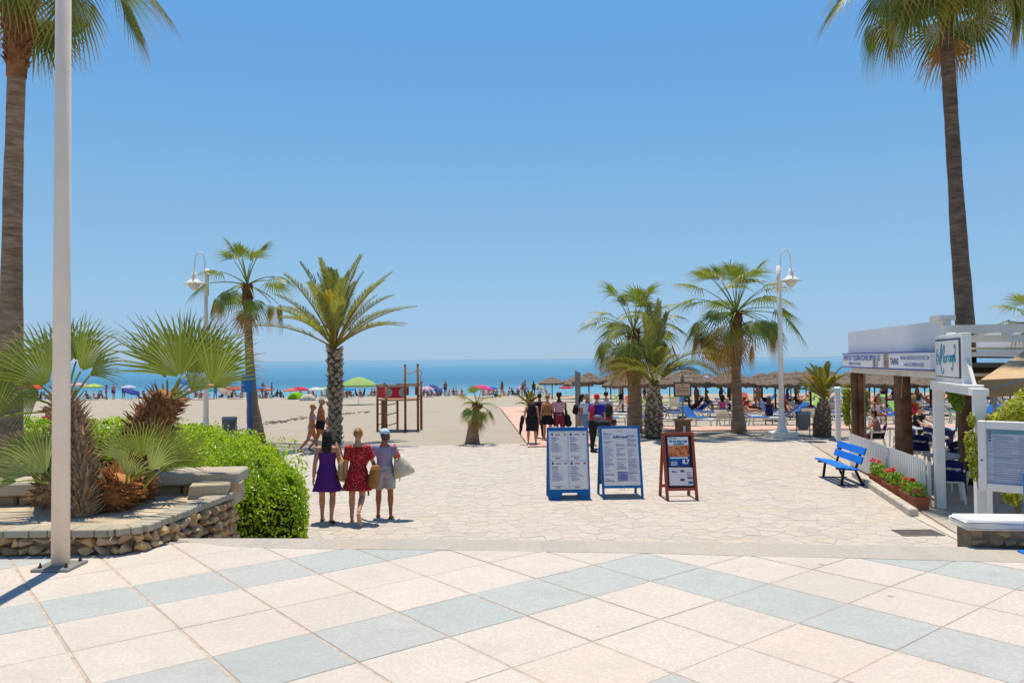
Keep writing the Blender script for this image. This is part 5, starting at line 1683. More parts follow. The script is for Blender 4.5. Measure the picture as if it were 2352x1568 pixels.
mb = MB(); mb.box((cw / 2, .008, (z0 + z1) / 2 - .035), (cw - .24, .01, z1 - z0 - .32)); mn = mb.build('menu_sheet', mat_menu(), case)
mb = MB(); mb.box((cw / 2, .008, z1 - .16), (cw - .24, .012, .075)); mb.build('menu_header', m_inkt, mn)
mb = MB(); rr = random.Random(4)
for k in range(20):
    for c_ in range(2):
        u = .2 + c_ * (cw - .4) * .52
        bars(mb, u, z1 - .24 - k * .034, rr.uniform(.2, .42), .012, .0015)
tag(mb.build('print', M_('ink_grey_blue', '7A8EB4', .7, .05, 4), mn), kind='stuff')
mb = MB()
for k in range(4): bars(mb, .135, z1 - .17 - k * .045, .035, .03, .0005)
tag(mb.build('print', m_inkb, mn), kind='stuff')
def mat_pane():
    t = NT('case_glass')
    g = t.node('ShaderNodeBsdfGlossy'); g.inputs['Roughness'].default_value = .05
    tr = t.node('ShaderNodeBsdfTransparent'); mx = t.node('ShaderNodeMixShader'); mx.inputs[0].default_value = .06
    t.L(tr.outputs[0], mx.inputs[1]); t.L(g.outputs[0], mx.inputs[2]); return t.done(mx)
mb = MB(); mb.box((cw / 2, -.035, (z0 + z1) / 2), (cw - .23, .004, z1 - z0 - .25)); mb.build('glass_pane', mat_pane(), case)
mb = MB(); mb.lathe([(.012, 0), (.014, .01), (.006, .014)], 8, (.05, -.06, 1.32), Matrix.Rotation(pi / 2, 4, 'X')); mb.build('lock', m_dark, case)
for x in (.14, cw - .14):
    mb = MB(); mb.bbox((x, .0, z0 / 2), (.07, .07, z0), .006); mb.build('leg', m_white2, case)
# low rubble wall with thick white cap at the terrace edge
lw0 = G(2236, 1257, ZT)
lw = thing('low_wall', (lw0.x, lw0.y, ZT), -.10, 'low rubble wall with rounded whitewashed cap at the right edge', 'wall')
mb = MB(); mb.box((1.1, .17, -.55), (2.2, .26, 1.4)); mb.build('core', m_core, lw)
rnd = random.Random(12)
def lay2(parent, x0, x1, y, z0_, z1_):
    z = z0_
    while z < z1_ - .01:
        h = min(rnd.uniform(.06, .09), z1_ - z); x = x0
        while x < x1:
            w = rnd.uniform(.08, .18)
            link('stone', stones[rnd.randrange(18)], parent, (x + w / 2, y, z + h / 2), (0, 0, rnd.choice((0, pi))), (w, .1, h * 1.08)); x += w
        z += h
lay2(lw, 0.0, 1.3, .05, 0.0, .155)
mb = MB()
bm = bmesh.new(); bmesh.ops.create_cube(bm, size=1); bmesh.ops.subdivide_edges(bm, edges=bm.edges[:], cuts=4, use_grid_fill=True)
for v in bm.verts:
    v.co += Vector((0, 1, 1)) * .03 * mnoise.noise(Vector((v.co.x * 9, v.co.y * 2, v.co.z * 2)))
    v.co = Vector((v.co.x * 2.3 + 1.09, v.co.y * .36 + .17, v.co.z * .09 + .185))
bmesh.ops.bevel(bm, geom=[e for e in bm.edges if e.calc_face_angle(0) > 1.0], offset=.03, segments=3, affect='EDGES')
mb.addbm(bm); mb.build('whitewashed_cap', M_('whitewash', 'DCDAD6', .8, .05, 4, .2, 20), lw, smooth=True)
bp = G(2351, 1272, ZT)
bo = thing('bollard', (bp.x + .075, bp.y, ZT), 0, 'bright blue metal post at the right picture edge by the low wall', 'bollard')
mb = MB(); mb.bbox((0, 0, .34), (.09, .09, .66), .012); mb.build('post', m_bench, bo)
mb = MB(); mb.bbox((0, 0, .008), (.16, .16, .016), .004); mb.build('foot_plate', m_bench, bo)
# pergola, awning
pg = thing('pergola', (8.6, 13.2, 0), 0, 'white beamed pergola with cream roof blinds over the restaurant tables', 'pergola')
PO = Vector((8.6, 13.2, 0))
def pb(name, mat, a, b_, w, h):
    mb = MB(); mb.bar(Vector(a) - PO, Vector(b_) - PO, w, h); return mb.build(name, mat, pg)
g1 = AT(2165, 757, 14.8); 
pb('beam', m_beam, g1, AT(2420, 752, 14.6), .12, .16)
pb('beam', m_beam, AT(2215, 778, 15.6), AT(2430, 776, 15.6), .10, .14)
pb('blind', m_cream, AT(2225, 800, 16.2), AT(2430, 800, 16.2), .35, .04)
pb('beam', m_beam, AT(2225, 838, 16.6), AT(2430, 838, 16.6), .09, .10)
pb('blind', m_cream, AT(2225, 820, 17.5), AT(2430, 822, 17.5), .7, .03)
pb('blind', M_('brown_blind', '8A7350', .9, .1, 4), AT(2225, 858, 16.6), AT(2430, 858, 16.6), .06, .30)
for k in range(4): pb('rafter', m_beam, AT(2180 + 62 * k, 752, 14.8) + Vector((0, 0, -.1)), AT(2180 + 62 * k, 762, 19) + Vector((.3, 0, 0)), .07, .1)
for (px, Y) in ((2206, 16.6), (2412, 14.7)):
    p = AT(px, 760, Y); pb('post', m_beam if px > 2300 else m_log, (p.x, p.y, 0), (p.x, p.y, p.z), .08, .08)
aw = thing('awning', AT(2352, 860, 12.4), 0, 'beige sloping canvas awning with hanging valance at the right edge', 'awning')
AO = aw.location.copy()
a0, a1, a2, a3 = AT(2252, 872, 13.4), AT(2352, 806, 14.6), AT(2480, 806, 14.2), AT(2480, 862, 12.6)
a0b = AT(2253, 875, 13.3)
mb = MB(); v4 = [p - AO for p in (a0, a3, a2, a1)]
mb.add(v4 + [p - Vector((0, 0, .015)) for p in v4], [(0, 1, 2, 3), (7, 6, 5, 4), (0, 4, 5, 1), (1, 5, 6, 2), (2, 6, 7, 3), (3, 7, 4, 0)]); mb.build('canvas', m_awn, aw)
mb = MB(); vs, fs = [], []
nn = 16
for i in range(nn + 1):
    p = a0.lerp(a3, i / nn) - AO; o_ = Vector((0, .012 * (-1) ** i, 0))
    vs += [p - Vector((0, 0, .016)), p + o_ - Vector((0, 0, .30))]
for i in range(nn): fs.append((2 * i, 2 * i + 1, 2 * i + 3, 2 * i + 2))
mb.add(vs, fs); mb.build('valance', M_('valance_canvas', 'A58763', .85, .07, 3), aw, smooth=False)
mb = MB(); mb.bar(AT(2262, 898, 13.0) - AO, AT(2480, 830, 12.0) - AO, .035, .035); mb.build('arm', m_metal, aw)
mb = MB(); pA = AT(2284, 900, 14.2); mb.bar(Vector((pA.x, 14.2, .0)) - AO, Vector((pA.x, 14.2, a0.z)) - AO, .05, .05); mb.build('support_post', m_metal, aw)
# climbers and shrubs
def shrub(label, blobs, mat, base, n=260, ls=.04, seed=1, name='climbing_plant'):
    t = thing(name, base, 0, label, 'plant'); rnd = random.Random(seed); mb = MB()
    for c, r in blobs: leaf_blob(mb, Vector(c) - Vector(base), r, int(n * r[2] / .3), ls, rnd)
    tag(mb.build('foliage', mat, t, tattr=True, smooth=False), kind='stuff')
    mb = MB()
    for c, r in blobs:
        cc_ = Vector(c) - Vector(base); mb.tube([(0, 0, 0), (cc_.x * .5 + .03, cc_.y * .5, cc_.z * .5), cc_], [.018, .012, .006], 5)
    mb.build('stem', m_core, t)
    return t
e = ar1 + Vector((.1, -.05, 0))
shrub('yellow-green climber hanging on the right post of the arch', [(AT(2230, 1010, 12.5), (.1, .1, .16)), (AT(2234, 1040, 12.5), (.11, .1, .2)), (AT(2238, 1075, 12.5), (.08, .08, .2)), (AT(2232, 965, 12.5), (.06, .06, .12))], m_plant_y, (e.x, e.y, 0), 330, .03, 4)
shrub('bushy green climber spilling over the menu case', [(AT(2335, 950, 12.3), (.3, .25, .22)), (AT(2305, 958, 12.3), (.25, .2, .12)), (AT(2360, 935, 12.6), (.35, .3, .3)), (AT(2280, 968, 12.5), (.2, .12, .07)), (AT(2330, 1138, 12.4), (.2, .15, .14))], m_plant_y, AT(2340, 1200, 12.6) * 1.0, 520, .04, 5)
shrub('leafy green plant hanging inside the arch opening', [(AT(2192, 895, 15.6), (.16, .15, .3)), (AT(2200, 920, 15.6), (.12, .12, .22))], m_plant, AT(2196, 990, 15.8), 420, .045, 6)
shrub('flowering shrub growing round the far log posts', [(AT(1944, 900, 22.6), (.13, .14, .14)), (AT(1946, 918, 22.6), (.10, .14, .2)), (AT(1943, 940, 22.6), (.13, .14, .16)), (AT(1946, 962, 22.6), (.08, .1, .2)), (AT(1986, 905, 22.8), (.11, .14, .18)), (AT(1988, 932, 22.8), (.09, .12, .22))], m_plant_y, (AT(1960, 900, 22.6).x, 22.6, 0), 420, .05, 7)
# plastic chairs with navy covers, tables
def make_chair():
    t = thing('plastic_chair')
    # local: sitter faces -y, backrest at +y
    mb = MB(); mb.bbox((0, 0, .42), (.44, .44, .035), .015); mb.build('seat', m_pvc, t)
    for sx in (-1, 1):
        for sy in (-1, 1):
            mb = MB(); mb.tube([(sx * .19, sy * .19, .41), (sx * .235, sy * (.235 if sy < 0 else .27), 0)], [(.04, .02), (.025, .015)], 6); mb.build('leg', m_pvc, t)
    mb = MB(); pts = []
    bm = bmesh.new(); bmesh.ops.create_grid(bm, x_segments=8, y_segments=6, size=.5)
    for v in bm.verts:
        u, w_ = v.co.x * 2, v.co.y + .5
        z = .46 + .42 * w_ - .08 * max(0, w_ - .6) * (u * u) * 2
        v.co = Vector((u * (.235 - .03 * w_ ** 3), .20 + .10 * w_ - .07 * u * u, z))
    r_ = bmesh.ops.solidify(bm, geom=bm.faces[:], thickness=.03)
    mb.addbm(bm); mb.build('back_cover', m_navy, t, smooth=True)
    for sx in (-1, 1):
        mb = MB(); mb.tube([(sx * .22, -.18, .42), (sx * .245, -.16, .63), (sx * .245, .1, .64), (sx * .225, .22, .66)], [(.02, .03)] * 4, 6); mb.build('armrest', m_pvc, t)
    text_on(t, 'laMoraga', .085, Matrix.Translation((0, .298, .70)) @ Matrix.Rotation(pi, 4, 'Z') @ Matrix.Rotation(pi / 2 + .2, 4, 'X'), m_ink_w, shear=.3, bold=.001)
    return t
ch0 = make_chair()
spots = [(G(2183, 1152), 2.75, 'navy-covered white chair with white logo seen through the arch'),
         (G(2012, 1048) + Vector((.5, 1.0, 0)), -1.9, 'navy-covered chair of the seated woman behind the fence'),
         (G(2110, 1075) + Vector((.2, .3, 0)), 2.6, 'navy-covered chair with logo right of the thick log post'),
         (G(2190, 1068) + Vector((.3, 1.0, 0)), -2.4, 'navy-covered chair tilted at the far table behind the arch'),
         (G(2140, 1030) + Vector((.0, 1.0, 0)), 0.6, 'navy-covered chair at the far side of the restaurant'),
         (G(2226, 1010), 1.2, 'navy-covered chair behind the right post of the arch'),
         (G(2230, 1140) + Vector((.6, .6, 0)), 2.2, 'white plastic chair partly hidden by the right arch post'),
         (G(2085, 1050) + Vector((.9, .2, 0)), 2.0, 'navy-covered chair just behind the thick log post'),
         (G(2130, 1050) + Vector((.3, -.3, 0)), -.6, 'navy-covered chair left of the far table behind the arch'),
         (G(2160, 1100) + Vector((.5, .6, 0)), 3.6, 'navy-covered chair beyond the near café table'),
         (G(2065, 1060) + Vector((.35, .4, 0)), -1.5, 'blue-covered chair between the fence gap and the thick log post')]
for i, (p, rz, lb) in enumerate(spots):
    c = ch0 if i == 0 else copy_tree(ch0)
    c.location = (p.x, p.y, 0.005); c.rotation_euler = (0, 0, rz); tag(c, lb, 'chair', 'navy-covered plastic chairs')
def make_table():
    t = thing('cafe_table'); mb = MB(); mb.bbox((0, 0, .725), (.82, .82, .03), .01); mb.build('table_top', m_table, t)
    for sx in (-1, 1):
        for sy in (-1, 1):
            mb = MB(); mb.tube([(sx * .36, sy * .36, .71), (sx * .38, sy * .38, 0)], .022, 8); mb.build('leg', m_pvc, t)
    return t
tb0 = make_table()
TBL = [(G(2200, 1140) + Vector((.4, .95, 0)), .3, 'grey-topped café table just inside the arch'), (G(2100, 1050) + Vector((.5, 1.3, 0)), .2, 'grey-topped café table of the seated woman'), (G(2150, 1050) + Vector((.9, .9, 0)), .1, 'grey-topped café table right of the thick log post')]
for i, (p, rz, lb) in enumerate(TBL):
    c = tb0 if i == 0 else copy_tree(tb0)
    c.location = (p.x, p.y, 0.005); c.rotation_euler = (0, 0, rz); tag(c, lb, 'table', 'café tables')
# ================================================================== people
def skinmat(name, col):
    return M_(name, col, .55, .10, 9, .05, 80, .35)
SK_L = skinmat('skin_light', 'C68E6E'); SK_T = skinmat('skin_tanned', 'A8663F'); SK_D = skinmat('skin_dark', '4A2C1E'); SK_P = skinmat('skin_pale', 'D6A48A')
H_BR = M_('hair_dark_brown', '2A1A14', .5, .3, 30, .4, 120); H_BL = M_('hair_blonde', '9A6E3C', .5, .3, 30, .4, 120); H_BK = M_('hair_black', '15110F', .5, .3, 30, .4, 120); H_GY = M_('hair_grey', '9A938A', .6, .25, 30, .4, 120); H_DB = M_('hair_ash', '5A4430', .55, .3, 30, .4, 120)
EYE = M_('eye_dark', '1A1614', .2, .05, 5)
def cloth(name, col, var=.16): return M_(name, col, .85, var, 5, .25, 45)
def mat_flower():
    t = NT('red_floral_cloth'); tc = t.node('ShaderNodeTexCoord').outputs['Object']
    v = t.node('ShaderNodeTexVoronoi', i_Scale=38.0); t.L(tc, v.inputs['Vector'])
    n = t.noise(tc, 24, 3, .6)
    c = t.mix(t.ramp(n, [(.45, 0.0), (.6, .6)]), lin('B41E22'), lin('7A1418'))
    c = t.mix(t.ramp(v.outputs['Distance'], [(.16, .85), (.26, 0.0)]), c, lin('E2CFC4'))
    return t.done(t.pbr(c, .85, .2, t.bump(t.noise(tc, 12, 3), .3, .02)))
def mat_stripe(name, a, b, sc, axis=2):
    t = NT(name); tc = t.node('ShaderNodeTexCoord').outputs['Object']
    sp = t.node('ShaderNodeSeparateXYZ'); t.L(tc, sp.inputs[0])
    s_ = t.math('FRACT', t.math('MULTIPLY', sp.outputs[axis], sc))
    return t.done(t.pbr(t.mix(t.ramp(s_, [(.48, 0.0), (.52, 1.0)]), lin(a), lin(b)), .85, .2))
def mat_blotch(name, cols, sc):
    t = NT(name); tc = t.node('ShaderNodeTexCoord').outputs['Object']
    n = t.noise(tc, sc, 2, .5)
    return t.done(t.pbr(t.ramp(n, [(.32 + .36 * i / (len(cols) - 1), lin(c)) for i, c in enumerate(cols)]), .85, .2))
TORSO = [(-.055, .040, .045, 0), (-.03, .082, .064, -.004), (.0, .098, .072, -.006), (.03, .096, .070, -.004), (.065, .086, .060, 0), (.10, .077, .054, .002), (.145, .080, .056, .003), (.19, .090, .063, .006), (.23, .095, .062, .004), (.265, .094, .052, 0), (.287, .078, .043, -.004), (.305, .045, .036, -.004), (.322, .034, .034, -.002)]
def person(name, label, pos, facing, H=1.65, lean=0, headyaw=0, headtilt=0, armL=(0, 8, 8), armR=(0, 8, 8), legL=(0, 3, 0), legR=(0, 3, 0), skin=SK_L, hair=None, hairmat=H_BR, clothes=(), fat=1.0, seat=None, voxel=.009, feet='bare', footmat=None, female=False, group=None, fist=False, hipw=1.0):
    """facing: heading in the ground plane (0 = +y, away from the lens). Angles in degrees. Local frame: x right, y ahead."""
    V = Vector
    root = thing(name, pos, facing, label, 'person', group)
    ln = radians(lean)
    up = V((0, sin(ln), cos(ln))); fw = V((0, cos(ln), -sin(ln)))
    hz = .52 * H
    pel = V((0, 0, hz))
    def sp(t, f=0, x=0): return pel + up * (t * H) + fw * (f * H) + V((x * H, 0, 0))
    def limb(o, fwd, abd, bend, l1, l2, s, knee):
        a, b = radians(fwd), radians(abd)
        d1 = V((sin(b) * s, sin(a) * cos(b), -cos(a) * cos(b)))
        a2 = a - radians(bend) if knee else a + radians(bend)
        d2 = V((sin(b) * s * (.4 if knee else .6), sin(a2) * cos(b), -cos(a2) * cos(b))).normalized()
        j = o + d1 * l1
        return j, j + d2 * l2, d1, d2
    # legs
    legs = {}
    for s, lg in ((-1, legL), (1, legR)):
        o = V((s * .054 * H * hipw, 0, hz - .01 * H))
        k, a, d1, d2 = limb(o, lg[0], lg[1], lg[2], .245 * H, .235 * H, s, True)
        fa_ = lg[3] if len(lg) > 3 else 0
        ff = d2.cross(V((1, 0, 0))) * -1
        ff = V((0, -d2.z, d2.y)) if False else V((s * .12, cos(radians(fa_)), sin(radians(fa_)))).normalized()
        if len(lg) > 4: ff = V((s * .1, cos(radians(lg[4])), sin(radians(lg[4])))).normalized()
        legs[s] = (o, k, a, ff)
    low = min(min(a.z - .045 * H, (a + ff * .09 * H).z - .03 * H) for (o, k, a, ff) in legs.values())
    dz = (seat - (hz - .05 * H)) if seat is not None else -low
    sh = V((0, 0, dz))
    pel += sh
    legs = {s: (o + sh, k + sh, a + sh, ff) for s, (o, k, a, ff) in legs.items()}
    body = MB()
    def torso(mb, t0, t1, grow=0.0, n=18):
        pts, rr = [], []
        for t, rx, ry, f in TORSO:
            if t < t0 - 1e-6 or t > t1 + 1e-6: continue
            belly = 1 + (fat - 1) * max(0, 1 - abs(t - .08) / .16)
            pts.append(sp(t, f)); rr.append(((rx * (1 + (fat - 1) * .6) * belly ** .5 * (hipw if t < .06 else 1)) * H + grow, ry * belly * H + grow))
        mb.tube(pts, rr, n, ref=(1, 0, 0))
    torso(body, -.1, .4)
    if female:
        for s in (-1, 1): body.ball(sp(.205, .045, s * .042), (.036 * H, .034 * H, .036 * H))
    for s in (-1, 1): body.ball(sp(-.02, -.028, s * .045 * hipw), (.046 * H * fat, .043 * H, .050 * H))
    # neck and head
    hy = radians(headyaw); ht = radians(headtilt)
    body.tube([sp(.30, -.004), sp(.345, .0), sp(.375, .006)], [.034 * H, .030 * H, .031 * H], 12)
    R = Matrix.Rotation(-ln * .6, 3, 'X') @ Matrix.Rotation(hy, 3, 'Z') @ Matrix.Rotation(ht, 3, 'X')
    hc = sp(.412, .012)
    def hd(x, y, z): return hc + R @ V((x * H, y * H, z * H))
    body.ball(hd(0, 0, .008), (.046 * H, .056 * H, .058 * H), R, 3)
    body.ball(hd(0, .016, -.028), (.036 * H, .040 * H, .036 * H), R, 2)
    body.tube([hd(0, .052, .012), hd(0, .066, -.012), hd(0, .054, -.016)], [.006 * H, .010 * H, .007 * H], 8)
    for s in (-1, 1):
        body.ball(hd(s * .047, -.004, -.004), (.006 * H, .012 * H, .018 * H), R)
        body.ball(hd(s * .018, .046, .016), (.012 * H, .008 * H, .005 * H), R)
    body.tube([hd(-.016, .050, -.034), hd(0, .056, -.033), hd(.016, .050, -.034)], [.004 * H, .006 * H, .004 * H], 8)
    # arms and hands
    arms = {}
    for s, ar in ((-1, armL), (1, armR)):
        o = sp(.268, -.002, s * .098 * (1 + (fat - 1) * .4))
        e, w, d1, d2 = limb(o, ar[0], ar[1], ar[2], .172 * H, .145 * H, s, False)
        arms[s] = (o, e, w, d2)
        body.tube([sp(.262, 0, s * .06), o, o.lerp(e, .3), o.lerp(e, .7), e, e.lerp(w, .3), e.lerp(w, .75), w], [.034 * H, .033 * H * fat ** .5, .029 * H * fat ** .5, .025 * H, .0225 * H, .0235 * H, .018 * H, .0155 * H], 12)
        sd = V((s, 0, 0)); sd = (sd - d2 * sd.dot(d2)).normalized(); fr = d2.cross(sd) * (-s)
        if fr.y < 0: fr = -fr
        pc = w + d2 * (.030 * H)
        body.tube([w, w + d2 * .02 * H, w + d2 * .048 * H, w + d2 * .056 * H], [(.011 * H, .014 * H), (.010 * H, .022 * H), (.009 * H, .024 * H), (.007 * H, .021 * H)], 10, ref=sd)
        for i, (off, L) in enumerate(((-.0165, .036), (-.0055, .043), (.0055, .045), (.0165, .041))):
            b = w + d2 * .052 * H + fr * off * H
            cu = .9 if fist else .28
            inw = -sd
            p1 = b + (d2 + inw * cu * .4).normalized() * L * .45 * H
            p2 = p1 + (d2 * (1 - cu * .8) + inw * cu).normalized() * L * .32 * H
            p3 = p2 + (d2 * (1 - cu * 1.3) + inw * cu * 1.6).normalized() * L * .25 * H
            body.tube([b - d2 * .012 * H, b, p1, p2, p3], [.0056 * H, .0056 * H, .0052 * H, .0047 * H, .0038 * H], 7)
        b = w + d2 * .016 * H + fr * .018 * H
        p1 = b + (d2 * .75 + fr * .65 - sd * .25).normalized() * .022 * H
        body.tube([w + d2 * .012 * H, b, p1, p1 + (d2 * .95 + fr * .2 - sd * .3).normalized() * .018 * H], [.008 * H, .0075 * H, .0062 * H, .0045 * H], 7)
    for s, (o, k, a, ff) in legs.items():
        body.tube([o + V((0, 0, .03 * H)), o, o.lerp(k, .35), o.lerp(k, .75), k, k.lerp(a, .28), k.lerp(a, .65), a], [.058 * H * fat ** .5, .056 * H * fat ** .5, .050 * H * fat ** .5, .037 * H, .032 * H, .034 * H * fat ** .3, .023 * H, .0185 * H], 14)
        fo = a + V((0, 0, -.022 * H))
        body.tube([fo - ff * .028 * H, fo + ff * .01 * H, fo + ff * .06 * H + V((0, 0, -.008 * H)), fo + ff * .095 * H + V((0, 0, -.012 * H)), fo + ff * .115 * H + V((0, 0, -.014 * H))], [(.016 * H, .020 * H), (.019 * H, .024 * H), (.023 * H, .016 * H), (.024 * H, .011 * H), (.014 * H, .007 * H)], 10, ref=(1, 0, 0))
    link('body', remeshed(body, 'body', skin, voxel, 3), root)
    # clothing
    def put_mesh(mb, nm, mat, vx=None, it=3): return link(nm, remeshed(mb, nm, mat, vx or max(voxel, .010), it), root)
    g = .011
    for c in clothes:
        kind, mat = c[0], c[1]; o_ = c[2] if len(c) > 2 else {}
        mb = MB()
        if kind in ('top', 'dress', 'tshirt', 'tank'):
            t0 = {'top': -.0, 'tshirt': -.045, 'tank': .0, 'dress': .06}[kind] if 't0' not in o_ else o_['t0']
            t1 = .30 if kind == 'tshirt' or kind == 'dress' and o_.get('sleeve') else o_.get('t1', .245)
            torso(mb, t0, t1, g + .004)
            if female:
                for s in (-1, 1): mb.ball(sp(.205, .045, s * .042), (.036 * H + g, .034 * H + g, .036 * H + g))
            sl = o_.get('sleeve', .45 if kind == 'tshirt' else 0)
            if sl:
                for s in (-1, 1):
                    o, e, w, d2 = arms[s]
                    mb.tube([sp(.262, 0, s * .05), o, o.lerp(e, sl)], [.040 * H, .040 * H * fat ** .5 + g, .036 * H * fat ** .5 + g * 1.6], 12)
            if o_.get('straps'):
                for s in (-1, 1): mb.tube([sp(.235, .058, s * .05), sp(.29, .02, s * .052), sp(.295, -.03, s * .048), sp(.235, -.062, s * .045)], .012, 6)
        if kind in ('dress', 'skirt'):
            hem = o_.get('hem', .36) * H + dz * 0
            fl = o_.get('flare', .12)
            top = sp(.08 if kind == 'dress' else .055)
            zz = [top.z, pel.z + .02 * H, pel.z - .03 * H, (pel.z + hem) / 2 - .02 * H, hem]
            cx = [(legs[-1][1] + legs[1][1]) / 2]
            pts, rr = [], []
            wv = (.086, .108, .112, .112 + fl * .5, .112 + fl)
            wd = (.068, .092, .100, .098 + fl * .4, .098 + fl * .8)
            for i, z in enumerate(zz):
                k = i / 4
                y = (top.y * (1 - k) + (cx[0].y * .35) * k)
                pts.append(V((0, y, z))); rr.append((wv[i] * H * (fat if i < 3 else 1), wd[i] * H))
            # a skirt with folds
            n = 40; vs, fs = [], []
            K = 9
            for i in range(K):
                s_ = i / (K - 1) * 4; a = min(3, int(s_)); f = s_ - a
                p = pts[a].lerp(pts[a + 1], f); r0 = (rr[a][0] + (rr[a + 1][0] - rr[a][0]) * f, rr[a][1] + (rr[a + 1][1] - rr[a][1]) * f)
                fold = .05 * max(0, (i - 2) / (K - 3))
                for j in range(n):
                    th = 2 * pi * j / n
                    q = 1 + fold * sin(th * 9 + 1.3 * sin(th * 2))
                    vs.append(p + V((cos(th) * r0[0] * q, sin(th) * r0[1] * q, .012 * H * fold * 8 * sin(th * 3 + 1) if i == K - 1 else 0)))
            for i in range(K - 1):
                for j in range(n): fs.append((i * n + j, i * n + (j + 1) % n, (i + 1) * n + (j + 1) % n, (i + 1) * n + j))
            fs.append(tuple(range(n))); fs.append(tuple((K - 1) * n + j for j in range(n - 1, -1, -1)))
            mb.add(vs, fs)
        if kind in ('shorts', 'pants', 'trunks'):
            torso(mb, -.055, .065, g + .004)
            for s in (-1, 1): mb.ball(sp(-.02, -.035, s * .045 * hipw), (.05 * H * fat + g, .048 * H + g, .055 * H + g))
            L = o_.get('len', .8)
            for s, (o, k, a, ff) in legs.items():
                pts = [o + V((0, 0, .02 * H)), o.lerp(k, min(1, L) * .5), o.lerp(k, min(1, L))]; rr = [.064 * H * fat ** .5, .058 * H * fat ** .5 + g * 1.5, .046 * H + g * (2.2 if L <= 1 else .5)]
                if L > 1: pts += [k.lerp(a, .5), k.lerp(a, .92)]; rr += [.040 * H, .034 * H]
                mb.tube(pts, rr, 14)
        if kind == 'briefs':
            torso(mb, -.055, .02, .008)
            for s in (-1, 1): mb.ball(sp(-.015, -.028, s * .044 * hipw), (.047 * H * fat + .006, .043 * H + .007, .048 * H + .006))
        if kind == 'bikini_top':
            torso(mb, .19, .19 + .04, .006)
            for s in (-1, 1): mb.ball(sp(.205, .047, s * .042), (.036 * H + .004, .034 * H + .004, .034 * H + .004))
        put_mesh(mb, {'top': 'top', 'tank': 'top', 'tshirt': 'shirt', 'dress': 'dress', 'skirt': 'skirt', 'shorts': 'shorts', 'pants': 'trousers', 'trunks': 'swim_trunks', 'briefs': 'swim_briefs', 'bikini_top': 'bikini_top'}[kind], mat)
    # hair / hat
    if hair:
        mb = MB()
        mb.ball(hd(0, -.006, .014), (.0495 * H, .0575 * H, .0575 * H), R, 3)
        # cut away the face: lower front left free by pulling the shell back
        mb.v = [tuple(V(p) + (R @ V((0, -.5 * max(0, ((R.transposed() @ (V(p) - hc)).y - .022 * H)) if (R.transposed() @ (V(p) - hc)).z < .040 * H else 0, 0)))) for p in mb.v]
        if hair == 'long':
            mb.tube([hd(0, -.030, .03), hd(.0, -.052, -.02), hd(.004, -.058, -.07), hd(-.006, -.064, -.12), hd(.004, -.062, -.165), hd(-.004, -.06, -.195)], [(.048 * H, .036 * H), (.056 * H, .034 * H), (.058 * H, .030 * H), (.055 * H, .027 * H), (.048 * H, .022 * H), (.018 * H, .012 * H)], 14, ref=R @ V((1, 0, 0)))
        if hair == 'bob':
            mb.tube([hd(0, -.02, .03), hd(.0, -.028, -.03), hd(0, -.03, -.062)], [(.050 * H, .042 * H), (.054 * H, .040 * H), (.046 * H, .034 * H)], 14, ref=R @ V((1, 0, 0)))
        if hair == 'bun': mb.ball(hd(0, -.062, .026), (.024 * H, .020 * H, .024 * H), R)
        if hair == 'afro': mb.ball(hd(0, -.012, .03), (.062 * H, .064 * H, .055 * H), R, 3)
        put_mesh(mb, 'hair', hairmat, .009, 2)
    for c in clothes:
        if c[0] in ('cap', 'hat'): pass
    # shoes
    if feet != 'bare':
        for s, (o, k, a, ff) in legs.items():
            mb = MB(); fo = a + V((0, 0, -.026 * H))
            h_ = .012 if feet == 'sandal' else .022
            mb.tube([fo - ff * .034 * H + V((0, 0, -.010 * H)), fo + ff * .0 * H + V((0, 0, -.010 * H)), fo + ff * .06 * H + V((0, 0, -.012 * H)), fo + ff * .122 * H + V((0, 0, -.014 * H))], [(.020 * H, h_ * H), (.024 * H, h_ * H), (.029 * H, (h_ - .002) * H), (.018 * H, .007 * H)], 12, ref=(1, 0, 0))
            put_mesh(mb, 'shoe', footmat or m_black, .008, 1)
    mb = MB()
    for s in (-1, 1):
        mb.ball(hd(s * .0185, .0475, .008), (.0065 * H, .004 * H, .0042 * H), R, 1)
    mb.build('eyes', EYE, root, smooth=True)
    root['_j'] = 0
    del root['_j']
    return root, dict(sp=sp, hd=hd, R=R, arms=arms, legs=legs, H=H)
def bag(root_pos, facing, name, label, cat, mat, pts, group=None, strap=None, strapmat=None, vox=.01, extra=None):
    """a soft bag at the same origin as its bearer: pts list of (centre, radii)"""
    t = thing(name, root_pos, facing, label, cat, group)
    mb = MB()
    if isinstance(pts[0], list): mb.tube(pts[0], pts[1], 18, ref=(1, 0, 0))
    else:
        for c, r in pts: mb.ball(c, r, None, 3)
    link('pouch', remeshed(mb, 'pouch', mat, vox, 4), t)
    if strap:
        for st in strap:
            mb = MB(); mb.tube(st, [(.016, .005)] * len(st), 6, ref=(1, 0, 0)); mb.build('strap', strapmat or mat, t)
    if extra: extra(t)
    return t
m_purple = cloth('purple_chiffon', '5A2478', .14); m_flower = mat_flower(); m_lav = cloth('lavender_grey_knit', '9590AC'); m_gshort = cloth('light_grey_cotton', 'A9A6A8')
m_straw = cloth('tan_straw', 'C39A6C', .2); m_leather = cloth('tan_leather', '9A6A3A', .25); m_canvas = cloth('cream_canvas_bag', 'C9BFA6', .15); m_coral = cloth('coral_strap', 'D0584A'); m_blackc = cloth('black_cloth', '1C1B1E', .3); m_brownl = cloth('brown_leather', '5A3A22', .25)
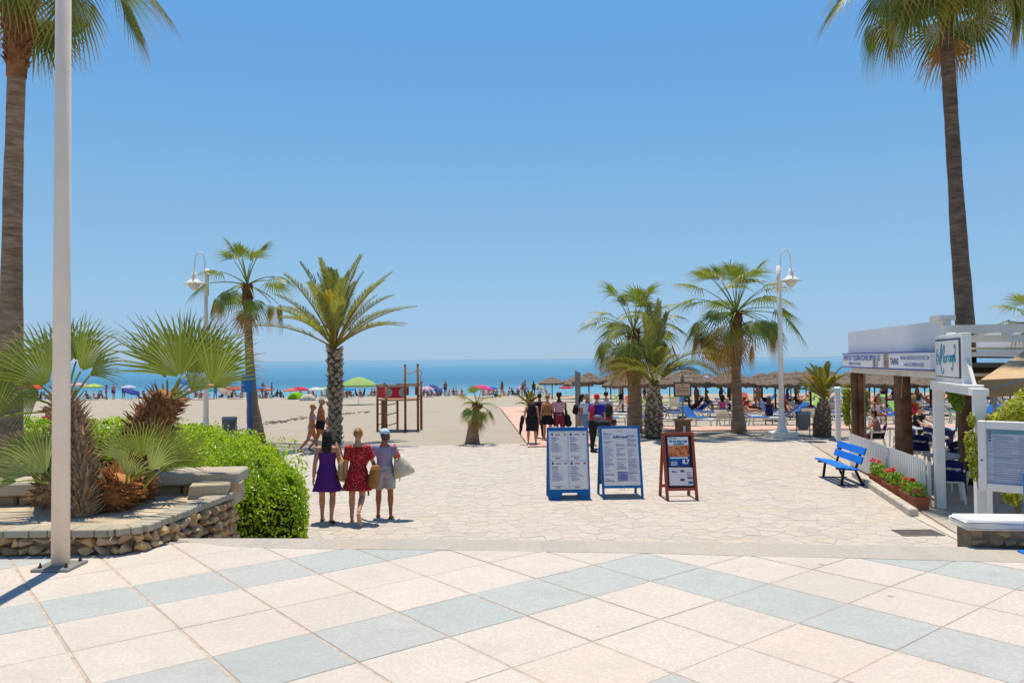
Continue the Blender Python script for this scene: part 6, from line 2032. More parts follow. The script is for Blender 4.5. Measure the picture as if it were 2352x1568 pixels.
# --- three women walking away
p1 = G(752, 1199); f1 = 0.05
r, j = person('person', 'long dark-haired woman in a short purple dress walking towards the beach', p1, f1, 1.68, 2, 4, -4, (-10, 10, 12), (6, 12, 16), (8, 1, 6, 8), (-12, 2, 16, -14), SK_L, 'long', H_BR, [('dress', m_purple, dict(hem=.345, flare=.05, straps=True))], 1.02, None, .007, 'sandal', m_brownl, True, 'three women walking together', hipw=1.08)
bag(p1, f1, 'shoulder_bag', 'flat tan straw bag under the arm of the purple-dressed woman', 'bag', m_straw, [((.27, -.01, .98), (.075, .17, .20)), ((.275, -.01, .86), (.075, .17, .12))], strap=[[(.27, .1, 1.13), (.22, .07, 1.36), (.16, .02, 1.46), (.19, -.06, 1.36), (.27, -.11, 1.13)]])
p2 = G(822, 1201); f2 = 0.0
r, j = person('person', 'fair-haired woman in a short red floral dress walking towards the beach', p2, f2, 1.70, 3, 0, 0, (-4, 8, 8), (2, 22, 38), (4, 2, 4, 0), (-16, 1, 42, -55, -70), SK_L, 'bun', H_BL, [('dress', m_flower, dict(hem=.36, flare=.06, sleeve=.75))], 1.0, None, .007, 'sandal', m_canvas, True, 'three women walking together', hipw=1.03)
bag(p2, f2, 'shoulder_bag', 'slouchy brown leather bag carried by the woman in red', 'bag', m_leather, [[(.33, -.05, 1.05), (.33, -.05, .98), (.31, -.05, .85), (.29, -.05, .72), (.28, -.05, .65)], [(.06, .10), (.09, .14), (.105, .16), (.11, .15), (.085, .10)]], strap=[[(.31, .04, 1.02), (.30, .0, 1.12), (.31, -.10, 1.02)], [(.22, -.12, .9), (.21, -.14, .72), (.22, -.13, .52)]], strapmat=m_brownl)
p3 = G(884, 1189); f3 = 0.08
r, j = person('person', 'woman in a blue and white cap, lavender top and grey shorts', p3, f3, 1.64, 0, 28, -3, (8, 34, 30), (-6, 14, 18), (6, 4, 4, 4), (-6, 3, 6, -4), SK_T, 'bob', H_DB, [('tshirt', m_lav, dict(sleeve=.5)), ('shorts', m_gshort, dict(len=.78))], 1.04, None, .007, 'sandal', m_dark, True, 'three women walking together')
cap = thing('peaked_hat', p3, f3, 'blue and white patterned cap on the woman in grey shorts', 'hat')
mcap = mat_blotch('cap_cloth', ['2A9CC8', 'D8E4EA', 'E6ECEE', '3AA6D0', 'DDE6EA'], 16)
hd, R3, H3 = j['hd'], j['R'], j['H']
mb = MB(); mb.ball(hd(0, -.004, .028), (.056 * H3, .064 * H3, .050 * H3), R3, 3); mb.v = [p for p in mb.v]
link('crown', remeshed(mb, 'crown', mcap, .009, 2), cap)
mb = MB(); mb.ball(hd(0, .075, .026), (.048 * H3, .048 * H3, .007 * H3), R3, 2); link('peak', remeshed(mb, 'peak', mcap, .007, 1), cap)
bag(p3, f3, 'beach_bag', 'big cream canvas beach bag with coral handles on a shoulder', 'bag', m_canvas, [[(.27, -.10, 1.13), (.29, -.11, 1.06), (.33, -.12, .96), (.37, -.12, .86), (.39, -.12, .80)], [(.085, .09), (.12, .105), (.165, .12), (.20, .12), (.185, .095)]], strap=[[(.28, -.20, 1.12), (.20, -.13, 1.34), (.185, -.02, 1.385), (.22, .04, 1.3), (.3, 0, 1.1)]], strapmat=m_coral)
# --- sunbathers strolling on the sand edge
p4 = G(716, 1041); f4 = -1.25
person('person', 'tanned blonde woman in a blue bikini strolling along the sand', p4, f4, 1.58, 2, -10, 0, (10, 8, 18), (-14, 8, 14), (20, 2, 10, 6), (-20, 2, 22, -20), SK_T, 'short', H_BL, [('briefs', cloth('bikini_blue', '8FA6D8')), ('bikini_top', cloth('bikini_blue', '8FA6D8'))], 1.05, None, .009, 'bare', None, True, hipw=1.08)
p5 = G(737, 1038); f5 = -1.15
person('person', 'tanned grey-haired man in black swim trunks beside the bikini woman', p5, f5, 1.74, 1, 0, 0, (-14, 8, 12), (12, 8, 18), (16, 2, 8, 6), (-18, 2, 20, -18), SK_T, 'short', H_GY, [('trunks', m_blackc, dict(len=.35))], 1.12, None, .009)
# --- two people behind the hedge on the left
q = AT(112, 930, 24.0)
person('person', 'dark-haired person in a red shirt behind the hedge, half hidden by the pole', (q.x, 24.0, 0), pi / 2, 1.62, 6, 0, -6, (20, 6, 40), (10, 6, 30), (12, 2, 6), (-12, 2, 12), SK_P, 'short', H_BR, [('tshirt', cloth('red_shirt', 'C0202A')), ('shorts', m_blackc)], 1.0, None, .010)
q = AT(186, 930, 23.6)
person('person', 'person in a blue shirt stooping behind the hedge', (q.x, 23.6, 0), pi / 2 - .3, 1.66, 24, 0, -14, (30, 6, 30), (20, 6, 30), (14, 2, 10), (-8, 2, 12), SK_P, 'short', H_BR, [('tshirt', cloth('blue_shirt', '17588E')), ('shorts', m_gshort)], 1.1, None, .010)
q2 = Vector((q.x, 23.6, 0))
bag(q2, pi / 2 - .3, 'rolled_towel', 'green and white striped towel over the stooping person in blue', 'towel', mat_stripe('green_white_stripe', '2E8C6A', 'DDE0DC', 9), [((.0, -.05, 1.30), (.20, .12, .16)), ((.0, -.13, 1.15), (.18, .09, .2)), ((.0, -.16, 1.0), (.16, .07, .16))])
# --- group on the boardwalk
p6 = G(1222, 1021)
person('person', 'woman in a black top and skirt seen from behind on the boardwalk', p6, .02, 1.60, 0, 0, 0, (6, 16, 20), (2, 10, 12), (5, 3, 4), (-5, 3, 6), SK_L, 'bun', H_DB, [('tank', m_blackc, dict(t0=-.03)), ('skirt', m_blackc, dict(hem=.30, flare=.02))], 1.25, None, .010, 'shoe', m_dark, True, 'group walking to the beach', hipw=1.15)
def pack(root_pos, facing, label, mat, y0, z, w=.15, h=.24, d=.11, x=0, group='backpacks and bags of the walking group'):
    def ex(t):
        for s in (-1, 1):
            mb = MB(); mb.tube([(x + s * .1, y0 + .05, z + h * .8), (x + s * .115, y0 + .17, z + h * .95), (x + s * .12, y0 + .27, z + h * .5), (x + s * .13, y0 + .2, z - h * .3), (x + s * .12, y0 + .06, z - h * .6)], [(.022, .006)] * 5, 6, ref=(1, 0, 0)); mb.build('strap', mat, t)
    return bag(root_pos, facing, 'backpack', label, 'backpack', mat, [((x, y0 - .02, z), (w, d, h)), ((x, y0 - .09, z - h * .35), (w * .75, d * .6, h * .5))], group, extra=ex)
pack(p6, .02, 'black backpack on the woman in black', m_blackc, -.20, 1.20)
bag(p6, .02, 'folded_jacket', 'black jacket held at the side of the woman in black', 'jacket', m_blackc, [((-.33, .05, .85), (.07, .09, .17)), ((-.37, .05, .65), (.06, .08, .2)), ((-.40, .05, .48), (.04, .06, .14))])
p7 = G(1240, 1008)
person('person', 'person in dark clothes half hidden ahead of the woman in black', p7, 0, 1.68, 0, 0, 0, (8, 8, 10), (-8, 8, 10), (14, 2, 6), (-14, 2, 14, -12), SK_T, 'short', H_BK, [('tshirt', cloth('dark_navy', '20243A')), ('pants', cloth('dark_trousers', '26242A'), dict(len=1.1))], 1.0, None, .011, 'shoe', m_dark, False, 'group walking to the beach')
p8 = G(1258, 1012)
person('person', 'fair-haired woman in a flared black skirt among the walking group', p8, -.1, 1.66, 0, 0, 0, (4, 10, 20), (4, 10, 20), (6, 3, 4), (-6, 3, 8), SK_L, 'bun', H_BL, [('tank', cloth('beige_top', 'B79A7C'), dict(t0=.0)), ('skirt', m_blackc, dict(hem=.36, flare=.07))], 1.0, None, .010, 'shoe', m_dark, True, 'group walking to the beach')
pack(p8, -.1, 'tan backpack on the woman in the flared black skirt', m_leather, -.19, 1.15, .14, .22, .1)
p9 = G(1285, 1012)
person('person', 'person in a pale pink shirt and maroon trousers among the walking group', p9, -.05, 1.72, 0, 0, 0, (6, 14, 40), (4, 12, 16), (5, 4, 4), (-5, 4, 6), SK_D, 'afro', H_BK, [('tshirt', cloth('pale_pink_shirt', 'C7979C'), dict(sleeve=.6)), ('pants', cloth('maroon_trousers', '7A2A38'), dict(len=1.2))], 1.08, None, .010, 'shoe', m_dark, False, 'group walking to the beach')
bag(p9, -.05, 'shoulder_bag', 'large black shoulder bag of the person in pale pink', 'bag', m_blackc, [((.30, -.05, .80), (.11, .10, .17)), ((.32, -.05, .64), (.14, .11, .14)), ((.25, -.05, 1.0), (.05, .07, .14))], strap=[[(.26, .02, 1.1), (.19, .03, 1.40), (.21, -.08, 1.36), (.26, -.1, 1.1)]])
p10 = G(1335, 1004)
person('person', 'black-haired woman in a pink swim top facing right in the group', p10, -1.2, 1.62, 4, 0, 0, (14, 8, 30), (4, 10, 20), (8, 3, 8), (-6, 3, 10), SK_T, 'long', H_BK, [('bikini_top', cloth('pink_swim', 'A82C4A')), ('shorts', cloth('jean_shorts', '6A86A8'), dict(len=.45))], 1.0, None, .010, 'sandal', m_dark, True, 'group walking to the beach')
pack(p10, -1.2, 'small black rucksack on the black-haired woman', m_blackc, -.20, 1.05, .13, .2, .1)
p11 = G(1362, 1037)
person('person', 'person in black bending far forward behind the menu boards', p11, -1.45, 1.66, 86, 0, 18, (4, 8, 10), (10, 8, 16), (2, 5, 4), (-2, 5, 6), SK_D, 'short', H_BK, [('tshirt', cloth('charcoal_shirt', '2A2A32'), dict(sleeve=.6)), ('pants', m_blackc, dict(len=1.2))], 1.05, None, .010, 'shoe', m_dark, False, 'group walking to the beach')
p12 = G(1372, 1029)
r, j = person('person', 'broad man in a purple shirt and red cap seen from behind', p12, -.1, 1.76, 0, 0, 0, (8, 10, 30), (0, 10, 10), (4, 5, 2), (-4, 5, 4), SK_L, 'short', H_DB, [('tshirt', cloth('violet_shirt', '3A2C9A'), dict(sleeve=.7)), ('shorts', mat_blotch('floral_shorts', ['3A5A8C', '8A94B0', 'B06A6A', '4A6A9A'], 9), dict(len=.95))], 1.2, None, .010, 'shoe', M_('grey_trainers', '7C7C80', .7, .2, 9), False, 'group walking to the beach')
capr = thing('baseball_cap', p12, -.1, 'bright red baseball cap on the man in purple', 'hat')
hd, R3, H3 = j['hd'], j['R'], j['H']
mb = MB(); mb.ball(hd(0, -.004, .026), (.057 * H3, .066 * H3, .054 * H3), R3, 3); link('crown', remeshed(mb, 'crown', cloth('red_cap', 'D8232E'), .009, 2), capr)
mb = MB(); mb.ball(hd(0, .078, .022), (.048 * H3, .048 * H3, .007 * H3), R3, 2); link('peak', remeshed(mb, 'peak', cloth('red_cap', 'D8232E'), .008, 1), capr)
bag(p12, -.1, 'backpack', 'red and grey backpack slung on the man in purple', 'backpack', cloth('red_pack', 'C0283A'), [((-.16, -.20, 1.25), (.09, .09, .18)), ((-.13, -.22, 1.02), (.12, .1, .1))], 'backpacks and bags of the walking group', strap=[[(-.1, -.12, 1.42), (-.08, .02, 1.48), (-.1, .14, 1.36)]])
bag(p12, -.1, 'rolled_mat', 'grey rolled mat strapped below the red backpack', 'mat', cloth('grey_mat', '8C8C8C'), [((-.02, -.26, 1.06), (.17, .07, .06))])
p13 = G(1350, 1022)
person('person', 'grey-haired man in a pale shirt beside the man in purple', p13, .1, 1.77, 0, 30, 0, (6, 8, 20), (4, 8, 12), (4, 4, 2), (-4, 4, 4), SK_T, 'short', H_GY, [('tshirt', cloth('pale_blue_shirt', 'B6C4D2')), ('shorts', cloth('jean_shorts', '6A86A8'), dict(len=.8))], 1.05, None, .011, 'shoe', m_dark, False, 'group walking to the beach')
p14 = G(1398, 1008)
bag((p14.x, p14.y, 0), 0, 'backpack', 'big dark green backpack right of the man in purple', 'backpack', cloth('dark_green_pack', '2E3430'), [((0, 0, 1.05), (.15, .13, .26)), ((0, -.08, .95), (.12, .08, .16))], 'backpacks and bags of the walking group')
person('person', 'person in a white shirt wearing the big dark green backpack', (p14.x - .06, p14.y + .16, 0), .05, 1.72, 0, 0, 0, (6, 12, 16), (6, 12, 16), (6, 3, 4), (-6, 3, 6), SK_L, 'short', H_BR, [('tshirt', cloth('white_shirt', 'DAD8DC')), ('pants', cloth('red_trousers', 'A03A44'), dict(len=1.1))], 1.0, None, .011, 'shoe', m_dark, False, 'group walking to the beach')
# --- at the restaurant tables
q = G(2025, 1048) + Vector((.45, .95, 0))
sw = Vector((spots[1][0].x, spots[1][0].y, 0))
person('person', 'dark-haired woman in a mauve top seated at a restaurant table', (sw.x + .05, sw.y - .02, 0), spots[1][1] + pi, 1.64, 10, 0, -6, (50, 6, 40), (46, 6, 44), (84, 5, 80), (84, 5, 80), SK_L, 'bob', H_BK, [('tshirt', cloth('mauve_top', '8A6A6C'), dict(sleeve=.3)), ('pants', m_blackc, dict(len=1.2))], 1.05, .44, .010, 'shoe', m_dark, True)
s4 = Vector((spots[4][0].x, spots[4][0].y, 0))
person('person', 'person in black seated at the far side of the restaurant table', (s4.x, s4.y, 0), spots[4][1] + pi, 1.7, 14, 0, -6, (60, 10, 20), (40, 8, 40), (84, 6, 80), (84, 6, 80), SK_P, 'short', H_DB, [('tshirt', m_blackc), ('pants', m_blackc, dict(len=1.2))], 1.05, .44, .011, 'shoe', m_dark)
# ================================================================== thatched parasols and loungers
def mat_thatch():
    t = NT('thatch'); tc = t.node('ShaderNodeTexCoord').outputs['Object']
    n = t.noise(tc, 9, 5, .7); n2 = t.noise(tc, 60, 2, .6)
    oi = t.node('ShaderNodeObjectInfo').outputs['Random']
    c = t.ramp(n, [(.3, lin('63564C')), (.55, lin('8A7B6D')), (.75, lin('AD9E8E'))])
    c = t.mix(t.math('MULTIPLY', oi, .3), c, lin('7A6650'))
    return t.done(t.pbr(c, .95, .1, t.bump(t.math('ADD', n, n2), .9, .05)))
m_thatch = mat_thatch(); m_fringe = M_('thatch_fringe', '7A5F48', .95, .25, 9, .4)
m_pole_b = M_('parasol_pole_wood', '6A4434', .8, .2, 9)
rnd = random.Random(77)
def thatch_proto(seed):
    r_ = random.Random(seed)
    t = thing('thatched_parasol')
    mb = MB(); mb.tube([(0, 0, -.1), (0, 0, 2.3)], .05, 8); mb.build('pole', m_pole_b, t)
    for k, (z1, z0, ra, rb_) in enumerate(((2.50, 2.22, .04, .50), (2.27, 2.00, .34, .90), (2.06, 1.80, .72, 1.30))):
        mb = MB(); mb.sm = False
        jit = [r_.uniform(-.05, .05) for i in range(80)]
        mb.lathe([(ra, z1), ((ra + rb_) / 2, (z1 + z0) / 2 + .04), (rb_, z0), (rb_ - .03, z0 - .11), (rb_ * .78, z0 - .02)], 40, jag=lambda p, i, j: Vector((p.x * (1 + jit[j] * .5 * (i > 0)), p.y * (1 + jit[j] * .5 * (i > 0)), p.z + (jit[(j * 7) % 40] if i >= 2 else 0))))
        mb.build('thatch_tier', m_thatch, t)
    mb = MB(); vs, fs = [], []; n = 64
    for j in range(n):
        a = 2 * pi * j / n; rr = 1.24 + r_.uniform(-.03, .03)
        vs += [(rr * cos(a), rr * sin(a), 1.80), (rr * 1.0 * cos(a), rr * 1.0 * sin(a), 1.60 + r_.uniform(-.08, .06))]
    for j in range(n):
        k = (j + 1) % n; fs.append((2 * j, 2 * j + 1, 2 * k + 1, 2 * k))
    mb.add(vs, fs); mb.build('fringe', m_fringe, t)
    return t
tp = [thatch_proto(1), thatch_proto(2)]
used = [False, False]
places = []
for row, (Y, pxa, pxb) in enumerate(((43.0, 1500, 2310), (51.0, 1395, 2320), (60.5, 1355, 2330), (69, 1300, 2330), (78, 1265, 2330))):
    x = AT(pxa, 900, Y).x; xe = AT(pxb, 900, Y).x
    x += row % 2 * 1.2
    i = 0
    while x < xe:
        places.append((row, i, x + rnd.uniform(-.35, .35), Y + rnd.uniform(-.7, .7))); x += 2.25 if row < 3 else 2.6; i += 1
rown = ['nearest', 'second', 'middle', 'fourth', 'farthest']
for k, (row, i, x, Y) in enumerate(places):
    v = k % 2
    if not used[v]: o = tp[v]; used[v] = True
    else: o = copy_tree(tp[v])
    s_ = rnd.uniform(.93, 1.06) if row < 3 else rnd.uniform(.86, 1.0)
    o.location = (x, Y, sandz(Y)); o.rotation_euler = (0, 0, rnd.uniform(0, 6)); o.scale = (rnd.uniform(.98, 1.15),) * 2 + (s_,)
    tag(o, 'layered thatched beach parasol, %s from the left in the %s row' % (ordinal(i), rown[row]), 'parasol', 'thatched parasols over the sunbeds')
# sunbeds
m_lcov = M_('blue_cover', '1A4C9C', .8, .14, 8)
CCOL = [M_('towel_' + n_, c_, .9, .14, 9) for n_, c_ in (('coral', 'DE6A5A'), ('mid_blue', '1F5FA8'), ('white', 'D8D4CE'), ('pink', 'D85A98'), ('lime', '9CCB5A'), ('orange', 'E4703A'), ('navy', '24306A'), ('teal', '2A6C74'), ('red', 'C22A34'), ('grey', '9A9AA0'), ('yellow', 'D8B43A'))]
CNAM = ['coral', 'mid blue', 'white', 'pink', 'lime green', 'orange', 'navy', 'teal', 'red', 'grey', 'yellow']
def lounger_proto(up):
    t = thing('sun_lounger')
    mb = MB()                                          # length along x, head at -x
    for s in (-1, 1): mb.bar((-.35, s * .3, .36), (1.2, s * .3, .33), .05, .06)
    mb.build('side_rails', m_pvc, t)
    for k in range(9):
        mb = MB(); mb.box((-.25 + k * .17, 0, .375), (.12, .56, .02)); mb.build('slat', m_pvc, t)
    a = radians(up)
    R = Matrix.Rotation(a, 3, 'Y')
    mb = MB(); mb.bbox((-.34, 0, 0), (.70, .58, .04), .01)
    mb.v = [tuple(R @ Vector(p) + Vector((-.33, 0, .37))) for p in mb.v]; mb.build('backrest', m_pvc, t)
    for (x, s) in ((-.3, -1), (-.3, 1), (1.05, -1), (1.05, 1)):
        mb = MB(); mb.bar((x, s * .27, .34), (x + (.08 if x > 0 else -.08), s * .29, 0), .05, .05); mb.build('leg', m_pvc, t)
    mb = MB()
    mb.box((-.36, 0, .035), (.72, .60, .03)); mb.v = [tuple(R @ Vector(p) + Vector((-.33, 0, .372))) for p in mb.v]
    mb.box((.12, 0, .402), (.86, .58, .022)); 
    mb.build('cover', m_lcov, t)
    return t
lp = [lounger_proto(38), lounger_proto(52), lounger_proto(8)]
lused = [False] * 3
def set_mat(o, part, mat):
    for ch in o.children:
        if ch.name.split('.')[0] == part:
            ch.material_slots[0].link = 'OBJECT'; ch.material_slots[0].material = mat
lrows = ((35.6, 1395, 2330), (39.4, 1400, 2330), (43.2, 1400, 2335), (48.5, 1380, 2335), (55, 1370, 2335))
beds = []
rnd = random.Random(31)
for row, (Y, pxa, pxb) in enumerate(lrows):
    x = AT(pxa, 900, Y).x; xe = AT(pxb, 900, Y).x; i = 0
    while x < xe:
        v = rnd.choice((0, 0, 1, 2))
        if not lused[v]: o = lp[v]; lused[v] = True
        else: o = copy_tree(lp[v])
        yy = Y + rnd.uniform(-.5, .5)
        flip = rnd.choice((0, 0, pi, 1.2, -1.2)) + rnd.uniform(-.4, .4)
        o.location = (x, yy, sandz(yy)); o.rotation_euler = (0, 0, flip)
        cidx = None
        if rnd.random() < .30: cidx = rnd.randrange(len(CCOL)); set_mat(o, 'cover', CCOL[cidx])
        tag(o, 'white lounger with %s cover, %s from left in the %s sunbed row' % (CNAM[cidx] if cidx is not None else 'dark blue', ordinal(i), rown[row]), 'sun lounger', 'sun loungers under the thatched parasols')
        beds.append((row, o, v, flip, x, yy))
        x += rnd.choice((1.25, 1.4, 2.0)); i += 1
# ------------------------------------------------------------------ bathers: a few poses, dressed differently
SW = [cloth('swim_' + n_, c_) for n_, c_ in (('navy', '1E2450'), ('red', 'B0242E'), ('black', '1A1A1C'), ('teal', '1F7C84'), ('pink', 'C84A80'), ('purple', '5A3A8C'), ('blue', '2F66B0'), ('orange', 'D0662E'), ('white', 'D0CEC8'))]
SWN = ['navy', 'red', 'black', 'teal', 'pink', 'purple', 'blue', 'orange', 'white']
SKS = [SK_T, SK_L, SK_T, SK_P, SK_T, SK_D]
HRS = [H_BR, H_BK, H_BL, H_DB, H_GY]
V0 = (0, 0, -50)
protos = {}
VX = .014
protos['woman'] = person('person', 'x', V0, 0, 1.65, 0, 0, 0, (4, 8, 10), (-4, 10, 20), (4, 3, 2), (-6, 3, 4), SK_T, 'long', H_BR, [('briefs', SW[0]), ('bikini_top', SW[0])], 1.02, None, VX, 'bare', None, True)[0]
protos['man'] = person('person', 'x', V0, 0, 1.76, 0, 10, 0, (10, 12, 30), (-4, 10, 14), (5, 4, 2), (-5, 4, 4), SK_T, 'short', H_BR, [('trunks', SW[0], dict(len=.6))], 1.1, None, VX)[0]
protos['sitter'] = person('person', 'x', V0, 0, 1.68, -14, 0, 0, (-30, 10, 6), (30, 10, 30), (100, 5, 100), (92, 5, 70), SK_T, 'short', H_BR, [('briefs', SW[0]), ('bikini_top', SW[0])], 1.08, .09, VX, 'bare', None, True)[0]
protos['recliner'] = person('person', 'x', V0, 0, 1.68, -50, 0, 24, (30, 8, 40), (20, 10, 50), (84, 4, 6), (96, 4, 40), SK_T, 'long', H_BR, [('briefs', SW[0]), ('bikini_top', SW[0])], 1.05, .43, VX, 'bare', None, True)[0]
protos['percher'] = person('person', 'x', V0, 0, 1.66, 6, 0, 0, (20, 8, 40), (20, 8, 40), (80, 6, 78), (84, 6, 84), SK_T, 'long', H_BR, [('top', SW[0], dict(t0=.0)), ('briefs', SW[0])], 1.05, .44, VX, 'bare', None, True)[0]
pused = {k: False for k in protos}
rnd = random.Random(5)
def bather(kind, loc, rz, label, sw=None, sk=None, hr=None, sc=1.0, group='bathers on the beach'):
    o = protos[kind]
    if pused[kind]: o = copy_tree(o)
    pused[kind] = True
    o.location = loc; o.rotation_euler = (0, 0, rz); o.scale = (sc, sc, sc)
    sw = SW[rnd.randrange(len(SW))] if sw is None else sw
    for ch in o.children:
        nm = ch.name.split('.')[0]
        m_ = sw if nm in ('swim_briefs', 'bikini_top', 'swim_trunks', 'top') else (sk or SKS[rnd.randrange(6)]) if nm == 'body' else (hr or HRS[rnd.randrange(5)]) if nm == 'hair' else None
        if m_: ch.material_slots[0].link = 'OBJECT'; ch.material_slots[0].material = m_
    tag(o, label, 'person', group)
    return o
def wl_(px, dy=0): return SX(px, 90 + dy)
order = []
for px in (70, 105, 116, 169, 216, 236, 333, 343, 450, 461, 532, 542, 555, 590, 635, 707, 740, 789, 797, 819, 835, 852, 972, 992, 1004, 1042, 1062, 1122, 1141, 1167, 1178, 1215, 60, 92, 200, 226, 320, 415, 425, 475, 510, 580, 612, 645, 690, 720, 752, 805, 828, 860, 982, 1012, 1030, 1050, 1110, 1132, 1158, 1190, 1240, 1255): order.append((px, 'sitter'))
for px in (78, 244, 261, 284, 405, 495, 602, 606, 624, 1023, 1153, 1201, 1206, 1226): order.append((px, 'man' if px in (261, 495, 606, 624, 1206, 1023) else 'woman'))
order.sort()
cnt = {}
for px, kd in order:
    ci = rnd.randrange(len(SW)); n_ = cnt.get(kd, 0); cnt[kd] = n_ + 1
    loc = wl_(px, rnd.uniform(-3, 3)); loc.z += .0
    lab = {'sitter': 'bather in %s swimwear sitting near the water, %s sitter from the left', 'man': 'man in %s trunks standing at the waterline, %s standing man from the left', 'woman': 'woman in %s bikini standing at the waterline, %s standing woman from the left'}[kd] % (SWN[ci], ordinal(n_))
    bather(kd, loc, rnd.uniform(0, 6.28), lab, SW[ci])
# on and among the loungers
nrec = 0
for row, o, v, flip, x, yy in beds:
    if rnd.random() < (.46 if row < 3 else .34):
        ci = rnd.randrange(len(SW))
        kd = 'recliner' if v < 2 and rnd.random() < .65 else 'percher'
        # recliner faces the foot end (+x of the lounger)
        off = Vector((cos(flip), sin(flip), 0)) * (.10 if kd == 'recliner' else .4)
        if kd == 'percher': rz = flip + (pi if rnd.random() < .5 else 0)
        else: rz = flip - pi / 2
        bather(kd, Vector((x, yy, sandz(yy))) + off, rz, ('bather in %s swimwear reclining on a sunbed, %s such from the near left' if kd == 'recliner' else 'bather in %s swimwear perched on a sunbed edge, %s such from the near left') % (SWN[ci], ordinal(cnt.get(kd, 0))), SW[ci])
        cnt[kd] = cnt.get(kd, 0) + 1
for i, (px, Y) in enumerate(((1425, 52), (1600, 50), (1656, 58), (1740, 47), (1900, 52), (1960, 49), (2030, 55), (1555, 60), (1480, 66), (1830, 62))):
    ci = rnd.randrange(len(SW))
    bather('woman' if i % 2 else 'man', SX(px, Y), rnd.uniform(0, 6), '%s in %s swimwear standing among the parasols, %s of those from the left' % ('woman' if i % 2 else 'man', SWN[ci], ordinal(sorted((1425, 1600, 1656, 1740, 1900, 1960, 2030, 1555, 1480, 1830)).index(px))), SW[ci])
q = SX(2108, 43.0)
person('person', 'bare-chested man in a white cap and grey shorts among the sunbeds', q, 1.2, 1.76, 4, 10, -8, (30, 8, 60), (20, 8, 60), (5, 4, 2), (-5, 4, 4), SK_T, 'short', H_GY, [('shorts', cloth('dark_grey_shorts', '4A4C52'), dict(len=.9))], 1.2, None, .012)
hc = thing('white_cap', q, 1.2, 'white cap on the bare-chested man among the sunbeds', 'hat')
mb = MB(); mb.ball((0, .09, 1.685), (.095, .105, .07), None, 2); link('crown', remeshed(mb, 'crown', cloth('white_cap_cloth', 'E2E0DA'), .012, 2), hc)
mb = MB(); mb.ball((0, .2, 1.65), (.07, .07, .012), None, 2); link('peak', remeshed(mb, 'peak', cloth('white_cap_cloth', 'E2E0DA'), .01, 1), hc)
# ------------------------------------------------------------------ beach parasols by the water
def canopy_mat(name, a, b=None):
    t = NT(name); tc = t.node('ShaderNodeTexCoord').outputs['Object']
    if b:
        sp = t.node('ShaderNodeSeparateXYZ'); t.L(tc, sp.inputs[0])
        an = t.math('ARCTAN2', sp.outputs[1], sp.outputs[0])
        f = t.math('FRACT', t.math('MULTIPLY', an, 8 / (2 * pi)))
        c = t.mix(t.ramp(f, [(.49, 0.0), (.51, 1.0)]), lin(a), lin(b))
    else: c = t.mix(t.ramp(t.noise(tc, 3, 3), [(.3, 0.0), (.7, .25)]), lin(a), tuple(x * .75 for x in lin(a)))
    p = t.pbr(c, .8, .2); tr = t.node('ShaderNodeBsdfTranslucent'); t.L(c, tr.inputs[0])
    mx = t.node('ShaderNodeMixShader'); mx.inputs[0].default_value = .35; t.L(p.outputs[0], mx.inputs[1]); t.L(tr.outputs[0], mx.inputs[2])
    return t.done(mx)
def parasol(loc, r, h, mat, label, tilt=(0, 0), n=8, peak=.28, name='beach_parasol', group='beach parasols by the water', z0=0):
    t = thing(name, loc, 0, label, 'parasol', group)
    mb = MB(); mb.tube([(0, 0, -.15), (0, 0, h - .02)], .022, 8); mb.build('pole', m_white, t)
    mb = MB(); vs = [Vector((0, 0, peak * r))]; fs = []
    K = 4; m = n * 4
    for i in range(1, K + 1):
        k = i / K
        for j in range(m):
            a = 2 * pi * j / m; ridge = abs(((j / 4) % 1) - .5) * 2
            rr = r * k * (1 - .05 * (1 - ridge) * k)
            vs.append(Vector((rr * cos(a), rr * sin(a), peak * r * (1 - k ** 1.6) - .03 * r * k * (1 - ridge))))
    for j in range(m): fs.append((0, 1 + j, 1 + (j + 1) % m))
    for i in range(K - 1):
        for j in range(m): fs.append((1 + i * m + j, 1 + i * m + (j + 1) % m, 1 + (i + 1) * m + (j + 1) % m, 1 + (i + 1) * m + j)[::-1])
    b = len(vs)
    for j in range(m): vs.append(vs[1 + (K - 1) * m + j] + Vector((0, 0, -.10 * r)))
    for j in range(m): fs.append((1 + (K - 1) * m + j, 1 + (K - 1) * m + (j + 1) % m, b + (j + 1) % m, b + j))
    mb.add(vs, fs)
    o = mb.build('canopy', mat, t, (0, 0, h)); o.rotation_euler = (tilt[0], tilt[1], 0)
    return t
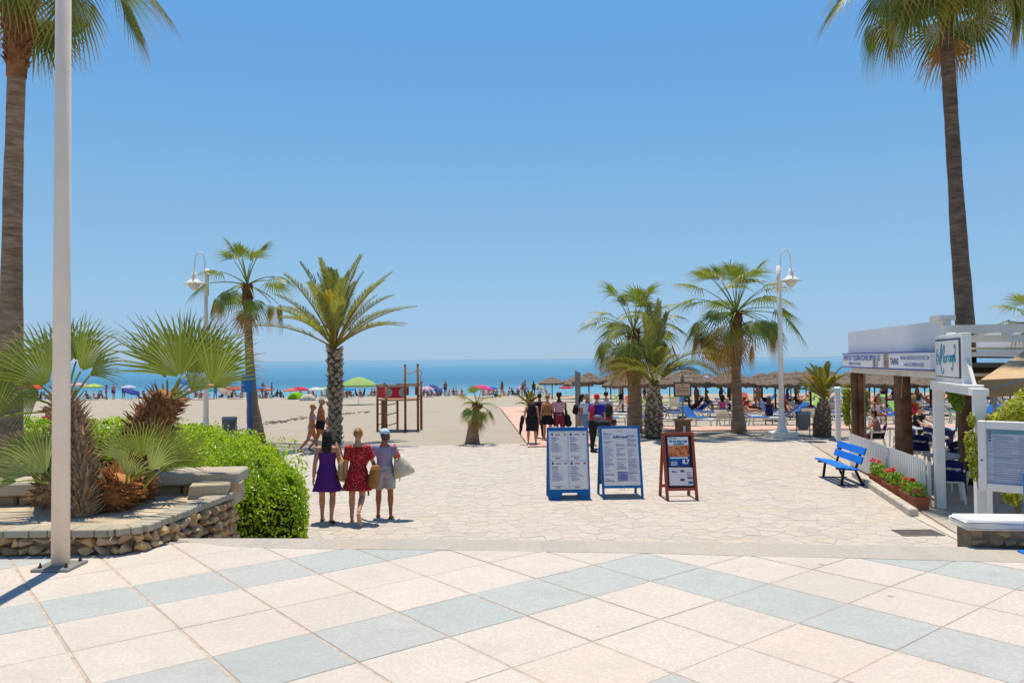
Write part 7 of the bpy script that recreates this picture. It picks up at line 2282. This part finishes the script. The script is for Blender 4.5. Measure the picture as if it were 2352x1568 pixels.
PAR = [(70, 880, 1.15, 'E0503E', None, 'orange-red', (.1, .2)), (180, 878, .95, 'E2B8BC', None, 'pale pink', (0, 0)), (214, 881, 1.05, 'C4DC6A', 'B4D050', 'lime yellow', (0, 0)), (294, 884, .95, 'B4BCE0', 'C4CCE6', 'pale lavender', (0, 0)), (302, 894, .9, '3A4A9A', None, 'dark blue low', (.1, .35)),
       (430, 873, 1.05, '2468C8', None, 'strong blue', (0, .25)), (456, 881, .9, '6CC4D4', None, 'aqua', (0, 0)), (490, 880, .9, 'E8D45A', 'E0608C', 'yellow and pink striped', (0, .15)), (435, 895, .85, 'B49ADC', None, 'low lilac', (0, 0)), (483, 892, .7, '2AA09C', None, 'low teal', (0, 0)),
       (520, 889, .95, 'E4D6C4', 'D8B0A0', 'cream tilted', (.5, .6)), (541, 887, .95, 'E06A6A', None, 'coral', (0, 0)), (596, 887, .8, '2E86C8', None, 'mid blue', (0, 0)), (606, 892, 1.1, 'E0755A', None, 'orange coral', (0, 0)), (667, 893, .8, 'E27A6A', None, 'pale coral', (0, 0)), (690, 888, .95, 'D63A54', None, 'crimson', (0, .1)),
       (726, 893, .95, 'E2E4DE', None, 'white', (0, 0)), (745, 893, .8, 'B8D08A', None, 'pale green', (0, 0)), (799, 894, .85, '3A96D8', None, 'bright blue', (0, 0)), (980, 891, .9, 'E0DAE4', 'D890B4', 'white and pink', (0, 0)), (1002, 892, .85, '2A3A80', '6A74B0', 'navy tilted', (.2, .55)),
       (1108, 884, 1.15, 'F04A9A', None, 'hot pink', (0, .12)), (1131, 890, .7, '3A7AC0', None, 'small blue', (0, 0)), (1200, 888, .85, 'E4B6D2', '3A5AA0', 'pink and blue', (0, 0)), (1234, 882, .85, '3A8ACA', 'D8D44A', 'blue and yellow tilted', (.3, .4)), (1262, 870, 1.0, 'D84A4A', 'E4DEDA', 'red and white striped', (0, 0)), (1300, 893, .8, 'D8405A', None, 'rose red', (0, 0))]
PAR.sort()
for i, (px, py, r, a, b, nm, tl) in enumerate(PAR):
    Y = 88 + (i * 37 % 7) - 3
    base = SX(px, Y); top = AT(px, py, Y).z
    h = max(.9, top - base.z - .28 * r)
    parasol(base, r, h, canopy_mat('canopy_%d' % i, a, b), '%s beach parasol by the water, %s parasol from the left' % (nm, ordinal(i)), tl)
g = SX(824, 66)
parasol(g, 1.55, AT(824, 883, 66).z - g.z, canopy_mat('canopy_green', 'A8C878'), 'large square pale green canopy beside the climbing frame', (0, 0), 4, .42, 'garden_parasol', None)
parasol(SX(1608, 49), .8, 1.95, canopy_mat('canopy_bluewhite', '2048B0', 'C8D4EA'), 'blue and white parasol among the thatched parasols', (.5, 0), 8, .3)
# pop-up shelters
def popup(loc, r, mat, label, rz):
    t = thing('pop_up_tent', loc, rz, label, 'tent', 'pop-up beach tents'); mb = MB(); vs, fs = [], []
    n, m = 10, 6
    for i in range(n + 1):
        for j in range(m + 1):
            a = pi * i / n; b = (pi * .62) * j / m
            vs.append((r * 1.1 * cos(a), r * .8 * sin(a) * cos(b), r * .85 * sin(a) * sin(b)))
    for i in range(n):
        for j in range(m): fs.append((i * (m + 1) + j, (i + 1) * (m + 1) + j, (i + 1) * (m + 1) + j + 1, i * (m + 1) + j + 1))
    mb.add(vs, fs); mb.build('shell', mat, t, smooth=True)
    mb = MB(); mb.box((0, 0, .01), (r * 2, r * 1.2, .02)); mb.build('ground_sheet', CCOL[7], t)
popup(SX(681, 84), .85, canopy_mat('tent_lime', '9ADC30'), 'lime green pop-up beach tent under the crimson parasol', .4)
popup(SX(707, 78), .75, mat_blotch('tent_shell', ['B8A890', 'D8CCB8', '9AA08C', 'C8B49C'], 4), 'beige patterned pop-up beach tent behind the tanned couple', 3.3)
# things left on the sand
for i, (px, Y, mt, nm, s_) in enumerate(((1148, 84, CCOL[10], 'yellow', .22), (1139, 86, CCOL[7], 'teal', .25))):
    mb = MB(); mb.ball((0, 0, s_ * .9), s_, None, 2); b_ = SX(px, Y)
    t = thing('beach_ball', b_, 0, '%s beach ball lying near the water' % nm, 'ball')
    mb.build('shell', mt, t, smooth=True)
    mb = MB(); mb.lathe([(.02, s_ * 1.88), (.02, s_ * 1.93), (.008, s_ * 1.94)], 8); mb.build('valve', m_white, t)
